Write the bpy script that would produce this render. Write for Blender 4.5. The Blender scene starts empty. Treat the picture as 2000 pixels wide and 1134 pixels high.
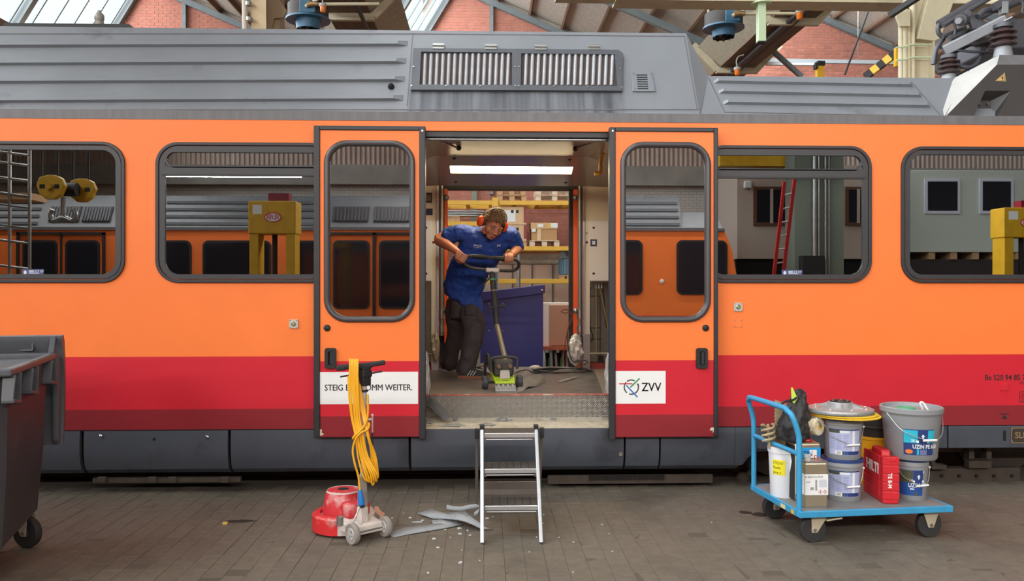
import bpy, bmesh, math, random
from mathutils import Vector, Matrix, Euler
from mathutils.geometry import tessellate_polygon
random.seed(7)
scn = bpy.context.scene
COL = scn.collection
PI = math.pi
R = math.radians

# ------------------------------------------------------------------ camera
FPX = 1575.0            # focal length in pixels of the 2000 px frame
YAW = R(1.87)           # the camera looks a little to the right of square-on
CAM = Vector((0.0, -6.3, 1.6))
HOR = 560.0             # image row of the horizon
cam_d = bpy.data.cameras.new('camera')
cam_d.sensor_width = 36.0
cam_d.lens = FPX * 36.0 / 2000.0
cam_d.shift_y = -(567.0 - HOR) / 2000.0
cam_d.clip_end = 200
cam = bpy.data.objects.new('camera', cam_d)
cam.location = CAM
cam.rotation_euler = (PI / 2, 0, -YAW)
COL.objects.link(cam)
scn.camera = cam

# ------------------------------------------------------------------ world, exposure
scn.view_settings.view_transform = 'Standard'
scn.view_settings.look = 'None'
scn.view_settings.gamma = 1.0
scn.view_settings.use_curve_mapping = False
scn.view_settings.exposure = 0.28
world = bpy.data.worlds.new('overcast_sky')
scn.world = world
world.use_nodes = True
wb = world.node_tree.nodes['Background']
wb.inputs[0].default_value = (0.93, 0.97, 1.0, 1)
wb.inputs[1].default_value = 1.0

# saw-tooth roof of the hall: ridges run along Y
BACK = 16.5
RIDGE_Z, VALLEY_Z = 10.24, 7.30
PERIOD = 8.64
VALLEYS = [-2.63 + PERIOD * k for k in (-2, -1, 0, 1, 2)]   # x of the valley lines
RIDGE_DX = 1.78                                             # ridge lies this far right of its valley
FRONT = -19.0

def daylight(name, loc, sx, sy, power, direction, color=(0.96, 0.98, 1.0)):
    l = bpy.data.lights.new(name, 'AREA')
    l.shape = 'RECTANGLE'; l.size = sx; l.size_y = sy
    l.energy = power; l.color = color
    o = bpy.data.objects.new(name, l)
    o.location = loc
    o.rotation_euler = Vector(direction).to_track_quat('-Z', 'Y').to_euler()
    COL.objects.link(o)
    return o
GLAZE_LEN = math.hypot(RIDGE_DX, RIDGE_Z - VALLEY_Z)
_n = Vector((RIDGE_Z - VALLEY_Z, 0, -RIDGE_DX)).normalized()
for _i, _vx in enumerate(VALLEYS[1:4]):
    # the sky seen by one band of roof glazing, lying just outside the panes
    _o = daylight('sky_light', Vector((_vx + RIDGE_DX / 2, (FRONT + BACK) / 2, (RIDGE_Z + VALLEY_Z) / 2)) - _n * 0.35,
             GLAZE_LEN * 0.96, BACK - FRONT - 0.6, [3000, 3000, 3000][_i], _n)
    _o.rotation_euler = Matrix((( _n.cross(Vector((0, 1, 0))).normalized()), Vector((0, 1, 0)), -_n)).transposed().to_euler()

# ------------------------------------------------------------------ pixel measurements -> metres
FWD = Vector((math.sin(YAW), math.cos(YAW), 0))
RGT = Vector((math.cos(YAW), -math.sin(YAW), 0))
def ray(px, py):
    return FWD * FPX + RGT * (px - 1000.0) + Vector((0, 0, HOR - py))
def W(px, py, Y):
    r = ray(px, py); return CAM + r * ((Y - CAM.y) / r.y)
def G(px, py, Z=0.0):
    r = ray(px, py); return CAM + r * ((Z - CAM.z) / r.z)
def XP(px, Y): return W(px, HOR, Y).x
def PL(px, py, p0, n):
    r = ray(px, py); return CAM + r * ((p0 - CAM).dot(n) / r.dot(n))

# ------------------------------------------------------------------ materials
def S(r, g, b):
    def c(u):
        u /= 255.0
        return u / 12.92 if u <= 0.04045 else ((u + 0.055) / 1.055) ** 2.4
    return (c(r), c(g), c(b), 1.0)
MATS = {}
def mat(name, col, rough=0.5, metal=0.0, var=0.0, vs=6.0, bump=0.0, bs=60.0, dirt=None, ds=3.0, dth=0.55, spec=0.5, coat=0.0, emit=0.0, stretch=None):
    if name in MATS: return MATS[name]
    m = bpy.data.materials.new(name); m.use_nodes = True
    nt = m.node_tree; N = nt.nodes; L = nt.links
    b = N['Principled BSDF']
    b.inputs['Base Color'].default_value = col
    b.inputs['Roughness'].default_value = rough
    b.inputs['Metallic'].default_value = metal
    b.inputs['Specular IOR Level'].default_value = spec
    b.inputs['Coat Weight'].default_value = coat
    m.diffuse_color = col
    if emit:
        b.inputs['Emission Color'].default_value = col
        b.inputs['Emission Strength'].default_value = emit
    src = None
    if var or bump or dirt:
        tc = N.new('ShaderNodeTexCoord'); out = tc.outputs['Object']
        if stretch:
            mp = N.new('ShaderNodeMapping'); mp.inputs['Scale'].default_value = stretch
            L.new(out, mp.inputs[0]); out = mp.outputs[0]
    if var:
        n = N.new('ShaderNodeTexNoise'); n.inputs['Scale'].default_value = vs; n.inputs['Detail'].default_value = 6
        L.new(out, n.inputs['Vector'])
        r = N.new('ShaderNodeMapRange'); r.inputs[1].default_value = 0.3; r.inputs[2].default_value = 0.7
        r.inputs[3].default_value = 1 - var; r.inputs[4].default_value = 1 + var
        L.new(n.outputs[0], r.inputs[0])
        mx = N.new('ShaderNodeVectorMath'); mx.operation = 'SCALE'
        mx.inputs[0].default_value = col[:3]; L.new(r.outputs[0], mx.inputs['Scale'])
        src = mx.outputs[0]
    if dirt:
        n2 = N.new('ShaderNodeTexNoise'); n2.inputs['Scale'].default_value = ds; n2.inputs['Detail'].default_value = 8
        n2.inputs['Roughness'].default_value = 0.65
        L.new(out, n2.inputs['Vector'])
        r2 = N.new('ShaderNodeMapRange'); r2.inputs[1].default_value = dth; r2.inputs[2].default_value = dth + 0.12
        L.new(n2.outputs[0], r2.inputs[0])
        mix = N.new('ShaderNodeMix'); mix.data_type = 'RGBA'
        L.new(r2.outputs[0], mix.inputs[0])
        if src: L.new(src, mix.inputs[6])
        else: mix.inputs[6].default_value = col
        mix.inputs[7].default_value = dirt
        src = mix.outputs[2]
    if src: L.new(src, b.inputs['Base Color'])
    if bump:
        n3 = N.new('ShaderNodeTexNoise'); n3.inputs['Scale'].default_value = bs; n3.inputs['Detail'].default_value = 4
        L.new(out, n3.inputs['Vector'])
        bm_ = N.new('ShaderNodeBump'); bm_.inputs['Strength'].default_value = bump; bm_.inputs['Distance'].default_value = 0.01
        L.new(n3.outputs[0], bm_.inputs['Height']); L.new(bm_.outputs[0], b.inputs['Normal'])
    MATS[name] = m
    return m

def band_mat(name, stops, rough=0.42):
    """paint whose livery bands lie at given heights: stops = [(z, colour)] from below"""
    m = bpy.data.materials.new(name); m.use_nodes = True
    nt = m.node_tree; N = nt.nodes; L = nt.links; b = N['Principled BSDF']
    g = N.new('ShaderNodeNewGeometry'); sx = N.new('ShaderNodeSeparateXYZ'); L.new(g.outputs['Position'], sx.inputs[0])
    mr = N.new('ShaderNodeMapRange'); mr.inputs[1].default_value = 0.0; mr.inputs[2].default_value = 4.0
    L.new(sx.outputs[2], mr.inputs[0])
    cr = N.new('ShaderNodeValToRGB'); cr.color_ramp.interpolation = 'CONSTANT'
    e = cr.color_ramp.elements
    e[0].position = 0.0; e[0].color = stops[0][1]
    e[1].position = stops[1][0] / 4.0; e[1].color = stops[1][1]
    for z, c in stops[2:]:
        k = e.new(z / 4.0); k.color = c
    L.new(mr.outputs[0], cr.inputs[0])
    no = N.new('ShaderNodeTexNoise'); no.inputs['Scale'].default_value = 2.5; no.inputs['Detail'].default_value = 8
    L.new(g.outputs['Position'], no.inputs['Vector'])
    r = N.new('ShaderNodeMapRange'); r.inputs[1].default_value = 0.3; r.inputs[2].default_value = 0.75; r.inputs[3].default_value = 1.02; r.inputs[4].default_value = 0.95
    L.new(no.outputs[0], r.inputs[0])
    vm = N.new('ShaderNodeVectorMath'); vm.operation = 'SCALE'; L.new(cr.outputs[0], vm.inputs[0]); L.new(r.outputs[0], vm.inputs['Scale'])
    L.new(vm.outputs[0], b.inputs['Base Color'])
    b.inputs['Roughness'].default_value = rough
    b.inputs['Specular IOR Level'].default_value = 0.3
    MATS[name] = m
    return m

def glass_mat(name, refl=0.45, tint=(0.06, 0.06, 0.07), rcol=(0.95, 0.95, 0.95), wav=0.0):
    m = bpy.data.materials.new(name); m.use_nodes = True
    nt = m.node_tree; N = nt.nodes; L = nt.links
    N.remove(N['Principled BSDF'])
    gl = N.new('ShaderNodeBsdfGlossy'); gl.inputs['Color'].default_value = (*rcol, 1); gl.inputs['Roughness'].default_value = 0.0
    tr = N.new('ShaderNodeBsdfTransparent'); tr.inputs['Color'].default_value = (*tint, 1)
    mx = N.new('ShaderNodeMixShader'); mx.inputs[0].default_value = refl; L.new(tr.outputs[0], mx.inputs[1]); L.new(gl.outputs[0], mx.inputs[2])
    if wav:
        tc = N.new('ShaderNodeTexCoord'); n3 = N.new('ShaderNodeTexNoise'); n3.inputs['Scale'].default_value = 1.3; n3.inputs['Detail'].default_value = 1
        L.new(tc.outputs['Object'], n3.inputs['Vector'])
        bp = N.new('ShaderNodeBump'); bp.inputs['Strength'].default_value = wav; bp.inputs['Distance'].default_value = 0.01
        L.new(n3.outputs[0], bp.inputs['Height']); L.new(bp.outputs[0], gl.inputs['Normal'])
    L.new(mx.outputs[0], N['Material Output'].inputs[0])
    MATS[name] = m
    return m

# ------------------------------------------------------------------ mesh builder
def wm(o):
    m = o.matrix_basis.copy()
    if o.parent: m = wm(o.parent) @ o.matrix_parent_inverse @ m
    return m
def tag(o, label=None, cat=None, group=None, kind=None):
    if label: o['label'] = label
    if cat: o['category'] = cat
    if group: o['group'] = group
    if kind: o['kind'] = kind
    return o
def empty(name, loc=(0, 0, 0), rz=0.0, label=None, cat=None, group=None, kind=None):
    o = bpy.data.objects.new(name, None); o.empty_display_size = 0.1
    o.location = loc; o.rotation_euler = (0, 0, rz)
    COL.objects.link(o)
    return tag(o, label, cat, group, kind)
def set_parent(o, p):
    o.parent = p
    o.matrix_parent_inverse = wm(p).inverted()
def copy_tree(o, parent=None, label=None):
    c = o.copy(); COL.objects.link(c)
    if parent: c.parent = parent
    for ch in o.children: copy_tree(ch, c)
    if label: c['label'] = label
    return c

def rr(x0, x1, z0, z1, r, n=6):
    p = []
    for cx, cz, a0 in ((x1 - r, z1 - r, 0), (x0 + r, z1 - r, 90), (x0 + r, z0 + r, 180), (x1 - r, z0 + r, 270)):
        for i in range(n + 1):
            a = R(a0 + 90.0 * i / n); p.append((cx + r * math.cos(a), cz + r * math.sin(a)))
    return p
def circ(cx, cz, r, n=24): return [(cx + r * math.cos(2 * PI * i / n), cz + r * math.sin(2 * PI * i / n)) for i in range(n)]

class MB:
    def __init__(s, M=None):
        s.v = []; s.f = []; s.M = M
    def add(s, vs, fs):
        o = len(s.v)
        for p in vs:
            p = Vector(p)
            s.v.append(s.M @ p if s.M else p)
        for f in fs: s.f.append([o + i for i in f])
        return s
    def box(s, x0, x1, y0, y1, z0, z1):
        return s.add([(x0, y0, z0), (x1, y0, z0), (x1, y1, z0), (x0, y1, z0), (x0, y0, z1), (x1, y0, z1), (x1, y1, z1), (x0, y1, z1)],
                     [(0, 3, 2, 1), (4, 5, 6, 7), (0, 1, 5, 4), (1, 2, 6, 5), (2, 3, 7, 6), (3, 0, 4, 7)])
    def hexa(s, p):   # eight corners, bottom ring then top ring
        return s.add(p, [(0, 3, 2, 1), (4, 5, 6, 7), (0, 1, 5, 4), (1, 2, 6, 5), (2, 3, 7, 6), (3, 0, 4, 7)])
    def bar(s, a, b, w, h, up=(0, 0, 1)):
        a = Vector(a); b = Vector(b); d = (b - a).normalized(); u = Vector(up)
        if abs(d.dot(u)) > 0.98: u = Vector((0, 1, 0))
        x = d.cross(u).normalized() * (w / 2); z = x.cross(d).normalized() * (h / 2)
        return s.hexa([a - x - z, a + x - z, b + x - z, b - x - z, a - x + z, a + x + z, b + x + z, b - x + z])
    def ring(s, c, ax, r, n, ref=None):
        ax = Vector(ax).normalized(); u = Vector(ref) if ref else (Vector((0, 0, 1)) if abs(ax.z) < 0.9 else Vector((1, 0, 0)))
        x = ax.cross(u).normalized(); y = ax.cross(x).normalized()
        ra, rb = r if isinstance(r, tuple) else (r, r)
        return [Vector(c) + x * (ra * math.cos(2 * PI * i / n)) + y * (rb * math.sin(2 * PI * i / n)) for i in range(n)]
    def loft(s, rings, closed=False, caps=True):
        n = len(rings[0]); vs = [p for r_ in rings for p in r_]; fs = []
        m = len(rings)
        for k in range(m if closed else m - 1):
            a, b = k * n, ((k + 1) % m) * n
            for i in range(n): fs.append((a + i, a + (i + 1) % n, b + (i + 1) % n, b + i))
        if caps and not closed:
            fs.append(tuple(reversed(range(n)))); fs.append(tuple(range((m - 1) * n, m * n)))
        return s.add(vs, fs)
    def cyl(s, a, b, r0, r1=None, n=16):
        a = Vector(a); b = Vector(b); r1 = r0 if r1 is None else r1
        return s.loft([s.ring(a, b - a, r0, n), s.ring(b, b - a, r1, n)])
    def tube(s, pts, r, n=8, closed=False):
        pts = [Vector(p) for p in pts]; m = len(pts); rings = []
        t0 = (pts[1] - pts[0]).normalized()
        u = Vector((0, 0, 1)) if abs(t0.z) < 0.9 else Vector((1, 0, 0))
        x = t0.cross(u).normalized()
        for k in range(m):
            if closed: t = (pts[(k + 1) % m] - pts[k - 1]).normalized()
            else: t = (pts[min(k + 1, m - 1)] - pts[max(k - 1, 0)]).normalized()
            x = (x - t * x.dot(t)).normalized(); y = t.cross(x)
            rk = r[k] if isinstance(r, (list, tuple)) else r
            rings.append([pts[k] + x * (rk * math.cos(2 * PI * i / n)) + y * (rk * math.sin(2 * PI * i / n)) for i in range(n)])
        return s.loft(rings, closed)
    def lathe(s, prof, c=(0, 0, 0), n=24, ax=(0, 0, 1), ref=None):
        c = Vector(c); ax = Vector(ax).normalized(); rings = []
        for r_, z in prof: rings.append(s.ring(c + ax * z, ax, max(r_, 1e-4), n, ref))
        return s.loft(rings)
    def lathe_ring(s, prof, c=(0, 0, 0), n=24, ax=(0, 0, 1), ref=None):   # closed profile, no caps
        c = Vector(c); ax = Vector(ax).normalized()
        return s.loft([s.ring(c + ax * z, ax, max(r_, 1e-4), n, ref) for r_, z in prof], closed=True)
    def sphere(s, c, r, nu=16, nv=10, M=None):
        c = Vector(c); rx, ry, rz = r if isinstance(r, tuple) else (r, r, r); rings = []
        for j in range(nv + 1):
            a = -PI / 2 + PI * j / nv; q = max(math.cos(a), 1e-3)
            ring_ = [Vector((rx * q * math.cos(2 * PI * i / nu), ry * q * math.sin(2 * PI * i / nu), rz * math.sin(a))) for i in range(nu)]
            if M: ring_ = [M @ p for p in ring_]
            rings.append([c + p for p in ring_])
        return s.loft(rings)
    def plate(s, outer, holes=(), y0=0.0, y1=0.01, fn=None):
        """flat sheet in the x-z plane between two y values, holes cut through"""
        fn = fn or (lambda x, z, y: (x, y, z))
        loops = [list(outer)] + [list(h) for h in holes]
        tri = tessellate_polygon([[Vector((x, z, 0)) for x, z in l] for l in loops])
        flat = [p for l in loops for p in l]; n = len(flat)
        vs = [fn(x, z, y0) for x, z in flat] + [fn(x, z, y1) for x, z in flat]
        fs = [tuple(t) for t in tri] + [tuple(n + i for i in reversed(t)) for t in tri]
        k = 0
        for l in loops:
            m = len(l)
            for i in range(m):
                a, b = k + i, k + (i + 1) % m; fs.append((a, b, n + b, n + a))
            k += m
        return s.add(vs, fs)
    def build(s, name, material, parent=None, smooth=None, bevel=0.0, bseg=2, kind=None, mods=()):
        me = bpy.data.meshes.new(name)
        if s.v:
            lo = Vector([min(p[i] for p in s.v) for i in range(3)]); hi = Vector([max(p[i] for p in s.v) for i in range(3)])
            c = (lo + hi) / 2
        else: c = Vector()
        bm = bmesh.new()
        vs = [bm.verts.new(p - c) for p in s.v]
        for f in s.f:
            if len(set(f)) < 3: continue
            try: bm.faces.new([vs[i] for i in f])
            except ValueError: pass
        bmesh.ops.recalc_face_normals(bm, faces=bm.faces)
        bm.to_mesh(me); bm.free()
        if smooth:
            me.polygons.foreach_set('use_smooth', [True] * len(me.polygons))
            me.set_sharp_from_angle(angle=R(smooth if smooth > 1 else 40))
        o = bpy.data.objects.new(name, me)
        me.materials.append(material)
        o.location = c
        COL.objects.link(o)
        if parent: set_parent(o, parent)
        if bevel:
            b = o.modifiers.new('bevel', 'BEVEL'); b.width = bevel; b.segments = bseg; b.limit_method = 'ANGLE'; b.angle_limit = R(40); b.harden_normals = False
        if kind: o['kind'] = kind
        return o

def share(name, src, loc, parent=None, rot=None, scale=None):
    """a repeat that shares its mesh with src"""
    o = bpy.data.objects.new(name, src.data); o.location = loc
    if rot is not None: o.rotation_euler = rot
    if scale is not None: o.scale = scale
    COL.objects.link(o)
    for md in src.modifiers:
        k = o.modifiers.new(md.name, md.type)
        if md.type == 'BEVEL':
            k.width = md.width; k.segments = md.segments; k.limit_method = md.limit_method; k.angle_limit = md.angle_limit
    if parent: set_parent(o, parent)
    return o

def text(name, body, size, material, origin, xdir, zdir, parent=None, align='LEFT', depth=0.0006, sx=1.0, bold=0.0, center=False, fn=None):
    """lettering as a thin mesh lying on a surface; origin = left end of the base line"""
    cu = bpy.data.curves.new(name, 'FONT'); cu.body = body; cu.size = size; cu.align_x = align
    cu.extrude = depth; cu.offset = bold; cu.resolution_u = 3
    if center: cu.align_y = 'CENTER'
    t = bpy.data.objects.new(name + '_tmp', cu); COL.objects.link(t)
    dg = bpy.context.evaluated_depsgraph_get()
    me = bpy.data.meshes.new_from_object(t.evaluated_get(dg))
    bpy.data.objects.remove(t); bpy.data.curves.remove(cu)
    x = Vector(xdir).normalized() * sx; z = Vector(zdir).normalized(); n = Vector(xdir).normalized().cross(z)
    M = Matrix(((x.x, z.x, n.x, origin[0]), (x.y, z.y, n.y, origin[1]), (x.z, z.z, n.z, origin[2]), (0, 0, 0, 1)))
    if fn:
        for v_ in me.vertices: v_.co = fn(v_.co.x * sx, v_.co.y, v_.co.z)
    else: me.transform(M)
    me.materials.clear(); me.materials.append(material)
    o = bpy.data.objects.new(name, me)
    COL.objects.link(o)
    if parent: set_parent(o, parent)
    return o
def smooth_path(pts, k=6):
    """Catmull-Rom through points"""
    p = [Vector(q) for q in pts]; p = [p[0] * 2 - p[1]] + p + [p[-1] * 2 - p[-2]]; out = []
    for i in range(1, len(p) - 2):
        for j in range(k):
            t = j / k
            out.append(0.5 * ((2 * p[i]) + (p[i + 1] - p[i - 1]) * t + (2 * p[i - 1] - 5 * p[i] + 4 * p[i + 1] - p[i + 2]) * t * t + (3 * p[i] - p[i - 1] - 3 * p[i + 1] + p[i + 2]) * t ** 3))
    out.append(p[-2]); return out

# colours shared by several things
M_RUB = mat('black_rubber', S(43, 42, 46), 0.45, var=0.12, vs=20)
M_BLACK = mat('matt_black', S(28, 28, 30), 0.6, var=0.15)
M_DARK = mat('dark_recess', S(24, 22, 22), 0.9)
M_CHROME = mat('bright_steel', S(190, 190, 190), 0.25, 1.0)
M_STEEL = mat('brushed_steel', S(165, 165, 162), 0.4, 0.9, var=0.1)
M_ALU = mat('aluminium', S(205, 207, 210), 0.35, 0.85, var=0.06)
M_WHITE = mat('white_print', S(235, 236, 234), 0.45)
M_INK = mat('dark_print', S(60, 58, 62), 0.5)

# ================================================================== THE HALL
def world_mat(name, col, dark, rough=0.75, s1=1.2, s2=14.0, rnd=0.12, bump=0.25):
    """worn flooring: wide stains and fine grit in world space, a little different from piece to piece"""
    m = bpy.data.materials.new(name); m.use_nodes = True
    nt = m.node_tree; N = nt.nodes; L = nt.links; b = N['Principled BSDF']
    g = N.new('ShaderNodeNewGeometry')
    n1 = N.new('ShaderNodeTexNoise'); n1.inputs['Scale'].default_value = s1; n1.inputs['Detail'].default_value = 7; n1.inputs['Roughness'].default_value = 0.6
    n2 = N.new('ShaderNodeTexNoise'); n2.inputs['Scale'].default_value = s2; n2.inputs['Detail'].default_value = 8; n2.inputs['Roughness'].default_value = 0.7
    L.new(g.outputs['Position'], n1.inputs['Vector']); L.new(g.outputs['Position'], n2.inputs['Vector'])
    r1 = N.new('ShaderNodeMapRange'); r1.inputs[1].default_value = 0.52; r1.inputs[2].default_value = 0.72; L.new(n1.outputs[0], r1.inputs[0])
    r2 = N.new('ShaderNodeMapRange'); r2.inputs[1].default_value = 0.3; r2.inputs[2].default_value = 0.75; r2.inputs[3].default_value = 0.78; r2.inputs[4].default_value = 1.2; L.new(n2.outputs[0], r2.inputs[0])
    oi = N.new('ShaderNodeObjectInfo')
    r3 = N.new('ShaderNodeMapRange'); r3.inputs[3].default_value = 1 - rnd; r3.inputs[4].default_value = 1 + rnd; L.new(oi.outputs['Random'], r3.inputs[0])
    mx = N.new('ShaderNodeMix'); mx.data_type = 'RGBA'; mx.inputs[6].default_value = col; mx.inputs[7].default_value = dark
    f = N.new('ShaderNodeMath'); f.operation = 'MULTIPLY'; f.inputs[1].default_value = 0.7; L.new(r1.outputs[0], f.inputs[0]); L.new(f.outputs[0], mx.inputs[0])
    a = N.new('ShaderNodeVectorMath'); a.operation = 'SCALE'; L.new(mx.outputs[2], a.inputs[0]); L.new(r2.outputs[0], a.inputs['Scale'])
    c = N.new('ShaderNodeVectorMath'); c.operation = 'SCALE'; L.new(a.outputs[0], c.inputs[0]); L.new(r3.outputs[0], c.inputs['Scale'])
    L.new(c.outputs[0], b.inputs['Base Color'])
    b.inputs['Roughness'].default_value = rough
    bp = N.new('ShaderNodeBump'); bp.inputs['Strength'].default_value = bump; bp.inputs['Distance'].default_value = 0.006
    L.new(n2.outputs[0], bp.inputs['Height']); L.new(bp.outputs[0], b.inputs['Normal'])
    MATS[name] = m
    return m

M_PAVER = world_mat('worn_paver', S(106, 97, 85), S(70, 63, 55), rnd=0.05)
M_JOINT = mat('dirty_joint', S(88, 79, 68), 0.9)
# ---- floor and its pavers
floor = MB().box(-20, 23.5, FRONT, BACK + 0.3, -0.3, -0.0022).build('floor', M_JOINT)
tag(floor, kind='structure')
def paver_mesh(seed):
    rnd = random.Random(seed); w, l, h, c = 0.1176, 0.2376, 0.028, 0.0016
    x, y = w / 2, l / 2
    j = lambda: rnd.uniform(-0.0012, 0.0012)
    b = MB()
    b.add([(-x, -y, -h), (x, -y, -h), (x, y, -h), (-x, y, -h), (-x, -y, -c), (x, -y, -c), (x, y, -c), (-x, y, -c),
           (-x + c, -y + c, j()), (x - c, -y + c, j()), (x - c, y - c, j()), (-x + c, y - c, j())],
          [(0, 1, 5, 4), (1, 2, 6, 5), (2, 3, 7, 6), (3, 0, 4, 7), (4, 5, 9, 8), (5, 6, 10, 9), (6, 7, 11, 10), (7, 4, 8, 11), (8, 9, 10, 11)])
    return b
pav = [paver_mesh(i) for i in range(5)]
pav_src = []
spots = []
for i in range(-60, 66):
    for j in range(-3, 20):
        x = i * 0.12 + 0.05; y = -4.2 + j * 0.24 + (0.12 if i % 2 else 0.0)
        if y > 0.2: continue
        v = Vector((x, y, 0)) - CAM; d = v.dot(FWD)
        if d < 0.5: continue
        px = 1000 + FPX * v.dot(RGT) / d; py = HOR + FPX * CAM.z / d
        seen = -60 < px < 2060 and py < 1190
        spots.append((0 if seen else 1, d, x, y))
spots.sort()
rest = MB()
for k, (s_, d, x, y) in enumerate(spots):
    rnd = random.Random(k * 13 + 5); dz = rnd.uniform(-0.0016, 0.0016)
    if k < 300:
        if k < 5:
            o = pav[k].build('paver', M_PAVER, None); pav_src.append(o)
            o.location += Vector((x, y, dz)); set_parent(o, floor)
        else: share('paver', pav_src[k % 5], Vector((x, y, dz)) + Vector((0, 0, -0.014)), floor)
    else:
        b = pav[k % 5]
        rest.add([p + Vector((x, y, dz)) for p in b.v], b.f)
o = rest.build('paver_field', M_PAVER, floor, kind='stuff')

def brick_mat(name, c1, c2, cm, w=0.225, h=0.08, rot=0):
    m = bpy.data.materials.new(name); m.use_nodes = True
    nt = m.node_tree; N = nt.nodes; L = nt.links; b = N['Principled BSDF']
    g = N.new('ShaderNodeNewGeometry'); sp = N.new('ShaderNodeSeparateXYZ'); cb = N.new('ShaderNodeCombineXYZ')
    L.new(g.outputs['Position'], sp.inputs[0]); L.new(sp.outputs[rot], cb.inputs[0]); L.new(sp.outputs[2], cb.inputs[1])
    t = N.new('ShaderNodeTexBrick'); t.inputs['Scale'].default_value = 1.0
    t.inputs['Color1'].default_value = c1; t.inputs['Color2'].default_value = c2; t.inputs['Mortar'].default_value = cm
    t.inputs['Mortar Size'].default_value = 0.009; t.inputs['Brick Width'].default_value = w; t.inputs['Row Height'].default_value = h
    L.new(cb.outputs[0], t.inputs['Vector']); L.new(t.outputs[0], b.inputs['Base Color']); b.inputs['Roughness'].default_value = 0.85
    MATS[name] = m
    return m
BR1, BR2, BRM = S(180, 110, 92), S(158, 94, 78), S(196, 182, 166)
M_BRICKWALL = brick_mat('brickwork', BR1, BR2, BRM)
M_MORTAR = mat('mortar', BRM, 0.9, var=0.1)
M_BRICK = world_mat('red_brick', S(180, 112, 94), S(150, 90, 76), 0.85, 0.8, 9, rnd=0.16)
# ---- back gable wall: mortar slab with bricks standing proud of it where the picture shows them
wall_back = MB()
prof = [(-19.9, -0.1), (23.3, -0.1)]
for v in reversed(VALLEYS): prof += [(min(v + PERIOD, 23.3), VALLEY_Z), (v + RIDGE_DX, RIDGE_Z)]
prof += [(-19.9, VALLEY_Z)]
wall_back.plate(prof, (), BACK, BACK + 0.3)
wall_back = tag(wall_back.build('wall_back', M_BRICKWALL), kind='structure')
def zone(p0, q0, p1, q1):
    a = W(p0, q0, BACK); b = W(p1, q1, BACK); return a.x, b.x, b.z, a.z
mz = MB()
for (a, b_, c, d) in [zone(236, -14, 500, 66), zone(826, -14, 1130, 66), zone(1400, -14, 1770, 152), zone(866, 366, 1126, 620)]:
    mz.box(a, b_, BACK - 0.004, BACK, c, d)
mz.build('mortar_bed', M_MORTAR, wall_back)
def bricks_in(zn):
    x0, x1, z0, z1 = zn; out = []
    for r_ in range(int(z0 / 0.08), int(z1 / 0.08) + 1):
        z = r_ * 0.08 + 0.04
        x = math.floor(x0 / 0.225) * 0.225 + (0.1125 if r_ % 2 else 0)
        while x < x1:
            if x > x0: out.append((x, z))
            x += 0.225
    return out
br_v = MB().box(-0.107, 0.107, -0.014, 0, -0.0345, 0.0345)
bsrc = None; bcount = 0; brest = MB()
def in_gable(x, z, m=0.15):
    for v in VALLEYS:
        if v <= x < v + PERIOD:
            top = VALLEY_Z + (x - v) / RIDGE_DX * (RIDGE_Z - VALLEY_Z) if x < v + RIDGE_DX else RIDGE_Z - (x - v - RIDGE_DX) / (PERIOD - RIDGE_DX) * (RIDGE_Z - VALLEY_Z)
            return z < top - m
    return False
for zi, zn in enumerate([zone(1420, 0, 1765, 150), zone(840, 0, 1125, 64), zone(245, 0, 495, 64), zone(868, 372, 1124, 610)]):
    for (x, z) in bricks_in(zn):
        if zi < 3 and not in_gable(x, z): continue
        rnd = random.Random(int(x * 911 + z * 3571)); dy = rnd.uniform(0, 0.005)
        if bcount < 300:
            if bsrc is None:
                bsrc = br_v.build('brick', M_BRICK); bsrc.location = (x, BACK - 0.011 + dy, z); set_parent(bsrc, wall_back)
            else: share('brick', bsrc, (x, BACK - 0.011 + dy, z), wall_back)
            bcount += 1
        else: brest.add([p + Vector((x, BACK - 0.004 + dy, z)) for p in br_v.v], br_v.f)
brest.build('brick_field', M_BRICK, wall_back, kind='stuff')

# ---- other walls (seen only in the window panes)
M_SHEET = mat('corrugated_sheet', S(176, 158, 146), 0.5, 0.1, var=0.1, vs=2)
M_WHITEBRICK = brick_mat('white_brickwork', S(205, 200, 192), S(196, 190, 182), S(170, 165, 158), 0.25, 0.09)
M_CONC = mat('grey_concrete', S(150, 146, 138), 0.85, var=0.12, vs=2)
wf = MB().box(-19.9, 23.3, FRONT - 0.3, FRONT, -0.1, 5.3).build('wall_front', M_WHITEBRICK); tag(wf, kind='structure')
c = MB().box(-19.9, 23.3, FRONT, FRONT + 0.25, 4.75, 5.35).build('concrete_beam', M_CONC, wf)
pts = []
x = -19.9; k = 0
while x < 23.3:
    pts.append((x, FRONT + (0.02 if k % 4 in (0, 1) else 0.06))); x += 0.0375; k += 1
sh = MB(); nv = len(pts)
sh.add([(p[0], p[1], 5.3) for p in pts] + [(p[0], p[1], 10.3) for p in pts], [(i, i + 1, nv + i + 1, nv + i) for i in range(nv - 1)])
sh.build('corrugated_cladding', M_SHEET, wf)
for nm, x0, x1 in (('wall_left', -20.2, -19.9), ('wall_right', 23.3, 23.6)):
    tag(MB().box(x0, x1, FRONT, BACK, -0.1, 10.3).build(nm, M_CONC), kind='structure')

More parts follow.
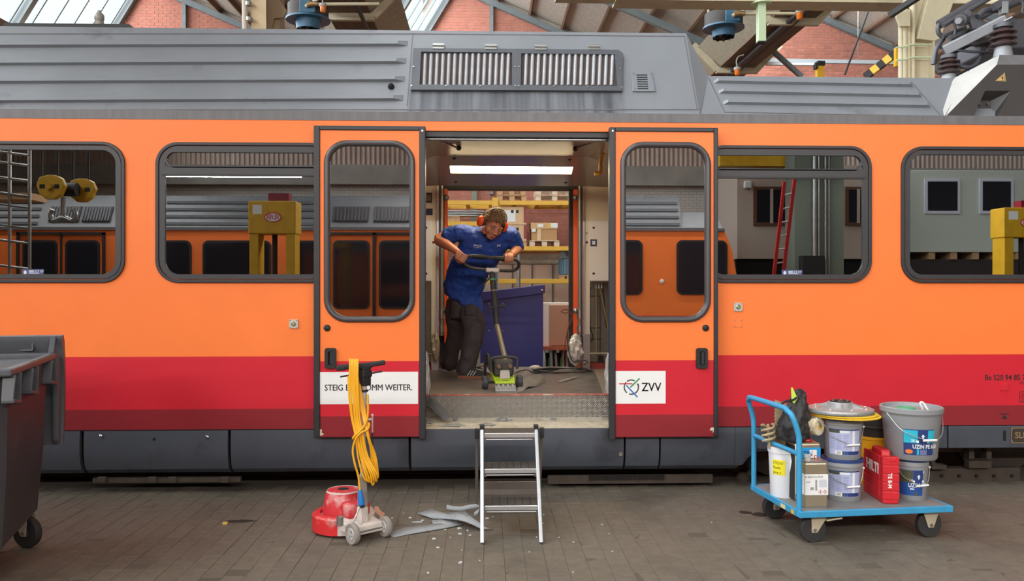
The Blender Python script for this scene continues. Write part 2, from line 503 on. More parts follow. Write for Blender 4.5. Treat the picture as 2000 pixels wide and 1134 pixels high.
# ---- saw-tooth roof
M_FIBRE = mat('fibre_board', S(180, 172, 160), 0.9, var=0.28, vs=30, bump=0.4, bs=90)
M_PURLIN = mat('timber_purlin', S(126, 100, 82), 0.8, var=0.15, vs=8, stretch=(1, 0.1, 1))
M_STEELGREY = mat('grey_painted_steel', S(112, 120, 122), 0.5, var=0.08)
M_BOARD = mat('brown_boards', S(124, 101, 82), 0.8, var=0.2, vs=5, stretch=(6, 0.3, 6))
M_CEMENT = mat('cement_board', S(172, 162, 142), 0.9, var=0.14, vs=14)
M_PANE = glass_mat('roof_glass', 0.04, (0.94, 0.96, 0.97))
TRUSS = [BACK - 0.12 - 3.55 * k for k in range(10)]
for bi, v in enumerate(VALLEYS):
    rx = v + RIDGE_DX; nx = min(v + PERIOD, 23.3)
    dirv = Vector((nx - rx, 0, (VALLEY_Z - RIDGE_Z) * (nx - rx) / (PERIOD - RIDGE_DX))); ln = dirv.length; dv = dirv / ln
    nrm = Vector((dv.z, 0, -dv.x))                       # points down into the hall
    if nrm.z > 0: nrm = -nrm
    a = Vector((rx, 0, RIDGE_Z)); b = a + dirv
    slab = MB(); up = -nrm * 0.08
    slab.hexa([Vector((a.x, FRONT, a.z)), Vector((b.x, FRONT, b.z)), Vector((b.x, BACK, b.z)), Vector((a.x, BACK, a.z)),
               Vector((a.x, FRONT, a.z)) + up, Vector((b.x, FRONT, b.z)) + up, Vector((b.x, BACK, b.z)) + up, Vector((a.x, BACK, a.z)) + up])
    slab = tag(slab.build('ceiling', M_FIBRE), kind='structure')
    if bi in (0, 4): continue
    # joints between the boards stand a few millimetres proud as cover strips
    for k in range(8):
        p = a + dv * (0.35 + k * 0.98) + nrm * 0.06
        if (p - a).dot(dv) > ln - 0.2: break
        MB().bar((p.x, FRONT, p.z), (p.x, BACK, p.z), 0.06, 0.12, nrm).build('purlin', M_PURLIN, slab)
    for y in TRUSS:
        MB().bar(Vector((a.x, y, a.z)) + nrm * 0.2, Vector((b.x, y, b.z)) + nrm * 0.2, 0.12, 0.16, nrm).build('rafter', M_STEELGREY, slab)
    if bi == 0: continue
    # glazing of this bay: frame, bars and panes
    ga = Vector((v, 0, VALLEY_Z)); gb = Vector((rx, 0, RIDGE_Z)); gd = (gb - ga).normalized(); gn = Vector((gd.z, 0, -gd.x))
    win = MB()
    for q in (ga + gd * 0.08, gb - gd * 0.08): win.bar((q.x, FRONT, q.z), (q.x, BACK, q.z), 0.1, 0.12, gn)
    win = tag(win.build('window_%d' % bi, M_STEELGREY), kind='structure')
    for y in TRUSS:
        MB().bar(Vector((ga.x, y, ga.z)) + gn * 0.08, Vector((gb.x, y, gb.z)) + gn * 0.08, 0.17, 0.2, gn).build('glazing_rafter', M_STEELGREY, win)
    p0 = b0 = None
    y = BACK - 0.3; n = 0
    while y > FRONT + 0.8:
        st = 0.71 if y > 2 else 3.55
        if y - st < FRONT: break
        q = MB(); q.hexa([Vector((ga.x, y - st, ga.z)), Vector((gb.x, y - st, gb.z)), Vector((gb.x, y, gb.z)), Vector((ga.x, y, ga.z)),
                Vector((ga.x, y - st, ga.z)) - gn * 0.006, Vector((gb.x, y - st, gb.z)) - gn * 0.006, Vector((gb.x, y, gb.z)) - gn * 0.006, Vector((ga.x, y, ga.z)) - gn * 0.006])
        q.build('pane', M_PANE, win)
        if b0 is None: b0 = MB().bar(Vector((ga.x, y, ga.z)) + gn * 0.03, Vector((gb.x, y, gb.z)) + gn * 0.03, 0.045, 0.06, gn).build('glazing_bar', M_STEELGREY, win)
        else: share('glazing_bar', b0, b0.location + Vector((0, y - (BACK - 0.3), 0)), win)
        y -= st; n += 1
    # boarded valley gutter under the valley line to the right of this bay
for v in VALLEYS[1:4]:
    g = MB(); w0, w1 = 0.95, 0.42
    for sgn in (-1, 1):
        g.hexa([(v + sgn * w0, FRONT, VALLEY_Z + 0.02), (v + sgn * (w0 - .05), FRONT, VALLEY_Z + 0.02), (v + sgn * (w0 - .05), BACK, VALLEY_Z + 0.02), (v + sgn * w0, BACK, VALLEY_Z + 0.02),
                (v + sgn * w1, FRONT, VALLEY_Z - .42), (v + sgn * (w1 - .05), FRONT, VALLEY_Z - .42), (v + sgn * (w1 - .05), BACK, VALLEY_Z - .42), (v + sgn * w1, BACK, VALLEY_Z - .42)])
    g = tag(g.build('trim_gutter', M_CEMENT), kind='structure')
    MB().box(v - w1, v + w1, FRONT, BACK, VALLEY_Z - 0.46, VALLEY_Z - 0.42).build('gutter_board', M_BOARD, g)
    for y in TRUSS:
        st = MB()
        for sgn in (-1, 1): st.bar((v + sgn * (w0 + .1), y, VALLEY_Z + .1), (v + sgn * (w1 + .06), y, VALLEY_Z - .5), 0.14, 0.07, (0, 1, 0))
        st.bar((v - w1 - .08, y, VALLEY_Z - .52), (v + w1 + .08, y, VALLEY_Z - .52), 0.14, 0.1, (0, 1, 0))
        st.build('gutter_stirrup', mat('beige_steel', S(196, 186, 158), 0.55, var=0.08), g)
# steel post standing on the middle of each gable wall
for v in VALLEYS[1:4]:
    px = {1: 360, 2: 960, 3: 1560}[VALLEYS.index(v)]
    if px == 1560: continue
    x = W(px, 20, BACK - 0.1).x
    t = MB().box(x - 0.05, x + 0.05, BACK - 0.14, BACK - 0.02, 4.2, RIDGE_Z - 0.35)
    tag(t.build('trim_post', M_STEELGREY), kind='structure')

# ================================================================== THE TRAIN
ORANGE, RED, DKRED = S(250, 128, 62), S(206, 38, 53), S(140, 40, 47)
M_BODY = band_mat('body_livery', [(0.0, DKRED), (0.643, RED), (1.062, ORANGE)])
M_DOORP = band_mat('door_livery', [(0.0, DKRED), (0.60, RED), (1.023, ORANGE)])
M_ORANGE = mat('orange_paint', ORANGE, 0.35)
M_ROOF = mat('grey_roof_paint', S(122, 126, 132), 0.42, var=0.07, vs=2.5, bump=0.05, bs=4, dirt=S(98, 100, 104), ds=2.0, dth=0.6)
M_ROOFD = mat('dirty_roof_edge', S(104, 102, 104), 0.5, var=0.15, vs=4, stretch=(4, 1, 0.6))
M_VENTF = mat('vent_frame_grey', S(78, 82, 88), 0.45, var=0.1)
M_SKIRT = mat('skirt_grey', S(72, 76, 85), 0.38, var=0.1, vs=3, dirt=S(56, 58, 64), ds=2.2, dth=0.56)
M_GLASS = glass_mat('tinted_window_glass', 0.44, (0.05, 0.05, 0.055), wav=0.012)
M_DGLASS = glass_mat('door_window_glass', 0.55, (0.03, 0.03, 0.035), (0.95, 0.93, 0.92), wav=0.010)
M_FRAME = mat('window_frame_grey', S(52, 50, 53), 0.45, var=0.06)
M_LIN = mat('lining_panel', S(214, 205, 190), 0.45, var=0.03)
M_CEIL = mat('ceiling_panel', S(176, 166, 152), 0.24, 0.15, var=0.03)
M_CAVE = mat('cavity_back', S(120, 116, 110), 0.8, var=0.15)

train = empty('train', (0, 0, 0), 0, 'orange and red railcar with a grey roof standing in the workshop', 'train')
XL, XR = -6.9, 7.4
ZC, ZB = 2.891, 0.50                     # top and bottom edge of the painted side

def wx(px, Y=0.0): return XP(px, Y)
# ---- painted side with its openings
WINS = [(-150, 245, False), (305, 650, True), (1372, 1701, True), (1759, 2130, False)]
WZ0, WZ1 = 1.632, 2.714
OX0, OX1 = wx(824), wx(1196)             # doorway
hole = [rr(wx(a) + 0.03, wx(b) - 0.03, WZ0 + 0.03, WZ1 - 0.03, 0.14) for a, b, h in WINS]
OZ1 = W(1000, 256, 0).z
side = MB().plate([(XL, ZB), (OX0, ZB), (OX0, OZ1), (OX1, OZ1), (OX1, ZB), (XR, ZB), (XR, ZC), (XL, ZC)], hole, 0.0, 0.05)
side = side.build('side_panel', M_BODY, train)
# ---- windows
def window(i, pa, pb, hop):
    x0, x1 = wx(pa), wx(pb)
    w = MB().plate(rr(x0, x1, WZ0, WZ1, 0.17, 8), [rr(x0 + .024, x1 - .024, WZ0 + .024, WZ1 - .024, 0.148, 8)], -0.020, 0.01)
    w = w.build('window', M_RUB, train, bevel=0.007, bseg=2)
    f = MB().plate(rr(x0 + .028, x1 - .028, WZ0 + .028, WZ1 - .028, 0.145, 8), [rr(x0 + .072, x1 - .072, WZ0 + .066, WZ1 - .066, 0.10, 8)], -0.012, 0.012)
    if hop:
        za, zb = W(450, 344, 0).z, W(450, 326, 0).z
        f.box(x0 + .05, x1 - .05, -0.017, 0.01, za, zb)
        f.box(x0 + .05, x1 - .05, -0.021, 0.01, za + 0.008, za + 0.016)
        f.plate(rr(x0 + .066, x1 - .066, zb - .01, WZ1 - .06, 0.08, 6), [rr(x0 + .085, x1 - .085, zb + .006, WZ1 - .078, 0.06, 6)], -0.017, 0.01)
    f.build('window_frame', M_FRAME, w, bevel=0.003, bseg=1)
    g = MB().plate(rr(x0 + .06, x1 - .06, WZ0 + .055, WZ1 - .055, 0.10, 6), (), 0.0, 0.004)
    g.build('window_glass', M_GLASS, w)
    return w
wins = [window(i, *a) for i, a in enumerate(WINS)]
M_STK = mat('blue_sticker', S(64, 74, 120), 0.5)
M_STKT = mat('sticker_print', S(206, 212, 226), 0.5)
for k, (pa, pb, ya, yb, wi) in enumerate([(43, 85, 538, 525.5, 0), (1527, 1567, 538.5, 527, 2)]):
    a, b = W(pa, ya, -0.006), W(pb, yb, -0.006)
    st = MB().box(a.x, b.x, -0.006, -0.004, a.z, b.z).build('phone_sticker', M_STK, wins[wi])
    h = b.z - a.z
    text('sticker_text', '0800 117 117', h * 0.52, M_STKT, (a.x + 0.052, -0.0068, a.z + h * 0.5), (1, 0, 0), (0, 0, 1), wins[wi], sx=0.78, bold=0.0006)
    q = MB()
    for r_ in range(2): q.box(a.x + .052, b.x - .012 - .02 * r_, -0.0068, -0.0062, a.z + .008 + .009 * r_, a.z + .012 + .009 * r_)
    q.sphere((a.x + .024, -.0066, (a.z + b.z) / 2), (.012, .001, .015), 10, 6)
    q.build('sticker_mark', M_STKT, wins[wi])
# ---- small fittings on the side
M_BUTP = mat('button_plate', S(196, 190, 178), 0.4, 0.3)
M_GREEN = mat('button_green', S(150, 165, 80), 0.3)
for (px, py) in ((574, 632), (1441, 599)):
    c = W(px, py, 0); s_ = 0.034
    b = MB().plate(rr(c.x - s_, c.x + s_, c.z - s_, c.z + s_, .006), (), -.012, 0).build('door_button_plate', M_BUTP, train, bevel=.002)
    MB().lathe([(.019, 0), (.019, .004), (.014, .007), (.014, .003), (.0, .003)], (c.x, -.012, c.z), 16, (0, -1, 0)).build('button_ring', M_STEEL, b, smooth=40)
    MB().sphere((c.x, -.016, c.z), (.010, .006, .010), 12, 8).build('button', M_GREEN, b, smooth=60)
    q = MB()
    for sx in (-1, 1):
        for sz in (-1, 1): q.cyl((c.x + sx * .026, -.012, c.z + sz * .026), (c.x + sx * .026, -.015, c.z + sz * .026), .004, n=8)
    q.build('rivets', M_CHROME, b)
c = W(1441, 631, 0); s_ = .033
b = MB().plate(rr(c.x - s_, c.x + s_, c.z - s_, c.z + s_, .006), (), -.004, 0).build('cover_plate', M_ORANGE, train, bevel=.002)
q = MB()
for sx in (-1, 1):
    for sz in (-1, 1): q.cyl((c.x + sx * .026, -.004, c.z + sz * .026), (c.x + sx * .026, -.008, c.z + sz * .026), .005, n=8)
q.build('rivets', M_STEEL, b)
# number and marks
M_BLK = mat('black_lettering', S(40, 34, 36), 0.5)
o = W(1923, 742, 0)
text('vehicle_number', 'Be 520 94 85 7', 0.062, M_BLK, (o.x, -0.0012, o.z), (1, 0, 0), (0, 0, 1), train, bold=0.0008, sx=0.87)
o = W(1991, 750, 0); text('operator_code', 'O-F', 0.034, M_BLK, (o.x, -0.0012, o.z), (1, 0, 0), (0, 0, 1), train)
a, b = W(1991, 785, 0), W(2030, 764, 0)
q = MB(); q.plate([(a.x, a.z), (b.x, a.z), (b.x, b.z), (a.x, b.z)], [[(a.x + .004, a.z + .004), (b.x - .004, a.z + .004), (b.x - .004, b.z - .004), (a.x + .004, b.z - .004)]], -.0015, -.0005)
q.box(a.x, b.x, -.0015, -.0005, (a.z + b.z) / 2 - .002, (a.z + b.z) / 2 + .002); q.build('data_panel', M_BLK, train)
o = W(1995, 772.5, 0); text('data_panel_text', '4', 0.034, M_BLK, (o.x, -.0012, o.z), (1, 0, 0), (0, 0, 1), train)
o = W(1995, 783, 0); text('data_panel_text', '2', 0.034, M_BLK, (o.x, -.0012, o.z), (1, 0, 0), (0, 0, 1), train)
c = W(1961, 755, 0); MB().box(c.x - .03, c.x + .03, -.008, 0, c.z - .03, c.z + .03).build('square_cover', mat('red_cover', RED, .35), train, bevel=.002)
c = W(1962, 812, 0)
q = MB(); q.box(c.x - .038, c.x + .038, -.0012, -.0004, c.z + .012, c.z + .020); q.plate([(c.x - .026, c.z - .022), (c.x + .026, c.z - .022), (c.x, c.z + .012)], (), -.0012, -.0004)
q.build('jacking_mark', M_BLK, train)

# ---- door leaves, slid open outside the body
DY = -0.085
def door_leaf(side_):
    if side_ == 'l': e0, e1, p0, p1, wl, wr, hx0, hx1, kx, kz = 613, 831, 625, 819, 634, 810, 635, 657, 639, 640
    else: e0, e1, p0, p1, wl, wr, hx0, hx1, kx, kz = 1190, 1402, 1202, 1394, 1212, 1387, 1359, 1381, 1378, 640
    zt, zb = W((e0 + e1) / 2, 246 if side_ == 'l' else 249, DY).z, W((e0 + e1) / 2, 853, DY).z
    X = lambda p: XP(p, DY)
    wz1, wz0 = W((wl + wr) / 2, 275 if side_ == 'l' else 278, DY).z, W((wl + wr) / 2, 628, DY).z
    leaf = MB().plate([(X(p0), zb), (X(p1), zb), (X(p1), zt - .03), (X(p0), zt - .03)], [rr(X(wl) + .02, X(wr) - .02, wz0 + .02, wz1 - .02, .15, 8)], DY, DY + .04)
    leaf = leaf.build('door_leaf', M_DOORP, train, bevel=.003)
    q = MB()
    q.box(X(e0), X(p0), DY - .012, DY + .05, zb - (.02 if side_ == 'r' else 0), zt)
    q.box(X(p1), X(e1), DY - .012, DY + .05, zb - (.02 if side_ == 'l' else 0), zt)
    q.box(X(p0), X(p1), DY - .010, DY + .05, zt - .034, zt)
    q.build('edge_seal', M_RUB, leaf, bevel=.006)
    # fat round rubber seal round the pane
    path = rr(X(wl) + .018, X(wr) - .018, wz0 + .018, wz1 - .018, .155, 10)
    q = MB().tube([(x, DY - .004, z) for x, z in path], .023, 10, closed=True)
    q.build('window_seal', mat('window_seal_rubber', S(74, 70, 72), .35), leaf, smooth=60)
    MB().plate(rr(X(wl) + .022, X(wr) - .022, wz0 + .022, wz1 - .022, .145, 8), (), DY + .006, DY + .012).build('window_glass', M_DGLASS, leaf)
    # handle with its recess
    a, b = W(hx0, 719, DY), W(hx1, 679, DY)
    h = MB().plate(rr(a.x, b.x, a.z, b.z, .018), [rr(a.x + .026, b.x - .026, a.z + .028, b.z - .026, .006)], DY - .024, DY)
    h = h.build('door_handle', M_BLACK, leaf, bevel=.006)
    MB().box(a.x + .02, b.x - .02, DY - .008, DY - .001, a.z + .02, b.z - .02).build('handle_pocket', M_DARK, h)
    MB().box((a.x + b.x) / 2 - .004, (a.x + b.x) / 2 + .018, DY - .016, DY - .006, a.z + .03, b.z - .03).build('handle_lever', M_RUB, h, bevel=.003)
    c = W(kx, kz, DY)
    MB().lathe([(.026, 0), (.026, .007), (.020, .012), (0, .013)], (c.x, DY, c.z), 20, (0, -1, 0)).build('lock_cap', M_BLACK, leaf, smooth=40)
    c = W(e1 - 6 if side_ == 'l' else e0 + 6, 256, DY)
    MB().cyl((c.x, DY - .012, c.z), (c.x, DY - .016, c.z), .007, n=8).build('screw', M_CHROME, leaf)
    # white notice
    if side_ == 'l': a, b = W(619.5, 789, DY), W(816.5, 725.5, DY)
    else: a, b = W(1202.5, 788, DY), W(1300, 724, DY)
    MB().box(max(a.x, X(p0)), b.x, DY - .0012, DY, a.z, b.z).build('white_notice', M_WHITE, leaf)
    return leaf
leaf_l, leaf_r = door_leaf('l'), door_leaf('r')
o = W(633.5, 762.5, DY)
for _d in (0, .0016): text('notice_text', 'STEIG EIN, KOMM WEITER.', 0.0665, M_INK, (o.x + _d, DY - .0018, o.z + _d * .4), (1, 0, 0), (0, 0, 1), leaf_l, sx=0.85)
# ZVV sign: broken ring with red, green and blue hands, then the letters
c = W(1233, 755.5, DY); rr_ = 0.060; yy = DY - .0018
q = MB()
for a0, a1 in ((-222, -128), (-108, -40), (8, 26), (62, 128)):
    a0, a1 = a0, a1
    n_ = 12; p_o = []; p_i = []
    for i in range(n_ + 1):
        t = R(a0 + (a1 - a0) * i / n_); p_o.append((c.x + rr_ * math.cos(t), c.z + rr_ * math.sin(t))); p_i.append((c.x + (rr_ - .0095) * math.cos(t), c.z + (rr_ - .0095) * math.sin(t)))
    q.plate(p_o + p_i[::-1], (), yy - .0004, yy + .0004)
a0, a1 = -44, 30
n_ = 14; p_o = []; p_i = []
for i in range(n_ + 1):
    t = R(a0 + (a1 - a0) * i / n_); p_o.append((c.x + rr_ * math.cos(t), c.z + rr_ * math.sin(t))); p_i.append((c.x + (rr_ - .0095) * math.cos(t), c.z + (rr_ - .0095) * math.sin(t)))
q.plate(p_o + p_i[::-1], (), yy - .0004, yy + .0004)
q.build('sign_ring', M_INK, leaf_r)
def stroke(pa, pb, w, nm, col):
    A, B = W(pa[0], pa[1], DY), W(pb[0], pb[1], DY); d = (B - A); d.y = 0; d.normalize(); n2 = Vector((-d.z, 0, d.x)) * w / 2
    MB().plate([((A - n2).x, (A - n2).z), ((B - n2).x, (B - n2).z), ((B + n2).x, (B + n2).z), ((A + n2).x, (A + n2).z)], (), yy - .001, yy).build(nm, mat(nm, col, .5), leaf_r)
stroke((1209, 749), (1235, 749), .009, 'sign_red_hand', S(200, 30, 45))
stroke((1231, 756), (1249, 738.5), .010, 'sign_green_hand', S(30, 140, 75))
stroke((1223, 752), (1245, 775), .010, 'sign_blue_hand', S(25, 110, 190))
o = W(1252.5, 763.5, DY)
for _d in (0, .0025): text('sign_letters', 'ZVV', 0.094, M_INK, (o.x + _d, yy - .0002, o.z + _d * .3), (1, 0, 0), (0, 0, 1), leaf_r, sx=0.88)
# chipped paint at the lower corners of the leaves
M_CHIP = mat('bare_filler', S(214, 200, 180), .7)
for (pts_, lf) in (([(1388, 835), (1396, 834), (1396.5, 843), (1391, 844), (1393, 840), (1386, 840)], leaf_r), ([(625, 838), (629, 838), (628, 844), (633, 848), (625, 851)], leaf_l)):
    w = [W(p, q_, DY) for p, q_ in pts_]
    MB().plate([(v.x, v.z) for v in w], (), DY - .0006, DY).build('paint_chip', M_CHIP, lf)

# ---- roof: upper fairing on the left, lower fairing on the right
UP0 = Vector((0, 0.03, 2.962)); UP1 = Vector((0, 0.40, 3.722)); UU = (UP1 - UP0).normalized(); UN = Vector((0, -UU.z, UU.y))
LP0 = Vector((0, 0.03, 2.945)); LP1 = Vector((0, 0.30, 3.340)); LU = (LP1 - LP0).normalized(); LN = Vector((0, -LU.z, LU.y))
def us(px, py):
    p = PL(px, py, UP0, UN); return p.x, (p - UP0).dot(UU)
def ls(px, py):
    p = PL(px, py, LP0, LN); return p.x, (p - LP0).dot(LU)
def ufn(x, s_, h): return Vector((x, UP0.y, UP0.z)) + UU * s_ - UN * -h * -1 if False else Vector((x, UP0.y, UP0.z)) + UU * s_ + UN * h
def lfn(x, s_, h): return Vector((x, LP0.y, LP0.z)) + LU * s_ + LN * h
def streak_mat(name, x0, x1, z0, z1):
    """grey roof paint with rain streaks of brake dust below the ventilation grilles"""
    m = M_ROOF.copy(); m.name = name; nt = m.node_tree; N = nt.nodes; L = nt.links; b = N['Principled BSDF']
    old = b.inputs['Base Color'].links[0].from_socket
    g = N.new('ShaderNodeNewGeometry'); sp = N.new('ShaderNodeSeparateXYZ'); L.new(g.outputs['Position'], sp.inputs[0])
    mp = N.new('ShaderNodeMapping'); mp.inputs['Scale'].default_value = (9, 0.5, 0.5); L.new(g.outputs['Position'], mp.inputs[0])
    n = N.new('ShaderNodeTexNoise'); n.inputs['Scale'].default_value = 1.6; n.inputs['Detail'].default_value = 6; L.new(mp.outputs[0], n.inputs['Vector'])
    def rng(sock, a, b_, c, d):
        r = N.new('ShaderNodeMapRange'); r.inputs[1].default_value = a; r.inputs[2].default_value = b_; r.inputs[3].default_value = c; r.inputs[4].default_value = d
        L.new(sock, r.inputs[0]); return r.outputs[0]
    def mul(p, q_):
        k = N.new('ShaderNodeMath'); k.operation = 'MULTIPLY'; L.new(p, k.inputs[0]); L.new(q_, k.inputs[1]); return k.outputs[0]
    f = mul(mul(rng(sp.outputs[0], x0 - .02, x0 + .02, 0, 1), rng(sp.outputs[0], x1 - .02, x1 + .02, 1, 0)), mul(rng(sp.outputs[2], z1 - .01, z1 + .01, 1, 0), rng(n.outputs[0], 0.36, 0.66, 0.25, 1.0)))
    mx = N.new('ShaderNodeMix'); mx.data_type = 'RGBA'; L.new(f, mx.inputs[0]); L.new(old, mx.inputs[6]); mx.inputs[7].default_value = S(70, 72, 80)
    L.new(mx.outputs[2], b.inputs['Base Color'])
    return m
vx0, vx1 = us(800, 178)[0], us(1217, 178)[0]
M_ROOFS = streak_mat('streaked_roof_paint', vx0, vx1, 0, ufn(0, us(1000, 174)[1], 0).z)
x_end_b, x_end_t = us(1365, 214)[0], us(1340, 64)[0]
s_top = us(700, 62)[1]; s_top = (UP1 - UP0).length
yb = 2.35
p = MB()
A, B = ufn(XL, 0, 0), ufn(x_end_b, 0, 0); Cc, D = ufn(x_end_t, s_top, 0), ufn(XL, s_top, 0)
E = PL(1383, 147, LP0 + LU * (LP1 - LP0).length, Vector((0, 0, 1))) if False else lfn(ls(1383, 147)[0], (LP1 - LP0).length, 0)
F = Vector((E.x + 0.25, 1.2, LP1.z)); H = Vector((Cc.x + 0.0, 1.2, Cc.z))
p.add([A, B, Cc, D, E, F, H, Vector((XL, yb, UP1.z)), Vector((H.x, yb, UP1.z)), Vector((F.x, yb, LP1.z)), Vector((XL, yb, 2.9)), Vector((F.x, yb, 2.9)), Vector((B.x, 0.05, 2.9)), Vector((XL, .05, 2.9))],
      [(0, 1, 2, 3), (1, 4, 2), (2, 4, 5, 6), (3, 2, 6), (3, 6, 8, 7), (6, 5, 9, 8), (7, 8, 9, 11, 10), (0, 3, 7, 10, 13)])
p.build('upper_roof_fairing', M_ROOFS, train)
# folded seams that frame the fairing
def useam(pts_, w=.008, h=.004, nm='roof_seam', m_=None, fn=ufn, sf=us):
    q = MB()
    for (a, b) in zip(pts_, pts_[1:]):
        a_ = fn(*sf(*a), h / 2); b_ = fn(*sf(*b), h / 2); q.bar(a_, b_, w, h, UN if fn is ufn else LN)
    return q.build(nm, m_ or M_ROOFD, train)
useam([(-200, 66), (806, 66), (1338, 71)]); useam([(-200, 215), (796, 214), (1364, 214)]); useam([(806, 67), (795, 206)], .006)
useam([(1336, 70), (1361, 212)], .006)
# pressed ribs
def rib(px0, px1, py0, py1, fn, sf, wd, ht, tl, tr, nm='roof_rib'):
    x0, s0 = sf(px0, py0); x1, s1 = sf(px1, py1)
    q = MB(); rings = []
    for t, k in ((0, 0 if tl else 1), (0.02 if tl else 0, 1), (1 - (0.02 if tr else 0), 1), (1, 0 if tr else 1)):
        x = x0 + (x1 - x0) * t; s_ = s0 + (s1 - s0) * t; hh = ht * k + .0005
        rings.append([fn(x, s_ - wd * .5, 0), fn(x, s_ - wd * .42, hh), fn(x, s_ + wd * .10, hh), fn(x, s_ + wd * .5, 0)])
    q.loft(rings); q.build(nm, M_ROOF, train)
for ya, yb_ in ((88, 85), (123, 119), (158.5, 154), (196, 191)):
    rib(-190, 797 - (ya - 85) * .08, ya, yb_, ufn, us, .060, .028, False, True)
# grilles
vent = MB()
def vq(pts_): return [us(*a) for a in pts_]
vo = vq([(803, 179), (808, 98), (1207, 101), (1216, 108), (1214, 181)])
h1 = vq([(820, 169), (823, 105), (1000, 107), (1000, 170)]); h2 = vq([(1017, 170), (1018, 108), (1200, 110), (1205, 172)])
vent.plate(vo, [h1, h2], .002, .026, fn=ufn)
vent = vent.build('ventilation_grille', M_VENTF, train, bevel=.004)
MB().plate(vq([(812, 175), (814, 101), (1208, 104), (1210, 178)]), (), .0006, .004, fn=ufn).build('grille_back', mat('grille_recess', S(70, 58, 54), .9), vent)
M_SLAT = mat('grille_slat_grey', S(168, 170, 174), .45, .2, var=.12, vs=9)
for (a, b) in ((824, 998), (1021, 1201)):
    n_ = 15
    for i in range(n_):
        px = a + (b - a) * (i + .5) / n_
        x0_, s0 = us(px - 1.2, 168.5); x1_, s1 = us(px + 1.2, 107.5)
        q = MB(); rings = []
        for (x, s_) in ((x0_, s0), (x1_, s1)):
            rings.append([ufn(x + .014 * math.cos(t), s_, .006 + .016 * math.sin(t)) for t in [PI * j / 6 for j in range(7)]])
        q.loft(rings); q.build('slat', M_SLAT, vent, smooth=50)
for px, py in ((857, 95), (959, 96), (1056, 97), (1159, 97)):
    x, s_ = us(px, py)
    q = MB(); q.plate([(x - .048, s_ - .028), (x + .048, s_ - .028), (x + .048, s_ + .03), (x - .048, s_ + .03)], (), .026, .032, fn=ufn)
    q.tube([ufn(x - .05, s_ + .004, .036), ufn(x + .05, s_ + .004, .036)], .009, 8)
    q.plate([(x - .04, s_ + .012), (x + .04, s_ + .012), (x + .04, s_ + .03), (x - .04, s_ + .03)], (), 0, .028, fn=ufn)
    q.build('hinge', M_STEEL, vent, bevel=.002, bseg=1)
q = MB()
for px, py in ((808, 135), (804, 172), (871, 172), (938, 172), (1006, 172), (1013, 172), (1081, 173), (1147, 174), (1213, 175), (1006, 135), (1013, 135), (1210, 139)):
    x, s_ = us(px, py); q.cyl(ufn(x, s_, .026), ufn(x, s_, .032), .008, n=8)
q.build('bolts', M_STEEL, vent, smooth=40)
# little louvre
sm = vq([(1235, 180), (1232, 143), (1272, 142), (1280, 180)])
hol = []
for i in range(7):
    y0 = 147.5 + i * 4.4; k = i * .35
    hol.append(vq([(1243 + k, y0 + 2), (1243 + k, y0), (1264 + k, y0), (1264 + k, y0 + 2)]))
sv = MB().plate(sm, hol, .002, .014, fn=ufn).build('small_louvre', M_ROOF, train, bevel=.003)
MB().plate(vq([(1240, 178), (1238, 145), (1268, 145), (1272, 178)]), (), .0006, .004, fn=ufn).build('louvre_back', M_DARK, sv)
q = MB()
for px, py in ((1237, 146), (1270, 146), (1240, 175), (1276, 176)):
    x, s_ = us(px, py); q.cyl(ufn(x, s_, .014), ufn(x, s_, .018), .006, n=8)
q.build('bolts', M_STEEL, sv)
x, s_ = us(764, 170); MB().lathe([(.026, 0), (.026, .012), (.018, .03), (.010, .042), (0, .045)], ufn(x, s_, 0), 16, UN).build('roof_valve', M_BLACK, train, smooth=50)
# edge strip between side and roof
MB().box(XL, XR, -.004, .05, ZC, 2.962).build('roof_edge_strip', M_ROOFD, train)
# lower fairing
p = MB(); L1 = (LP1 - LP0).length; xs_, xe = x_end_b - .3, XR
p.add([lfn(xs_, 0, 0), lfn(xe, 0, 0), lfn(xe, L1, 0), lfn(xs_, L1, 0), Vector((xs_, yb, LP1.z)), Vector((xe, yb, LP1.z)), Vector((xs_, yb, 2.9)), Vector((xe, yb, 2.9)), Vector((xs_, .05, 2.9)), Vector((xe, .05, 2.9))],
      [(0, 1, 2, 3), (3, 2, 5, 4), (4, 5, 7, 6), (6, 7, 9, 8), (0, 3, 4, 6, 8), (1, 2, 5, 7, 9)])
p.build('lower_roof_fairing', M_ROOF, train)
for (a, ya, b, yb_) in ((1394, 158, 1782, 165.5), (1403, 178, 1799, 186), (1412, 199.5, 1816, 206)):
    rib(a, b, ya, yb_, lfn, ls, .055, .026, True, True)
useam([(1384, 152), (1415, 219)], .007, .004, fn=lfn, sf=ls); useam([(1415, 219), (1838, 227)], .007, .004, fn=lfn, sf=ls); useam([(1780, 160), (1838, 227)], .007, .004, fn=lfn, sf=ls)
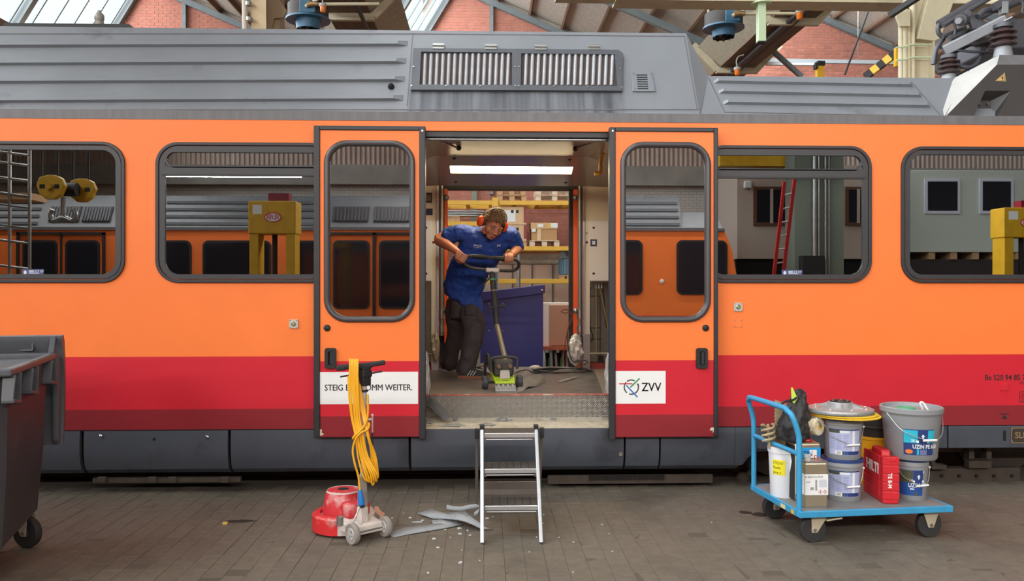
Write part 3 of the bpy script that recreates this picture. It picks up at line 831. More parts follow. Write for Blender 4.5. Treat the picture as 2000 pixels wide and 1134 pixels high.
# black tray and bell insulator on the left roof
c0, c1 = W(20, 55, 1.0), W(262, 55, 1.0)
tr = MB().box(c0.x, c1.x, .9, 1.5, c0.z - .02, c0.z + .015); tr.hexa([(c1.x, .9, c0.z - .02), (c1.x + .05, .9, c0.z - .03), (c1.x + .05, 1.5, c0.z - .03), (c1.x, 1.5, c0.z - .02), (c1.x, .9, c0.z + .015), (c1.x + .02, .9, c0.z + .0), (c1.x + .02, 1.5, c0.z), (c1.x, 1.5, c0.z + .015)])
tr = tr.build('roof_tray', M_BLACK, train)
q = MB()
for k in range(6): q.box(c0.x + .1 + k * .2, c0.x + .15 + k * .2, 1.0, 1.4, UP1.z - .01, c0.z - .02)
q.build('tray_feet', M_BLACK, tr)
b = W(194, 52, 1.15); k = 1 / 215.0
MB().lathe([(8 * k, 0), (8.5 * k, 9 * k), (7 * k, 10 * k), (9 * k, 14 * k), (9 * k, 22 * k), (6 * k, 26 * k), (3.5 * k, 27 * k), (3.5 * k, 31 * k), (0, 31 * k)], b, 20).build('bell_insulator', mat('grey_ceramic', S(150, 146, 138), .4), train, smooth=45)

# ---- pantograph base and pantograph (right)
M_PWHITE = mat('pale_fairing', S(178, 176, 172), .5, var=.08)
M_PDARK = mat('shaded_fairing', S(58, 54, 53), .5, var=.12)  # base colour darkened to stand in for shade on the front facet
M_PAN = mat('pantograph_steel', S(84, 84, 90), .45, .3, var=.1)
M_PANL = mat('pantograph_beam', S(140, 142, 146), .5, .2, var=.08)
P1, P2, P3, P4 = W(1835, 167, .36), W(1844, 230, .0), W(1947, 126, .03), W(1952, 107, .16)
xr = XR - .2; zt = W(1975, 111, .16).z
q = MB(); b1 = Vector((P1.x + .3, 1.9, P4.z)); b2 = Vector((xr, 1.9, P4.z))
q.add([P1, P2, P3, P4], [(0, 1, 2, 3)])
q.add([P1, P1 + Vector((.004, .3, 0)), P4 + Vector((.02, .5, 0)), P4], [(0, 1, 2, 3)])
base = empty('pantograph_base', P2); set_parent(base, train)
q = MB(); q.hexa([P1, P2, P3, P4, P1 + Vector((.012, .012, -.012)), P2 + Vector((.012, .012, 0)), P3 + Vector((.012, .012, -.012)), P4 + Vector((.012, .012, -.012))])
q.build('pale_facet', M_PWHITE, base)
m0, m1 = P1.lerp(P4, .5), P2
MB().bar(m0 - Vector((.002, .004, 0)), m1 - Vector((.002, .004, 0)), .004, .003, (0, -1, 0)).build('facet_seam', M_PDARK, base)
# dark front facet with a stepped pocket
fz = lambda px, py: W(px, py, .0 + .03 * max(0, min(1, (230 - py) / 104.0)))
n_front = (P3 - P2).cross(Vector((1, 0, 0))).normalized()
def fp(px, py): return PL(px, py, P2, n_front)
fu = Vector((1, 0, 0)); fv = (P3 - P2); fv = (fv - fu * fv.x).normalized(); fn_ = fu.cross(fv)
if fn_.y > 0: fn_ = -fn_
def f2(px, py):
    a = fp(px, py) - P2; return a.x, a.dot(fv)
ffn = lambda x, s_, h: P2 + fu * x + fv * s_ + fn_ * h
out = [f2(1844, 230), f2(2075, 230), f2(2075, 126), f2(1947, 126)]
pk = [f2(1924, 177), f2(1975, 177), f2(1949, 227), f2(1901, 227)]
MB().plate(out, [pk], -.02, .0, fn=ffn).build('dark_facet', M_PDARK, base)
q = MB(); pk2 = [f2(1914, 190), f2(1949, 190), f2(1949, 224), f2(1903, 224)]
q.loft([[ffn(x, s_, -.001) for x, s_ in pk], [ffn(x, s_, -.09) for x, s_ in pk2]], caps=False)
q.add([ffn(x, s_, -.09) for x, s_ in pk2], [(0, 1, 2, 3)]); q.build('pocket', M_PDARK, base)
q = MB()
for px in (1926, 1942): q.cyl(ffn(*f2(px, 197), -.09), ffn(*f2(px, 197), -.075), .012, n=10)
q.build('pocket_bolts', M_PAN, base, smooth=40)
t0 = W(2075, 107, .16)
q = MB(); q.add([P3, Vector((t0.x, P3.y, P3.z)), Vector((t0.x, P4.y, P4.z)), P4, Vector((P4.x, 2.0, P4.z)), Vector((t0.x, 2.0, P4.z))], [(0, 1, 2, 3), (3, 2, 5, 4)]); q.build('top_strip', M_ROOFD, base)
# high-voltage triangle
c = [(1943.5, 158), (1964, 159), (1962, 142)]
tri = MB().plate([f2(*a) for a in c], (), .001, .003, fn=ffn).build('warning_triangle', mat('warning_yellow', S(206, 172, 110), .5), base)
b_ = [f2(*a) for a in c]; cx_ = sum(a for a, _ in b_) / 3; cz_ = sum(a for _, a in b_) / 3
q = MB(); inn = [((x - cx_) * .72 + cx_, (z - cz_) * .72 + cz_) for x, z in b_]; inn2 = [((x - cx_) * .82 + cx_, (z - cz_) * .82 + cz_) for x, z in b_]
q.plate(inn2, [inn], .0031, .004, fn=ffn)
q.plate([(cx_ + .012, cz_ + .030), (cx_ - .008, cz_ - .002), (cx_ + .003, cz_ - .002), (cx_ - .006, cz_ - .026), (cx_ + .016, cz_ + .006), (cx_ + .004, cz_ + .006)], (), .0031, .004, fn=ffn)
q.build('lightning_mark', M_BLK, base)

pan = empty('pantograph', W(1950, 60, .4)); set_parent(pan, train)
M_INS = mat('brown_insulator', S(72, 58, 57), .18, var=.06)
def insulator(px, pyb, pyt, Y, wpx):
    b = W(px, pyb, Y); t = W(px, pyt, Y); H_ = t.z - b.z; r = wpx / FPX * (Y + 6.3) / 2
    prof = [(r * .55, 0)]
    for k in range(3):
        z = H_ * (.04 + .32 * k); prof += [(r * .60, z), (r * .98, z + H_ * .06), (r, z + H_ * .11), (r * .96, z + H_ * .16), (r * .62, z + H_ * .24)]
    prof += [(r * .55, H_)]
    o = MB().lathe(prof, b, 24).build('insulator', M_INS, pan, smooth=35)
    MB().lathe([(r * .95, -r * 1.1), (r * .95, -r * .85), (r * .72, -r * .8), (r * .60, 0), (0, 0)], b, 20).build('insulator_foot', M_PANL, o, smooth=40)
    MB().lathe([(r * .5, 0), (r * .72, H_ * .05), (r * .72, H_ * .25), (r * .5, H_ * .32), (0, H_ * .32)], t, 20).build('insulator_cap', M_PAN, o, smooth=40)
insulator(1853, 146, 116, .62, 42); insulator(1959, 93, 57, .34, 50)
insulator(1925, 128, 104, 1.7, 34)
Yp = .36
beam = MB().bar(W(1844, 99, .62), W(1966, 37, .34), .09, .085, (0, -.4, 1)).build('base_beam', M_PANL, pan, bevel=.008)
MB().bar(W(1848, 104, .70), W(1968, 44, 1.5), .05, .08).build('base_beam', M_PAN, pan, bevel=.006)
MB().bar(W(1870, 86, .66), W(1990, 75, 1.6), .3, .03).build('base_plate', M_PAN, pan)
for nm, pth, rad, Y in (
        ('lower_arm', [(1834, 48), (1922, -4), (1990, -44)], .040, .75), ('lower_arm', [(1842, 50), (1930, -2), (1998, -42)], .022, .60),
        ('horn', [(1838, 44), (1832, 52), (1834, 66), (1843, 74), (1836, 84), (1828, 98), (1823, 126)], .020, .75),
        ('link', [(1841, 72), (1866, 62), (1886, 54)], .020, .7), ('link', [(1854, 75), (1878, 66), (1900, 58)], .026, .62),
        ('control_rod', [(1854, 39), (1862, 42), (1866, 58), (1864, 68)], .010, .6),
        ('air_hose', [(1860, 118), (1872, 127), (1890, 132), (1905, 127), (1915, 112), (1921, 94)], .020, .6),
        ('stay', [(1868, 98), (1900, 101), (1942, 102)], .012, .55),
        ('upper_rod', [(1910, 32), (1925, 20), (1950, 19), (1980, 8), (1998, 0)], .026, .45), ('upper_rod', [(1908, 40), (1935, 24), (1960, 10), (1985, -6)], .022, .8),
        ('end_hook', [(1996, 2), (1998, 14), (1996, 24), (2001, 28)], .010, .4)):
    MB().tube(smooth_path([W(a, b, Y) for a, b in pth], 4), rad, 8).build(nm, M_PAN, pan, smooth=60)
# bearing bracket
q = MB(); Yb = .5
poly = [W(a, b, Yb) for a, b in ((1898, 58), (1889, 34), (1889, 26), (1893, 23), (1898, 25), (1903, 32), (1916, 40), (1932, 47), (1925, 53))]
q.plate([(v.x, v.z) for v in poly], (), Yb - .02, Yb + .02); q.cyl(W(1876, 40, Yb - .05), W(1886, 38, Yb + .04), .05, n=14)
q.cyl(W(1891, 27, Yb - .04), W(1891, 27, Yb + .04), .028, n=12); q.build('bearing_bracket', M_PAN, pan, bevel=.005)
MB().cyl(W(1871.5, 40.5, Yb - .12), W(1876, 40, Yb - .03), .028, n=6).build('bearing_nut', M_PANL, pan)
MB().bar(W(1960, 28, .34), W(1960, 4, .34), .055, .055).build('upright', M_PANL, pan, bevel=.005)
MB().bar(W(1962, 41, .30), W(1978, 33, .25), .02, .012).build('clamp_strap', M_PANL, pan)
MB().bar(W(1940, 14, .34), W(1990, -14, .34), .05, .06).build('cross_tube', M_PAN, pan)
MB().box(W(1945, 60, .9).x, W(2060, 60, .9).x, .9, 1.6, W(1950, 95, .9).z, W(1950, 35, .9).z).build('drive_box', M_PAN, pan, bevel=.02)

# ---- skirt panels
def skirt_piece(px0, px1, gap=.004):
    x0, x1 = wx(px0) + gap, wx(px1) - gap
    prof = [(.045, .492), (.0, .492), (-.006, .40), (-.005, .32), (.004, .25), (.028, .19), (.075, .155), (.13, .15), (.13, .17), (.05, .23), (.03, .30), (.03, .47), (.045, .48)]
    return MB().loft([[Vector((x, y, z)) for y, z in prof] for x in (x0, x1)])
PANELS = [(-420, 0), (0, 157), (163, 446), (450, 799), (802, 1219), (1221, 1288)]
sk = []
for a, b in PANELS: sk.append(skirt_piece(a, b).build('skirt_panel', M_SKIRT, train, smooth=30))
q = skirt_piece(1290, 1436, .003)
x0 = wx(1436)
n = 12; rings = []
for i in range(n + 1):
    t = i / n; x = x0 + (wx(1482) - x0) * t; zb = .15 + (.318 - .15) * (t * t * (3 - 2 * t))
    prof = [(.045, .492), (.0, .492), (-.006, .40), (-.005, max(.33, zb)), (.004 + .0 * t, max(.25, zb)), (.028 * (1 - t), max(.19, zb)), (.075 * (1 - t), max(.155, zb)), (.13 * (1 - t) + .02 * t, zb), (.13 * (1 - t) + .03 * t, zb + .01), (.05, max(.23, zb + .02)), (.03, max(.30, zb + .02)), (.03, .47), (.045, .48)]
    rings.append([Vector((x, y, z)) for y, z in prof])
q.loft(rings)
q.build('skirt_panel', M_SKIRT, train, smooth=30)
for a, b in ((1482, 1850), (1852, 2140)):
    MB().box(wx(a) + .002, wx(b) - .002, -.006, .03, .318, .492).build('skirt_panel', M_SKIRT, train, bevel=.006)
MB().box(wx(1436), wx(1500), .02, .05, .30, .492).build('skirt_back', M_SKIRT, train)
for px, py in ((197, 851), (405, 853)):
    c = W(px, py, -.01); MB().lathe([(.014, 0), (.014, .008), (.009, .012), (0, .012)], c, 14, (0, -1, 0)).build('skirt_bolt', M_CHROME, train, smooth=40)
c = W(301, 857, -.006); MB().lathe([(.011, 0), (.011, .004), (0, .005)], c, 12, (0, -1, 0)).build('skirt_bolt', M_DARK, train)
c = W(1212, 886, -.006); MB().lathe([(.016, 0), (.016, .006), (.009, .006), (.009, .002), (0, .002)], c, 14, (0, -1, 0)).build('skirt_lock', M_CHROME, train, smooth=40)
a, b = W(1959, 861, -.006), W(1965, 840, -.006)
MB().plate(rr(a.x, b.x, a.z, b.z, .011), (), -.0072, -.0062).build('skirt_slot', M_DARK, train)
a, b = W(1974, 865, -.006), W(2046, 834, -.006)
pl = MB().plate(rr(a.x, b.x, a.z, b.z, .008), (), -.012, -.006).build('maker_plate', mat('bronze_plate', S(76, 68, 60), .4, .4), train, bevel=.002)
q = MB().plate(rr(a.x, b.x, a.z, b.z, .008), [rr(a.x + .006, b.x - .006, a.z + .006, b.z - .006, .006)], -.0135, -.012)
M_BRZ = mat('bronze_edge', S(172, 146, 112), .4, .5); q.build('plate_rim', M_BRZ, pl)
o = W(1982, 855, -.012); text('plate_letters', 'SLM', .068, M_BRZ, (o.x, -.0135, o.z), (1, 0, 0), (0, 0, 1), pl, bold=.001)
q = MB()
for px, py in ((1977, 838), (1977, 861)):
    c = W(px, py, -.0135); q.cyl(c, c + Vector((0, -.003, 0)), .005, n=8)
q.build('plate_screws', M_BRZ, pl)
# rubber line under the painted side
MB().box(XL, OX0, .006, .04, .490, .502).build('sill_seal', M_DARK, train); MB().box(OX1, XR, .006, .04, .490, .502).build('sill_seal', M_DARK, train)
# underframe
M_UNDER = mat('underframe_dirt', S(58, 48, 42), .9, var=.2)
MB().box(XL, wx(1436), .16, 2.5, .13, .44).build('underframe', M_UNDER, train)
MB().box(wx(1436), XR, .75, 2.0, .30, .60).build('underframe', M_UNDER, train)
M_BOG = mat('bogie_brown', S(66, 56, 48), .85, var=.2, vs=10)
a, b = W(182, 942, .06), W(470, 931, .06)
hb = MB().box(a.x, b.x, .05, .09, a.z, b.z).build('hinge_rail', M_BOG, train)
for px in (200, 298, 338, 440):
    c = W(px, 936, .05); MB().bar((c.x - .035, .045, c.z), (c.x + .035, .045, c.z), .03, .05).build('hinge_knuckle', M_BOG, hb, bevel=.01)
a, b = W(1070, 940, .10), W(1392, 926, .10)
gr = MB().box(a.x, b.x, .10, .13, a.z - .02, b.z).build('cooling_grille', M_BOG, train)
for i in range(38):
    px = 1152 + i * 3.9; c = W(px, 931, .09)
    if i == 0: fin = MB().box(c.x - .004, c.x + .004, .085, .10, c.z - .025, c.z + .015).build('fin', M_DARK, gr); fx = c.x
    else: share('fin', fin, fin.location + Vector((c.x - fx, 0, 0)), gr)
# bogie on the right
M_WHEEL = mat('wheel_steel', S(66, 56, 50), .6, .4, var=.2)
for px in (1560, 2010):
    c = Vector((wx(px), .42, .36))
    w = MB().lathe([(.36, 0), (.36, .1), (.31, .11), (.29, .09), (.16, .07), (.1, .09), (.08, -.04), (0, -.04)], c, 36, (0, 1, 0)).build('wheel', M_WHEEL, train, smooth=35)
    MB().lathe([(.15, 0), (.15, .05), (.11, .08), (0, .08)], c + Vector((0, -.06, 0)), 20, (0, -1, 0)).build('axle_box', M_BOG, w, smooth=40)
bg = MB()
a, b = W(1440, 948, .2), W(1994, 918, .2)
bg.box(wx(1790, .2), b.x, .2, .3, a.z - .02, b.z + .02)
bg.box(wx(1640, .22), wx(2100, .22), .22, .34, .24, .33)
bg.box(wx(1940, .18), wx(2160, .18), .18, .26, .27, .32)
bg.build('bogie_frame', M_BOG, train, bevel=.012)
q = MB()
for px in (1838, 1872, 1906, 1940, 1975):
    c = W(px, 928, .2); q.cyl(c, c + Vector((0, -.02, 0)), .012, n=8)
q.build('frame_bolts', M_DARK, train)
q = MB(); q.box(wx(1893, .15), wx(1937, .15), .15, .22, W(1900, 914, .15).z, W(1900, 900, .15).z); q.box(wx(1893, .15), wx(1903, .15), .15, .22, .2, .32); q.box(wx(1927, .15), wx(1937, .15), .15, .22, .2, .32)
q.build('bracket', M_BOG, train)
q = MB().tube(smooth_path([W(1472, 880, .3), W(1462, 900, .3), W(1470, 915, .3), W(1458, 930, .3)], 4), .03, 8); q.sphere(W(1452, 935, .3), .06, 10, 8); q.build('brake_linkage', M_BOG, train, smooth=50)
q = MB().tube(smooth_path([W(1828, 880, .16), W(1822, 905, .16), W(1845, 912, .16)], 4), .02, 8); q.box(wx(1818, .14), wx(1846, .14), .12, .2, W(1830, 915, .14).z, W(1830, 907, .14).z); q.build('sand_pipe', M_BOG, train)
for y in (.62, 1.62):
    tag(MB().box(-19.8, 23, y, y + .07, -.006, .02).build('trim_rail', M_WHEEL), kind='structure')

# ---- vestibule
FZ = .72
def diamond_mat():
    m = bpy.data.materials.new('chequer_plate'); m.use_nodes = True; nt = m.node_tree; N = nt.nodes; L = nt.links; b = N['Principled BSDF']
    b.inputs['Base Color'].default_value = S(176, 168, 158); b.inputs['Metallic'].default_value = .4; b.inputs['Roughness'].default_value = .45
    g = N.new('ShaderNodeNewGeometry'); sp = N.new('ShaderNodeSeparateXYZ'); L.new(g.outputs['Position'], sp.inputs[0])
    cb = N.new('ShaderNodeCombineXYZ'); L.new(sp.outputs[0], cb.inputs[0]); ad = N.new('ShaderNodeMath'); ad.operation = 'ADD'; L.new(sp.outputs[2], ad.inputs[0]); L.new(sp.outputs[1], ad.inputs[1]); L.new(ad.outputs[0], cb.inputs[1])
    mp = N.new('ShaderNodeMapping'); mp.inputs['Rotation'].default_value = (0, 0, PI / 4); L.new(cb.outputs[0], mp.inputs[0])
    ck = N.new('ShaderNodeTexChecker'); ck.inputs['Scale'].default_value = 34; L.new(mp.outputs[0], ck.inputs['Vector'])
    w1 = N.new('ShaderNodeTexWave'); w1.bands_direction = 'X'; w1.inputs['Scale'].default_value = 27; L.new(mp.outputs[0], w1.inputs['Vector'])
    w2 = N.new('ShaderNodeTexWave'); w2.bands_direction = 'Y'; w2.inputs['Scale'].default_value = 27; L.new(mp.outputs[0], w2.inputs['Vector'])
    mx = N.new('ShaderNodeMix'); mx.data_type = 'FLOAT'; L.new(ck.outputs['Fac'], mx.inputs[0]); L.new(w1.outputs['Fac'], mx.inputs[2]); L.new(w2.outputs['Fac'], mx.inputs[3])
    bp = N.new('ShaderNodeBump'); bp.inputs['Strength'].default_value = 1.0; bp.inputs['Distance'].default_value = .008; L.new(mx.outputs[0], bp.inputs['Height']); L.new(bp.outputs[0], b.inputs['Normal'])
    return m
M_DIA = diamond_mat()
M_VFLOOR = world_mat('scraped_floor', S(138, 128, 118), S(84, 70, 60), .42, 2.2, 18, bump=.15)
M_TREAD = world_mat('dusty_step', S(196, 184, 164), S(150, 138, 120), .7, 5, 25)
ix0, ix1 = OX0 - .02, OX1 + .02
MB().box(XL + .1, XR - .1, .30, 2.58, FZ - .05, FZ).build('vestibule_floor', M_VFLOOR, train)
MB().box(ix0, ix1, .285, .30, .50, FZ - .006).build('step_riser', M_DIA, train)
MB().box(ix0, ix1, .278, .31, FZ - .006, FZ + .004).build('floor_edge_strip', mat('red_edge_strip', S(176, 96, 86), .6, var=.3, vs=8, dirt=S(210, 200, 190), ds=6), train)
st = MB().hexa([(ix0, .012, .46), (ix1, .012, .46), (ix1, .285, .50), (ix0, .285, .50), (ix0, .012, .492), (ix1, .012, .492), (ix1, .285, .535), (ix0, .285, .535)]); st.build('step_tread', M_TREAD, train, bevel=.004)
MB().box(ix0, ix1, .0, .012, .452, .490).build('step_nosing', M_DIA, train)
MB().box(ix0, ix1, -.002, .3, .42, .455).build('step_support', M_DARK, train)
q = MB().tube([W(1175, 812, .2), W(1195, 812, .2)], .012, 8); q.build('step_bracket', M_STEEL, train, smooth=50)
# floor patch of bare metal sheet on the right of the vestibule
a = G(1010, 768, FZ); b = G(1178, 768, FZ); c = G(1160, 722, FZ); d = G(1040, 722, FZ)
q = MB(); q.hexa([a, b, c, d] + [v + Vector((0, 0, .002)) for v in (a, b, c, d)]); q.build('bare_metal_sheet', mat('worn_metal_floor', S(120, 116, 110), .35, .5, var=.25, vs=7, dirt=S(92, 78, 66), ds=5), train)
# door surround and header
MB().box(ix0, ix1, .02, .10, OZ1 - .045, OZ1 + .02).build('door_header', M_RUB, train, bevel=.004)
MB().tube([(ix0, .06, OZ1 - .055), (ix1, .06, OZ1 - .055)], .012, 8).build('header_rod', M_CHROME, train, smooth=50)
for x, nm in ((OX0 - .04, 'door_post'), (OX1, 'door_post')):
    MB().box(x, x + .04, 0, .20, .46, OZ1 + .02).build(nm, M_RUB, train)
# ceiling of the vestibule
zc0 = 2.775
e = [(W(833, 272, .10), W(1187, 272, .10)), (W(848, 304, 1.0), W(1150, 306, 1.0)), (W(856, 363, 2.05), W(1140, 363, 2.05))]
for (l, r_) in e: z = (l.z + r_.z) / 2; l.z = z; r_.z = z
q = MB(); q.hexa([e[0][0], e[0][1], e[1][1], e[1][0]] + [v + Vector((0, 0, .02)) for v in (e[0][0], e[0][1], e[1][1], e[1][0])])
cf = q.build('front_ceiling_panel', M_CEIL, train)
dx = Vector((0, .004, 0))
l1, r1, l2, r2 = e[1][0] + dx, e[1][1] + dx, e[2][0], e[2][1]
uvec = (r1 - l1).normalized(); vvec = (l2 - l1); vvec = (vvec - uvec * vvec.dot(uvec)).normalized(); nvec = uvec.cross(vvec)
if nvec.z > 0: nvec = -nvec
def c2(px, py):
    p_ = PL(px, py, l1, nvec) - l1; return p_.dot(uvec), p_.dot(vvec)
cfn = lambda x, s_, h: l1 + uvec * x + vvec * s_ + nvec * h
out = [((v - l1).dot(uvec), (v - l1).dot(vvec)) for v in (l1, r1, r2, l2)]
lamp = [c2(879, 324), c2(1119, 326), c2(1116, 340), c2(880, 338)]
cb_ = MB().plate(out, [lamp], -.02, 0, fn=cfn).build('rear_ceiling_panel', M_CEIL, train)
q = MB().plate([c2(876, 322), c2(1122, 324), c2(1118, 342), c2(877, 340)], (), -.03, -.006, fn=cfn)
M_LAMP = mat('lamp_diffuser', (1.0, .80, .50, 1), .4); _b = M_LAMP.node_tree.nodes['Principled BSDF']; _b.inputs['Emission Color'].default_value = (1.0, .78, .46, 1); _b.inputs['Emission Strength'].default_value = 26.0
q.build('lamp_diffuser', M_LAMP, cb_)
q = MB()
for px, py in ((887, 309), (1113, 311), (890, 355), (1105, 356)):
    q.lathe([(.016, 0), (.016, .006), (.008, .010), (0, .010)], cfn(*c2(px, py), 0), 12, nvec)
q.build('ceiling_screws', M_BLACK, cb_, smooth=40)
for px, s_ in ((896, -1), (1124, 1)):
    c = W(px, 277, .45); c.z = e[0][0].z - .012
    MB().sphere(c, .022, 12, 8).build('arm_ball', M_BLACK, train, smooth=60)
    MB().tube([c, W(834 if s_ < 0 else 1187, 265, .05)], .009, 8).build('door_arm', M_CHROME, train, smooth=50)
# side ceiling pieces
for sg in (-1, 1):
    k = 0 if sg < 0 else 1
    pts_ = [e[0][k], e[1][k], e[2][k]]
    far = W(1300 if sg > 0 else 700, 362, 2.3); near = Vector((far.x, .10, e[0][k].z - .12)); far.z = e[2][k].z
    q = MB(); q.add(pts_ + [far, near], [(0, 1, 4), (1, 2, 3, 4)] if sg > 0 else [(0, 4, 1), (1, 4, 3, 2)])
    o = q.build('side_ceiling_panel', M_CEIL, train); s2 = o.modifiers.new('solid', 'SOLIDIFY'); s2.thickness = .01
# yellow grab handle
q = MB().tube(smooth_path([W(1186, 298, .75), W(1177, 300, .75), W(1173, 318, .8), W(1172, 336, .8), W(1161, 340, .8)], 4), .016, 8); q.build('yellow_grab_handle', mat('yellow_handle', S(226, 160, 30), .4), train, smooth=60)

# far side of the body with the opposite doorway
FY = 2.58
fx0, fx1 = XP(866, FY), XP(1122, FY); fz1 = W(1000, 372, FY).z
fs = MB().plate([(XL, .45), (fx0, .45), (fx0, fz1), (fx1, fz1), (fx1, .45), (XR, .45), (XR, ZC), (XL, ZC)], (), FY, FY + .05).build('far_side_panel', M_ORANGE, train)
MB().box(fx0 - .2, fx1 + .2, FY - .10, FY, fz1 - .0, fz1 + .05).build('far_header', M_BLACK, train)
for x0_, x1_ in ((fx0 - .035, fx0 + .02), (fx1 - .06, fx1 + .0)):
    MB().box(x0_, x1_, FY - .05, FY + .06, FZ, fz1).build('far_door_post', M_BLACK, train)
M_ORSTRIP = mat('orange_door_edge', S(232, 92, 40), .4)
MB().box(XP(1120, FY - .1), XP(1130, FY - .1), FY - .12, FY - .02, W(1125, 668, FY).z, fz1).build('far_door_edge', M_ORSTRIP, train)
MB().box(XP(868, FY - .1), XP(874, FY - .1), FY - .12, FY - .02, W(870, 668, FY).z, fz1).build('far_door_edge', M_ORSTRIP, train)
# roof lining above the saloon, end bulkheads
MB().box(XL + .1, XR - .1, .06, 2.56, 2.83, 2.87).build('saloon_roof', M_CAVE, train)
MB().box(XL, XL + .08, .02, 2.6, .5, 3.6).build('end_wall', M_ORANGE, train); MB().box(XR - .08, XR, .02, 2.6, .5, 3.3).build('end_wall', M_ORANGE, train)
# lining panels beside the opposite doorway, with equipment cupboards
LY = 2.28
def lz(py, px=1160): return W(px, py, LY).z
M_CUP = mat('cupboard_door', S(208, 206, 208), .4)
for sg in (1, -1):
    if sg > 0: a, b, ha, hb_, ca, cb2 = 1139, 1290, 1152, 1240, 1150.5, 1236
    else: a, b, ha, hb_, ca, cb2 = 735, 856.5, 775, 842.5, 785, 843
    X_ = lambda p: XP(p, LY)
    pan_ = MB().plate([(X_(a), lz(690)), (X_(b), lz(690)), (X_(b), lz(361)), (X_(a), lz(361))], [[(X_(ha), lz(689)), (X_(hb_), lz(689)), (X_(hb_), lz(549)), (X_(ha), lz(549))]], LY, LY + .03).build('lining_panel', M_LIN, train)
    cd = MB().box(X_(ca), X_(cb2), LY - .012, LY, lz(548), lz(430)).build('cupboard_door', M_CUP, pan_, bevel=.003)
    for py in (444.5, 534):
        px = 1159.5 if sg > 0 else 832.5
        MB().lathe([(.013, 0), (.013, .004), (.006, .006), (0, .006)], W(px, py, LY - .012), 12, (0, -1, 0)).build('cupboard_lock', M_BLACK, pan_, smooth=40)
    MB().box(X_(a), X_(b), LY + .05, FY - .02, FZ, FZ + .06).build('red_floor_beam', mat('red_primer', S(130, 50, 44), .7), pan_)
    MB().box(X_(735 if sg < 0 else 1139), X_(856 if sg < 0 else 1290), FY - .03, FY - .005, FZ, lz(361)).build('cavity_back', M_CAVE, pan_)
    bs_ = W(1145.5 if sg > 0 else 849, 690, LY)
    MB().box(X_(1139 if sg > 0 else 842.5), X_(1152 if sg > 0 else 856.5), LY - .002, LY + .03, FZ, lz(652)).build('panel_foot', M_STEEL, pan_)
    if sg > 0:
        s_ = W(1159.5, 474, LY - .013)
        k_ = MB().box(s_.x - .035, s_.x + .035, LY - .014, LY - .012, s_.z - .037, s_.z + .037).build('notice_sticker', mat('navy_sticker', S(40, 42, 78), .5), pan_)
        MB().plate([(s_.x - .022, s_.z - .018), (s_.x + .022, s_.z - .018), (s_.x + .014, s_.z + .0), (s_.x + .02, s_.z + .02), (s_.x - .02, s_.z + .02), (s_.x - .014, s_.z)], (), LY - .0155, LY - .0142).build('notice_mark', M_STKT, pan_)
        MB().lathe([(.014, 0), (.014, .004), (0, .005)], W(1146, 473, LY), 12, (0, -1, 0)).build('red_button', mat('dark_red_button', S(110, 24, 22), .4), pan_)
        MB().lathe([(.015, 0), (.015, .004), (0, .005)], W(1146, 455, LY), 12, (0, -1, 0)).build('key_switch', M_STEEL, pan_)
        # pipes in the open cavity
        M_PIPE = mat('brass_pipe', S(150, 134, 96), .4, .4)
        for p0, p1, rd, mm in (((1164.5, 553), (1165, 702), .010, M_PIPE), ((1170, 553), (1190, 650), .009, M_PIPE), ((1177, 553), (1184, 640), .006, M_BLACK), ((1172, 580), (1172, 700), .004, M_BLACK)):
            MB().tube([W(*p0, LY + .1), W(*p1, LY + .1)], rd, 8).build('pipe', mm, pan_, smooth=60)
        for px in (1164.5, 1170, 1175.5):
            MB().lathe([(.014, 0), (.014, .03), (.010, .035), (.010, .05), (0, .05)], W(px, 563, LY + .1), 10).build('pipe_union', M_STEEL, pan_, smooth=40)
        for py in (578, 640, 662):
            MB().tube([W(1152, py, LY + .12), W(1174, py, LY + .12)], .005, 6).build('cable_tie_bar', M_BLACK, pan_)
        MB().box(XP(1170, LY + .15), XP(1178, LY + .15), LY + .13, LY + .2, FZ, lz(697)).build('terminal_block', M_BLACK, pan_)
        MB().tube(smooth_path([W(1153, 560, LY + .06), W(1152, 600, LY + .06), W(1153, 640, LY + .06), W(1158, 655, LY + .06), W(1155, 668, LY + .06)], 4), .006, 6).build('loose_cable', M_BLACK, pan_)
    else:
        a_, b2_ = W(830, 390, LY), W(843.5, 376, LY)
        for (q0, q1, y0, y1, nm, cc) in ((825, 844, 396, 376, 'alarm_frame', S(70, 54, 48)), (831, 842, 392, 380, 'alarm_box', S(120, 112, 100)), (822, 845, 420, 407, 'notice_sticker', S(44, 46, 80))):
            A_, B_ = W(q0, y0, LY - .002), W(q1, y1, LY - .002); d_ = {'alarm_frame': .003, 'alarm_box': .008, 'notice_sticker': .003}[nm]
            MB().box(A_.x, B_.x, LY - d_, LY, A_.z, B_.z).build(nm, mat(nm + '_c', cc, .5), pan_)
        MB().lathe([(.014, 0), (.014, .004), (0, .005)], W(846.5, 473, LY), 12, (0, -1, 0)).build('red_button', MATS['dark_red_button'], pan_)
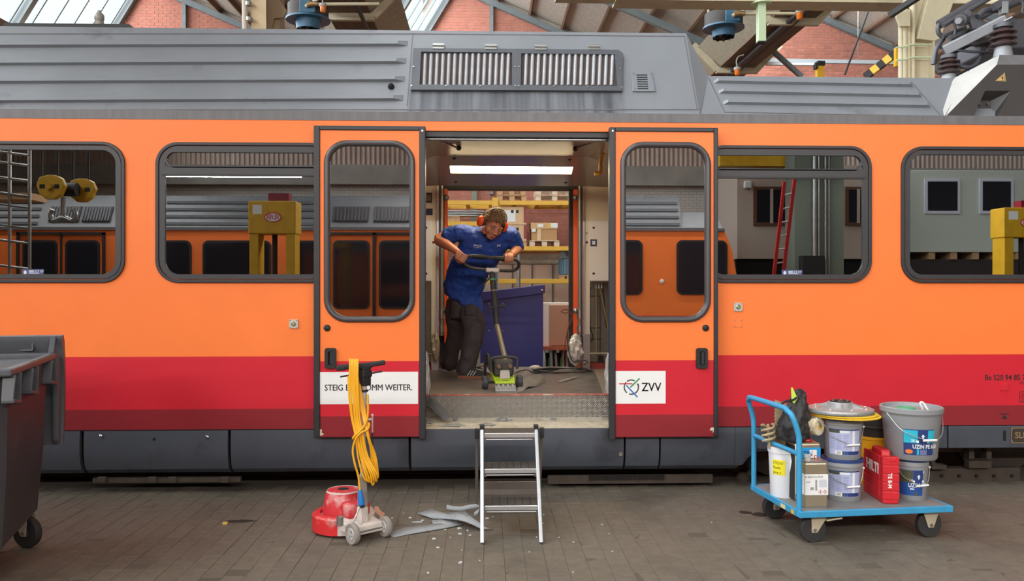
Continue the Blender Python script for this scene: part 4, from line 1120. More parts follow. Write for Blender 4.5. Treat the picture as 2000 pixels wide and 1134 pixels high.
# grab poles and perforated rails
M_POLE = mat('grey_pole', S(142, 140, 136), .35, .6)
for px, s_ in ((1132.5, 1), (862.5, -1)):
    po = MB().cyl(W(px, 655, LY - .06), W(px, 362, LY - .06), .022, n=14).build('grab_pole', M_POLE, train, smooth=50)
    q = MB()
    for y0, y1 in ((622, 604), (648, 636)): q.cyl(W(px, y0, LY - .06), W(px, y1, LY - .06), .031, n=14)
    q.build('pole_sleeve', M_STEEL, po, smooth=40)
    q = MB(); c = W(px - 8 * s_, 607, LY - .07); q.sphere(c, .03, 10, 8); q.tube([c, W(px, 610, LY - .06)], .014, 8)
    c = W(px - 9 * s_, 386, LY - .07); q.sphere(c, .03, 10, 8); q.tube([c, W(px, 384, LY - .06)], .014, 8); q.build('pole_bracket', M_STEEL, po, smooth=50)
    MB().box(XP(px + 3 * s_ - 1.5, LY - .02), XP(px + 3 * s_ + 1.5, LY - .02), LY - .02, LY - .005, W(px, 445, LY).z, W(px, 431, LY).z).build('red_tag', mat('red_tag', S(196, 110, 96), .5), po)
    rl = MB().box(XP(px + 7.5 * s_ - 2, LY - .01), XP(px + 7.5 * s_ + 2, LY - .01), LY - .02, LY, W(px, 655, LY).z, W(px, 362, LY).z).build('perforated_rail', M_ALU, train)
    q = MB()
    for k in range(44): c = W(px + 7.5 * s_, 480 + k * 4, LY - .021); q.box(c.x - .004, c.x + .004, LY - .0215, LY - .02, c.z - .004, c.z + .004)
    q.build('rail_holes', M_DARK, rl)

# ================================================================== HALL EQUIPMENT BEHIND THE TRAIN
M_BEIGE = mat('beige_column_paint', S(206, 196, 166), .55, var=.08, vs=4, dirt=S(170, 156, 126), ds=3, dth=.62)
M_LGREEN = mat('pale_green_paint', S(196, 216, 178), .5, var=.04)
M_YEL = mat('yellow_paint', S(232, 180, 40), .45, var=.06)
# -- right column with haunch
cy = 4.9
col = empty('steel_column', (XP(1790, cy), cy, 0), 0, 'beige steel column with haunch and cable tubes behind the lower train roof', 'column')
cx0, cx1 = XP(1774, cy), XP(1815, cy); zt = 7.0
q = MB(); q.box(cx0, cx1, cy - .02, cy + .02, 0, zt); q.box(cx0, cx0 + .02, cy - .14, cy + .14, 0, zt); q.box(cx1 - .02, cx1, cy - .14, cy + .14, 0, zt)
q.build('column_shaft', M_BEIGE, col)
h = [W(a, b, cy) for a, b in ((1815, 86), (1781, 82), (1802, 0), (1862, -30), (1848, 20), (1826, 80))]
MB().plate([(v.x, v.z) for v in h], (), cy - .15, cy + .15).build('haunch', M_BEIGE, col, bevel=.01)
h = [W(a, b, cy - .16) for a, b in ((1750, 35), (1750, 30), (1776, 18), (1776, 52), (1757, 52))]
MB().plate([(v.x, v.z) for v in h], (), cy - .18, cy - .14).build('gusset_plate', M_BEIGE, col)
for px, r in ((1755, .035), (1762, .045), (1770, .03)):
    MB().cyl((XP(px, cy), cy - .06, 0), (XP(px, cy), cy - .06, W(px, 22, cy).z), r, n=12).build('cable_tube', M_BEIGE, col, smooth=50)
for py in (87, 112):
    a, b, c, d = W(1750, py + 6, cy - .17), W(1768, py + 4, cy - .17), W(1780, py, cy - .17), W(1819, py, cy - .17)
    MB().tube([a, b, c, d], .012, 6).build('strap', M_LGREEN, col)
# -- left column
cy = 3.4
col = empty('steel_column', (XP(508, cy), cy, 0), 0, 'beige steel column with a clamped pipe behind the ribbed upper roof', 'column')
q = MB(); q.hexa([W(497, 500, cy), W(527, 500, cy), W(527, 500, cy + .3), W(497, 500, cy + .3), W(489, -60, cy), W(519, -60, cy), W(519, -60, cy + .3), W(489, -60, cy + .3)])
for i, v in enumerate(q.v):
    if i < 4: q.v[i] = Vector((v.x, v.y, 0))
q.build('column_shaft', mat('tan_paint', S(206, 184, 148), .6, var=.05), col)
MB().cyl((XP(488, cy), cy - .05, 0), (XP(480, cy), cy - .05, W(480, -60, cy).z), .034, n=12).build('clamped_pipe', mat('pale_pipe', S(200, 186, 170), .5), col, smooth=50)
q = MB()
for py in (8, 38): c = W(484.5 + py * .05, py, cy - .05); q.cyl(c - Vector((0, 0, .02)), c + Vector((0, 0, .02)), .045, n=12)
q.build('pipe_clamps', M_STEEL, col)
h = [W(a, b, cy + .3) for a, b in ((520, -30), (545, 0), (560, 20), (553, 34), (535, 36), (530, 60), (520, 60))]
MB().plate([(v.x, v.z) for v in h], (), cy + .3, cy + .34).build('gusset_plate', mat('brown_paint', S(150, 128, 102), .6), col)
MB().box(XP(533, cy + .4), XP(548, cy + .4), cy + .36, cy + .6, 0, W(540, -30, cy + .4).z).build('rear_flange', MATS['brown_paint'], col)
# -- crane runway beam with hanging post
cy = 6.0
bm_ = empty('crane_beam', W(1400, 0, cy), 0, 'long pale crane runway beam crossing the top right below the roof', 'beam')
MB().box(XP(1085, cy), XP(2100, cy), cy - .12, cy + .12, W(1300, 3, cy).z, W(1300, -30, cy).z).build('beam_web', M_BEIGE, bm_)
MB().box(XP(1200, cy), XP(2100, cy), cy - .2, cy + .2, W(1300, 9, cy).z - .0, W(1300, 4, cy).z).build('beam_flange', M_BEIGE, bm_)
po = empty('hanging_post', W(1486, 88, cy), 0, 'pale green square post hanging from the crane beam', 'post')
MB().box(XP(1479, cy - .1), XP(1494, cy - .1), cy - .16, cy - .04, W(1486, 86, cy).z, W(1486, 9, cy).z).build('post_tube', M_LGREEN, po, bevel=.006)
MB().box(XP(1478.6, cy - .1), XP(1494.4, cy - .1), cy - .165, cy - .035, W(1486, 88.5, cy).z, W(1486, 86, cy).z).build('end_cap', M_BLACK, po)
MB().lathe([(.16, 0), (.16, .02), (0, .02)], W(1486, 9, cy - .1), 16).build('top_flange', M_LGREEN, po)

# -- fan heaters
M_FBLUE = mat('fan_blue', S(62, 108, 138), .4, var=.06)
M_FIN = mat('dark_fins', S(66, 60, 58), .6, var=.2, vs=3, stretch=(1, 1, 30))
M_BRASS = mat('brass_valve', S(176, 146, 104), .4, .6)
def fan_heater(px, py, Y, wpx, label, blades=True):
    c = W(px, py, Y); k = wpx / FPX * (Y + 6.35) / 2
    f = empty('fan_heater', c, 0, label, 'fan heater', 'round ceiling fan heaters')
    MB().lathe([(k, 0), (k, .03), (k * .9, .04), (0, .04)], c, 36).build('casing_plate', M_FBLUE, f, smooth=40)
    MB().lathe([(k * .92, 0), (k * .92, k * .62), (k * .5, k * .66), (0, k * .66)], c + Vector((0, 0, .035)), 36).build('coil_drum', M_FIN, f, smooth=40)
    q = MB(M=Matrix.Translation(c)); q.plate([(-k * .18, .03), (k * .52, .03), (k * .52, k * .72), (-k * .18, k * .72)], (), -k * 1.0, -k * .80); q.build('junction_box', M_FBLUE, f, bevel=.01)
    MB().lathe_ring([(k * .60, 0), (k * .56, -k * .12), (k * .53, -k * .40), (k * .50, -k * .40), (k * .53, -k * .12), (k * .55, 0)], c, 30).build('outlet_ring', M_FBLUE, f, smooth=50)
    if blades:
        for i in range(9):
            a = 2 * PI * i / 9; m = Matrix.Translation(c + Vector((0, 0, -k * .42))) @ Matrix.Rotation(a, 4, 'Z') @ Matrix.Rotation(.5, 4, 'X')
            MB(M=m).box(k * .08, k * .50, -k * .10, k * .10, -.004, .004).build('blade', M_BLACK, f)
        MB().lathe([(k * .12, 0), (k * .12, k * .1), (0, k * .1)], c + Vector((0, 0, -k * .45)), 12).build('hub', M_BLACK, f)
    q = MB()
    for s_ in (-1, 1): q.bar(c + Vector((s_ * k * .45 - k * .3, 0, k * .6)), c + Vector((s_ * k * .45 - k * .3, 0, k * 1.6)), .03, .03)
    q.bar(c + Vector((-k, 0, k * 1.05)), c + Vector((k * .4, 0, k * 1.05)), .04, .04); q.build('hanger', M_BEIGE, f)
    pth = [c + Vector((k * .12, -k * 1.05, k * .30)), c + Vector((k * .3, -k * 1.1, k * .42)), c + Vector((k * .8, -k * 1.1, k * .40)), c + Vector((k * 3.4, -k * 1.1, k * .44))]
    MB().tube(pth, .030, 8).build('water_pipe', M_BEIGE, f, smooth=50)
    pth = [c + Vector((k * .35, -k * 1.05, k * .60)), c + Vector((k * .5, -k * 1.1, k * .72)), c + Vector((k * 1, -k * 1.1, k * .70)), c + Vector((k * 3.2, -k * 1.1, k * .72)), c + Vector((k * 3.4, -k * 1.1, k * .95))]
    MB().tube(pth, .030, 8).build('water_pipe', M_BEIGE, f, smooth=50)
    for dz, dx_ in ((.42, .42), (.72, .55)):
        v = c + Vector((k * dx_, -k * 1.1, k * dz)); MB().tube([v - Vector((.09, 0, .02)), v, v + Vector((.1, 0, 0))], .05, 8).build('valve', M_BRASS, f, smooth=50)
        MB().lathe([(.055, 0), (.055, .02), (.02, .03), (0, .03)], v + Vector((.06, -.06, .06)), 12, (0, -1, 0)).build('valve_dial', M_STEEL, f)
    return f
fan_heater(1413, 57, 8.0, 80, 'blue round fan heater with visible black blades beside the pale green post')
fan_heater(602, 41, 8.0, 84, 'blue round fan heater just above the upper roof near the tan column')

# -- amber beacons
M_AMBER = mat('amber_lens', S(226, 120, 30), .25)
M_BCAP = mat('beacon_cap', S(170, 166, 158), .5)
def beacon(px, py, Y, label, s_=1.0):
    c = W(px, py, Y); k = s_ * (Y + 6.35) / FPX
    f = empty('amber_beacon', c, 0, label, 'beacon', 'amber warning beacons')
    MB().lathe([(0, 0), (5 * k, 0), (6 * k, 2 * k), (7 * k, 14 * k), (0, 14 * k)], c, 18).build('lens', M_AMBER, f, smooth=40)
    MB().lathe([(8 * k, 13 * k), (8.5 * k, 15 * k), (8 * k, 19 * k), (4 * k, 21 * k), (0, 21 * k)], c, 18).build('cap', M_BCAP, f, smooth=40)
    MB().tube(smooth_path([c + Vector((0, 0, 20 * k)), c + Vector((-2 * k, 0, 34 * k)), c + Vector((3 * k, 0, 46 * k)), c + Vector((16 * k, 0, 50 * k))], 4), 1.6 * k, 6).build('conduit', M_BCAP, f)
beacon(631, 24, 7.0, 'amber beacon hanging beside the left fan heater', .85)
beacon(1562, 38, 7.0, 'amber beacon hanging right of the pale green post')
beacon(1440, 147, 9.0, 'amber beacon just above the roof edge below the right fan heater', .8)

# -- trunking, tubes and rails along the bays
M_TRUNK = mat('black_trunking', S(52, 54, 58), .5)
def run(nm, pa, pb, ya, yb, w, h, m_, label, cat):
    t = tag(MB().bar(W(*pa, ya), W(*pb, yb), w, h).build(nm, m_), label, cat); return t
def along(px, py, y0, y1):
    a = W(px, py, y0); return a, Vector((a.x, y1, a.z))
a, b = along(1590, 0, 8.0, 16.2)
tk = empty('cable_trunking', a, 0, 'black and silver cable trunking slanting across the right brick gable', 'trunking')
MB().bar(a, b, .10, .06).build('trunking_box', M_TRUNK, tk); MB().bar(a + Vector((.07, 0, .05)), b + Vector((.07, 0, .05)), .05, .05).build('silver_rail', M_ALU, tk)
MB().bar(a + Vector((.1, 0, -.05)), b + Vector((.1, 0, -.05)), .02, .02).build('cable', M_BLACK, tk)
a, b = along(689, -6, 8.0, 14)
tag(MB().bar(a, b, .06, .06).build('cable_trunking', M_TRUNK), 'thin black trunking beside the brown boards left of the skylight', 'trunking')
run('diagonal_brace', (1494, 86), (1566, 150), 12, 12, .12, .09, M_STEELGREY, 'grey diagonal brace below the end of the pale green post', 'brace')
run('horizontal_rail', (1372, 116), (1770, 123), 13.5, 13.5, .09, .09, mat('silver_tube', S(186, 194, 198), .4, .3), 'silver horizontal rail crossing the right brick gable', 'rail')
run('strip_light', (1497, 125), (1592, 126), 13.2, 13.2, .10, .06, M_WHITE, 'white strip light fixed along the silver rail', 'light')
yp = empty('yellow_post', W(1603, 150, 9), 0, 'yellow post with a black buffer head above the lower roof', 'post')
MB().box(XP(1597, 9), XP(1610, 9), 9, 9.12, 0, W(1603, 127, 9).z).build('post_shaft', M_YEL, yp)
q = MB().box(XP(1596, 9), XP(1611, 9), 8.97, 9.15, W(1603, 128, 9).z, W(1603, 119, 9).z); q.box(XP(1592, 9), XP(1597, 9), 8.97, 9.1, W(1603, 134, 9).z, W(1603, 124, 9).z); q.build('buffer_head', M_BLACK, yp, bevel=.01)
bp = empty('barrier_pole', W(1752, 98, 5.2), 0, 'yellow and black striped barrier bar beside the beige column', 'barrier')
A, B = W(1690, 150, 5.2), W(1751, 103, 5.0)
for i in range(5):
    MB().bar(A.lerp(B, i / 5), A.lerp(B, (i + 1) / 5), .10, .10).build('stripe', M_YEL if i % 2 else M_BLACK, bp)
MB().bar(W(1750, 130, 4.95), W(1750, 94, 4.95), .04, .06).build('bracket', M_YEL, bp)
for k, (pa, pb) in enumerate((((1700, 10), (1650, 146)), ((1676, -2), (1676, 118)))):
    tag(MB().tube([W(*pa, 10), W(*pb, 10)], .02 if k == 0 else .010, 6).build('hanging_cable', M_BLACK if k == 0 else M_STEEL), ['black slanting cable hanging in front of the right gable', 'thin pale wire hanging down to the silver rail'][k], 'cable')
run('overhead_pipe', (1738, 30), (1800, -10), 4.4, 4.0, .07, .07, M_BLACK, 'short black overhead pipe clipped to the beige column head', 'pipe')

# -- window in the back wall, seen low through the doorway
a, b = W(962, 600, BACK - .05), W(1120, 500, BACK - .05)
wn = MB().box(a.x - .3, b.x + .3, BACK - .06, BACK, b.z - .22, b.z + .05).build('window_5', M_CEMENT); tag(wn, kind='structure')
M_WPANE = mat('pale_window_pane', S(226, 200, 178), .12, spec=.8)  # pale colour stands in for daylight and reflections on the panes
edges = [700, 868, 900, 935, 968, 1001, 1039, 1079, 1112]
for p0, p1 in zip(edges, edges[1:]):
    MB().box(XP(p0 + 1.6, BACK), XP(p1 - 1.6, BACK), BACK - .05, BACK - .03, a.z - .3, b.z - .24).build('pane', M_WPANE, wn)
    MB().box(XP(p1 - 1.6, BACK), XP(p1 + 1.6, BACK), BACK - .08, BACK - .02, a.z - .3, b.z - .22).build('mullion', M_STEELGREY, wn)

# -- pallet rack against the back wall
RY = 14.6; k = (RY + 6.3) / FPX
M_RACKY = mat('rack_yellow', S(222, 172, 60), .5, var=.05)
M_RACKB = mat('rack_blue', S(70, 90, 110), .5)
rack = empty('pallet_rack', (XP(990, RY), RY, 0), 0, 'yellow beamed pallet rack along the brick wall seen through the doorway', 'rack')
for py, px0, px1 in ((396, 800, 1200), (485, 800, 1200), (549, 800, 1200), (437, 800, 967)):
    z = W(990, py, RY).z
    MB().box(XP(px0, RY), XP(px1, RY), RY, RY + .05, z - .055, z + .06).build('beam', M_RACKY, rack, bevel=.008)
    MB().box(XP(px0, RY), XP(px1, RY), RY + 1.05, RY + 1.1, z - .055, z + .06).build('beam', M_RACKY, rack)
    for i in range(9):
        x = XP(px0 + 20 + (px1 - px0 - 30) * i / 8.0, RY)
        MB().box(x - .05, x + .05, RY + .05, RY + 1.05, z - .03, z + .02).build('cross_bar', M_RACKY, rack)
for px in (967, 760, 1178):
    for dy in (-.03, 1.1):
        MB().box(XP(px, RY) - .055, XP(px, RY) + .055, RY + dy, RY + dy + .03, 0, W(px, 386, RY).z).build('upright', M_RACKB, rack)
MB().box(XP(967, RY) - .08, XP(967, RY) + .08, RY - .045, RY - .03, W(967, 404, RY).z, W(967, 386, RY).z).build('beam_connector', M_RACKY, rack)
# pallets
M_WOOD = mat('pallet_wood', S(190, 152, 112), .8, var=.2, vs=8, stretch=(1, 6, 6))
M_WOODP = mat('bleached_pallet_wood', S(206, 186, 160), .8, var=.15, vs=8)
def pallet(px0, px1, pyb, Y, label, m_=M_WOOD, h=.15, group='wooden pallets on the rack'):
    a, b = W(px0, pyb, Y), W(px1, pyb, Y); w = b.x - a.x; z = a.z; c = (a.x + b.x) / 2
    p = empty('wooden_pallet', (c, Y, z), 0, label, 'pallet', group)
    for i in range(3):
        x = a.x + .06 + (w - .12) * i / 2
        for y in (Y + .02, Y + .42, Y + .82): MB().box(x - .07, x + .07, y, y + .1, z + .022, z + h - .04).build('block', m_, p)
        MB().box(x - .06, x + .06, Y, Y + .95, z, z + .022).build('bottom_board', m_, p)
    for y in (Y, Y + .2, Y + .4, Y + .6, Y + .82): MB().box(a.x, b.x, y, y + .11, z + h - .04, z + h - .018).build('deck_board', m_, p)
    return p
S1 = W(990, 396, RY).z + .06; S2 = W(990, 485, RY).z + .06; S3 = W(990, 549, RY).z + .06; S4 = W(900, 437, RY).z + .06
def pyz(z, Y=RY): return HOR - (z - 1.6) * FPX / (Y + 6.3)
pallet(972, 1028, pyz(S1), RY + .05, 'lower of the two stacked pallets on the top rack level', h=.17)
pallet(972, 1026, pyz(S1 + .155), RY + .05, 'upper of the two stacked pallets on the top rack level', h=.17)
pallet(1047, 1120, pyz(S1), RY + .05, 'wide pallet at the right end of the top rack level', M_WOODP, h=.17)
pallet(1047, 1120, pyz(S1 + .155), RY + .05, 'pallet lying on the wide pallet at the right end of the rack', M_WOODP, h=.17)
pl_c = pallet(981, 1028, pyz(S2), RY + .05, 'pallet under the tall wooden crates on the middle rack level', h=.16)
pl_b = pallet(1035, 1092, pyz(S2), RY + .05, 'pale pallet under the cardboard carton on the middle rack level', M_WOODP, h=.17)
pallet(1094, 1130, pyz(S3), RY + .05, 'small pallet under the grey motor at the right of the rack', h=.12)
pallet(868, 898, pyz(S4), RY + .05, 'pallet under the steel tubes at the left of the rack', h=.16)
# crates
M_CRATE = mat('plywood_crate', S(208, 172, 132), .75, var=.12, vs=6)
M_LABEL = mat('paper_label', S(226, 226, 222), .7)
def crate(px0, px1, z0, z1, Y, label, lab):
    a, b = XP(px0, Y), XP(px1, Y)
    c = empty('wooden_crate', ((a + b) / 2, Y, z0), 0, label, 'crate', 'stacked wooden crates')
    MB().box(a, b, Y, Y + .75, z0, z1).build('crate_body', M_CRATE, c, bevel=.006)
    MB().box(b - .07, b + .005, Y - .012, Y, z0, z1).build('red_edge_tape', mat('red_tape', S(140, 66, 66), .6), c)
    MB().box(a, b, Y - .014, Y, z0, z0 + .05).build('batten', M_CRATE, c)
    if lab: MB().box(a + .42 * (b - a) - .12, a + .42 * (b - a) + .18, Y - .004, Y, z0 + .05 * 1.5, z0 + .38).build('paper_label', M_LABEL, c)
    for i in (0, 1):
        x = a + .5 * (b - a) + i * .13; MB().box(x, x + .07, Y - .005, Y, z1 - .16, z1 - .08).build('print_mark', M_BLACK, c)
zc = S2 + .145
crate(968, 1028, zc, zc + .42, RY + .08, 'lower wooden crate behind the worker on the rack', False)
crate(968, 1028, zc + .42, zc + .88, RY + .08, 'upper wooden crate with a white paper label on the rack', True)
a, b = XP(1037, RY), XP(1090, RY); z0 = S2 + .157
cr = empty('cardboard_carton', ((a + b) / 2, RY + .1, z0), 0, 'brown cardboard carton with a taped lid on the pale pallet', 'carton')
M_CARD = mat('brown_cardboard', S(184, 140, 96), .8, var=.06)
MB().box(a + .02, b - .02, RY + .1, RY + .7, z0, z0 + .32).build('carton_body', M_CARD, cr, bevel=.004)
MB().box(a, b, RY + .08, RY + .72, z0 + .30, z0 + .46).build('carton_lid', mat('light_cardboard', S(204, 164, 116), .8), cr, bevel=.004)
MB().box(a + .17, a + .27, RY + .09, RY + .1, z0, z0 + .30).build('paper_strip', mat('tan_tape', S(214, 184, 140), .6), cr)
for x0, x1, z_a, z_b, m_ in ((.18, .33, .34, .42, M_LABEL), (.52, .70, .33, .45, M_LABEL), (.02, .13, .22, .30, M_LABEL)):
    MB().box(a + x0, a + x1, RY + .072, RY + .08 + (.02 if z_b < .31 else 0), z0 + z_a, z0 + z_b).build('carton_label', m_, cr)
MB().box(a + .46, a + .5, RY + .073, RY + .08, z0 + .31, z0 + .455).build('yellow_strip', M_YEL, cr)
# steel tubes
for i in range(12):
    y = RY + .1 + .06 * (i % 4) + .02 * (i // 4); z = S4 + .165 + .058 * (i // 4); x1 = XP(928 + (i * 7) % 20, RY)
    tag(MB().tube([(XP(800, RY), y, z), (x1, y, z)], .024, 8).build('steel_tube', M_STEEL, smooth=50), 'grey steel scaffold tube in the bundle on the rack left of the worker', 'tube', 'steel tubes on the rack')
# motor
c = Vector((XP(1112, RY), RY + .35, S3 + .106))
mo = empty('electric_motor', c, 0, 'blue grey ribbed electric motor at the right edge of the doorway', 'motor')
MB().lathe([(.22, 0), (.24, .02), (.24, .42), (.20, .46), (0, .46)], c, 24).build('motor_body', mat('motor_blue', S(84, 110, 122), .5), mo, smooth=40)
for i in range(20):
    a_ = 2 * PI * i / 20; MB().bar(c + Vector((.25 * math.cos(a_), .25 * math.sin(a_), .04)), c + Vector((.25 * math.cos(a_), .25 * math.sin(a_), .40)), .012, .012).build('cooling_rib', MATS['motor_blue'], mo)
MB().box(c.x - .22, c.x + .2, c.y - .24, c.y - .2, c.z + .42, c.z + .72).build('flange_plate', mat('motor_grey', S(96, 98, 100), .5), mo, bevel=.03)
MB().cyl((c.x, c.y - .24, c.z + .58), (c.x, c.y - .30, c.z + .58), .10, n=16).build('shaft_boss', M_BLACK, mo)
# standing silver tube by the window
tag(MB().cyl((XP(1012, 12.5), 12.5, 0), (XP(1013.5, 12.5), 12.5, W(1013, 468, 12.5).z), .045, n=12).build('silver_tube', M_STEEL, smooth=50), 'upright silver tube between the worker and the window', 'tube')
tag(MB().box(XP(921, 16.2), XP(931, 16.2), 16.2, 16.3, 0, W(930, 366, 16.2).z + .4).build('green_post', mat('dull_green', S(120, 132, 112), .6)), 'dull green post beyond the doorway above the tubes', 'post')
# yellow stacked beams / shelf corner at left
# -- blue container behind the train
BY = 3.5
P_ = [W(938, 720, BY), W(1061, 720, BY), W(1061, 556, BY), W(938, 571, BY)]
M_BLUEC = mat('blue_container', S(44, 50, 128), .4, var=.05)
bc = empty('blue_container', (P_[0].x, BY, 0), 0, 'big blue sheet metal container with a sloping lid behind the doorway', 'container')
body = [(P_[0].x, .02), (P_[1].x, .02), (P_[1].x, P_[2].z - .09), (P_[0].x, P_[3].z - .09)]
MB().plate(body, (), BY, BY + .9).build('container_body', M_BLUEC, bc, bevel=.006)
lid = [(P_[0].x - .03, P_[3].z - .11), (P_[1].x + .02, P_[2].z - .10), (P_[1].x + .02, P_[2].z), (P_[0].x - .03, P_[3].z)]
MB().plate(lid, (), BY - .03, BY + .93).build('lid', M_BLUEC, bc, bevel=.008)
for px, py in ((955, 593.5), (982, 593.5), (955, 646), (982, 646), (1059, 567)):
    MB().sphere(W(px, py, BY - (.03 if py < 580 else 0)), .012 if px < 1050 else .02, 10, 6).build('rivet', M_STEEL, bc, smooth=50)
# -- wrapped board stack on cable drums
QY = 5.0
dr = []
for i, px in enumerate((1070, 1092, 1112)):
    c = W(px, 700, QY + .2 + .05 * i); rad = .40
    d = empty('cable_drum', (c.x, QY + .4, 0), 0, 'grey cable drum under the board stack, %s of three' % ['leftmost', 'middle', 'rightmost'][i], 'drum', 'cable drums behind the train')
    for s_ in (-1, 1): MB().cyl((c.x + s_ * .05 - .015, QY + .45, .36), (c.x + s_ * .05 + .015, QY + .45, .36), .355, n=28).build('drum_flange', mat('drum_grey', S(150, 148, 140), .6), d, smooth=40)
    MB().cyl((c.x - .05, QY + .45, .36), (c.x + .05, QY + .45, .36), .28, n=24).build('drum_core', M_BLACK, d, smooth=40)
    MB().tube([(c.x + .01, QY + .09, .2), (c.x + .015, QY + .085, .6)], .012, 6).build('green_strap', mat('green_strap', S(60, 130, 80), .5), d)
zb = .735
a, b = XP(1056, QY), XP(1135, QY)
pb = empty('wooden_pallet', ((a + b) / 2, QY, zb - .03), 0, 'reddish pallet lying on the cable drums', 'pallet')
for y in (QY - .02, QY + .3, QY + .62): MB().box(a, b, y, y + .14, zb - .02, zb + .03).build('deck_board', mat('reddish_wood', S(186, 104, 72), .7, var=.15), pb)
bs = empty('board_stack', ((a + b) / 2, QY, zb + .03), 0, 'white boxed stack of tan boards on the reddish pallet', 'stack')
MB().box(XP(1061, QY), b, QY + .1, QY + .72, zb + .03, W(1080, 592, QY).z).build('white_carton', mat('white_carton', S(228, 222, 208), .7), bs)
MB().box(XP(1073, QY), b, QY + .05, QY + .1, zb + .04, W(1080, 596, QY).z).build('tan_board', mat('tan_board', S(190, 146, 116), .7), bs)

# ================================================================== FOREGROUND
# ---------------------------------------------------------------- step ladder
lad = empty('step_ladder', G(1000, 1062), 0, 'aluminium three-step folding ladder standing before the open train doorway', 'step ladder')
LT, LB = -.80, -1.285
for a, b in (((942, 1062), (941.5, 842)), ((1057, 1061), (1047, 842))):
    A = G(*a); B = W(b[0], b[1], LT); B.z = .615
    MB().bar(A, B + (B - A).normalized() * .035, .024, .05, (0, 1, 0)).build('front_leg', M_ALU, lad, bevel=.004)
    MB().bar(B + Vector((0, .02, -.03)), B + Vector((0, .24, -.03)), .02, .035).build('top_rail', M_ALU, lad, bevel=.003)
    MB().box(B.x - .016, B.x + .016, B.y - .02, B.y + .03, B.z + .0, B.z + .045).build('top_cap', M_BLACK, lad, bevel=.005)
M_DALU = mat('dull_aluminium', S(126, 118, 112), .5, .6, var=.1)
for a, b in (((931, 991), (931.5, 842)), ((1052, 975), (1058, 840))):
    A = G(*a); A.y = -.42; B = W(b[0], b[1], -.60)
    MB().bar(Vector((W(a[0], a[1], -.44).x, -.44, 0)), B, .022, .04, (0, 1, 0)).build('rear_leg', M_DALU, lad, bevel=.003)
    MB().box(B.x - .016, B.x + .016, B.y - .02, B.y + .02, B.z - .05, B.z + .02).build('hinge_block', M_BLACK, lad, bevel=.004)
a, b = W(936, 966, -.47), W(1050, 939, -.47)
MB().box(a.x, b.x, -.48, -.465, a.z, b.z).build('rear_plate', M_DALU, lad, bevel=.003)
M_TRDB = mat('ribbed_tread', S(70, 64, 58), .75, var=.15, vs=30)
for k, (z, y, p0, p1) in enumerate(((.600, -.80, 945.5, 1044.5), (.395, -.965, 946, 1048), (.195, -1.125, 946.5, 1052))):
    x0, x1 = XP(p0, y), XP(p1, y); dp = .22
    MB().box(x0, x1, y, y + dp, z - .012, z).build('tread', M_TRDB, lad, bevel=.002)
    MB().box(x0, x1, y - .006, y + .004, z - .028, z + .003).build('tread_lip', M_ALU, lad, bevel=.003)
    for i in range(6):
        xx = x0 + (x1 - x0) * (i + 1) / 7; MB().box(xx - .0015, xx + .0015, y + .01, y + dp - .01, z, z + .0015).build('tread_rib', M_BLACK, lad)
    MB().cyl((x0 - .01, y + .03, z - .045), (x1 + .01, y + .03, z - .045), .007, n=10).build('tie_rod', M_ALU, lad, smooth=50)
    for xx in (x0 + .006, x1 - .006): MB().box(xx - .006, xx + .006, y + .01, y + dp, z - .055, z - .012).build('tread_bracket', M_DALU, lad)

# ---------------------------------------------------------------- floor grinder
Cg = G(672, 1033.5); ax1, ax2 = G(690, 1063), G(751, 1047)
mid = (ax1 + ax2) / 2; du = (mid - Cg); du.z = 0; ang = math.atan2(du.y, du.x); axl = (ax2 - ax1).length / 2; ux = du.length
gr = empty('floor_grinder', (0, 0, 0), 0, 'dusty red and white walk-behind floor grinder standing left of the ladder', 'floor grinder')
M_GRED = mat('dusty_red_casing', S(196, 44, 52), .55, var=.1, vs=20, dirt=S(206, 150, 146), ds=7, dth=.52, bump=.1, bs=60)
M_GRED2 = mat('worn_red_ring', S(206, 40, 44), .5, var=.1, dirt=S(196, 150, 140), ds=9, dth=.56)
M_DUST = mat('dust_white_metal', S(206, 196, 188), .85, var=.12, vs=12)
M_GPOLE = mat('pale_grey_pole', S(196, 194, 192), .4, .4, var=.06)
r = .205
def arcring(a0, a1, ri, ro, z0, z1, n=20):
    b = MB(); rings = []
    for i in range(n + 1):
        t = a0 + (a1 - a0) * i / n; c, s_ = math.cos(t), math.sin(t)
        rings.append([Vector((ri * c, ri * s_, z0)), Vector((ro * c, ro * s_, z0)), Vector((ro * c, ro * s_, z1 - .012)), Vector(((ro - .012) * c, (ro - .012) * s_, z1)), Vector((ri * c, ri * s_, z1))])
    b.loft(rings); return b
world_front = math.atan2(-1, .12) - ang     # local angle that faces the camera
arcring(world_front - 2.9, world_front - .15, r - .05, r, .018, .125).build('bumper_ring_red', M_GRED2, gr, smooth=30)
arcring(world_front - .15, world_front + 2.1, r - .05, r - .002, .018, .122).build('bumper_ring_dusty', M_DUST, gr, smooth=30)
MB().lathe([(r - .04, .03), (r - .04, .10), (.12, .115), (0, .115)], (0, 0, 0), 32).build('disc_cover', M_DUST, gr, smooth=40)
dome = MB().lathe([(.134, .105), (.136, .120), (.124, .20), (.114, .245), (.100, .262), (.034, .266), (.032, .26), (.0, .25)], (-.01, 0, 0), 36).build('motor_dome', M_GRED, gr, smooth=35)
MB().lathe([(.036, .2665), (.036, .268), (0, .268)], (-.01, 0, 0), 24).build('dome_hole', M_DARK, dome)
MB().lathe_ring([(.104, .260), (.110, .255), (.106, .264)], (-.01, 0, 0), 36).build('dome_edge', M_DUST, dome)
MB().box(.075, .20, -.085, .085, .115, .215).build('gear_housing', M_GRED, gr, bevel=.03, bseg=4)
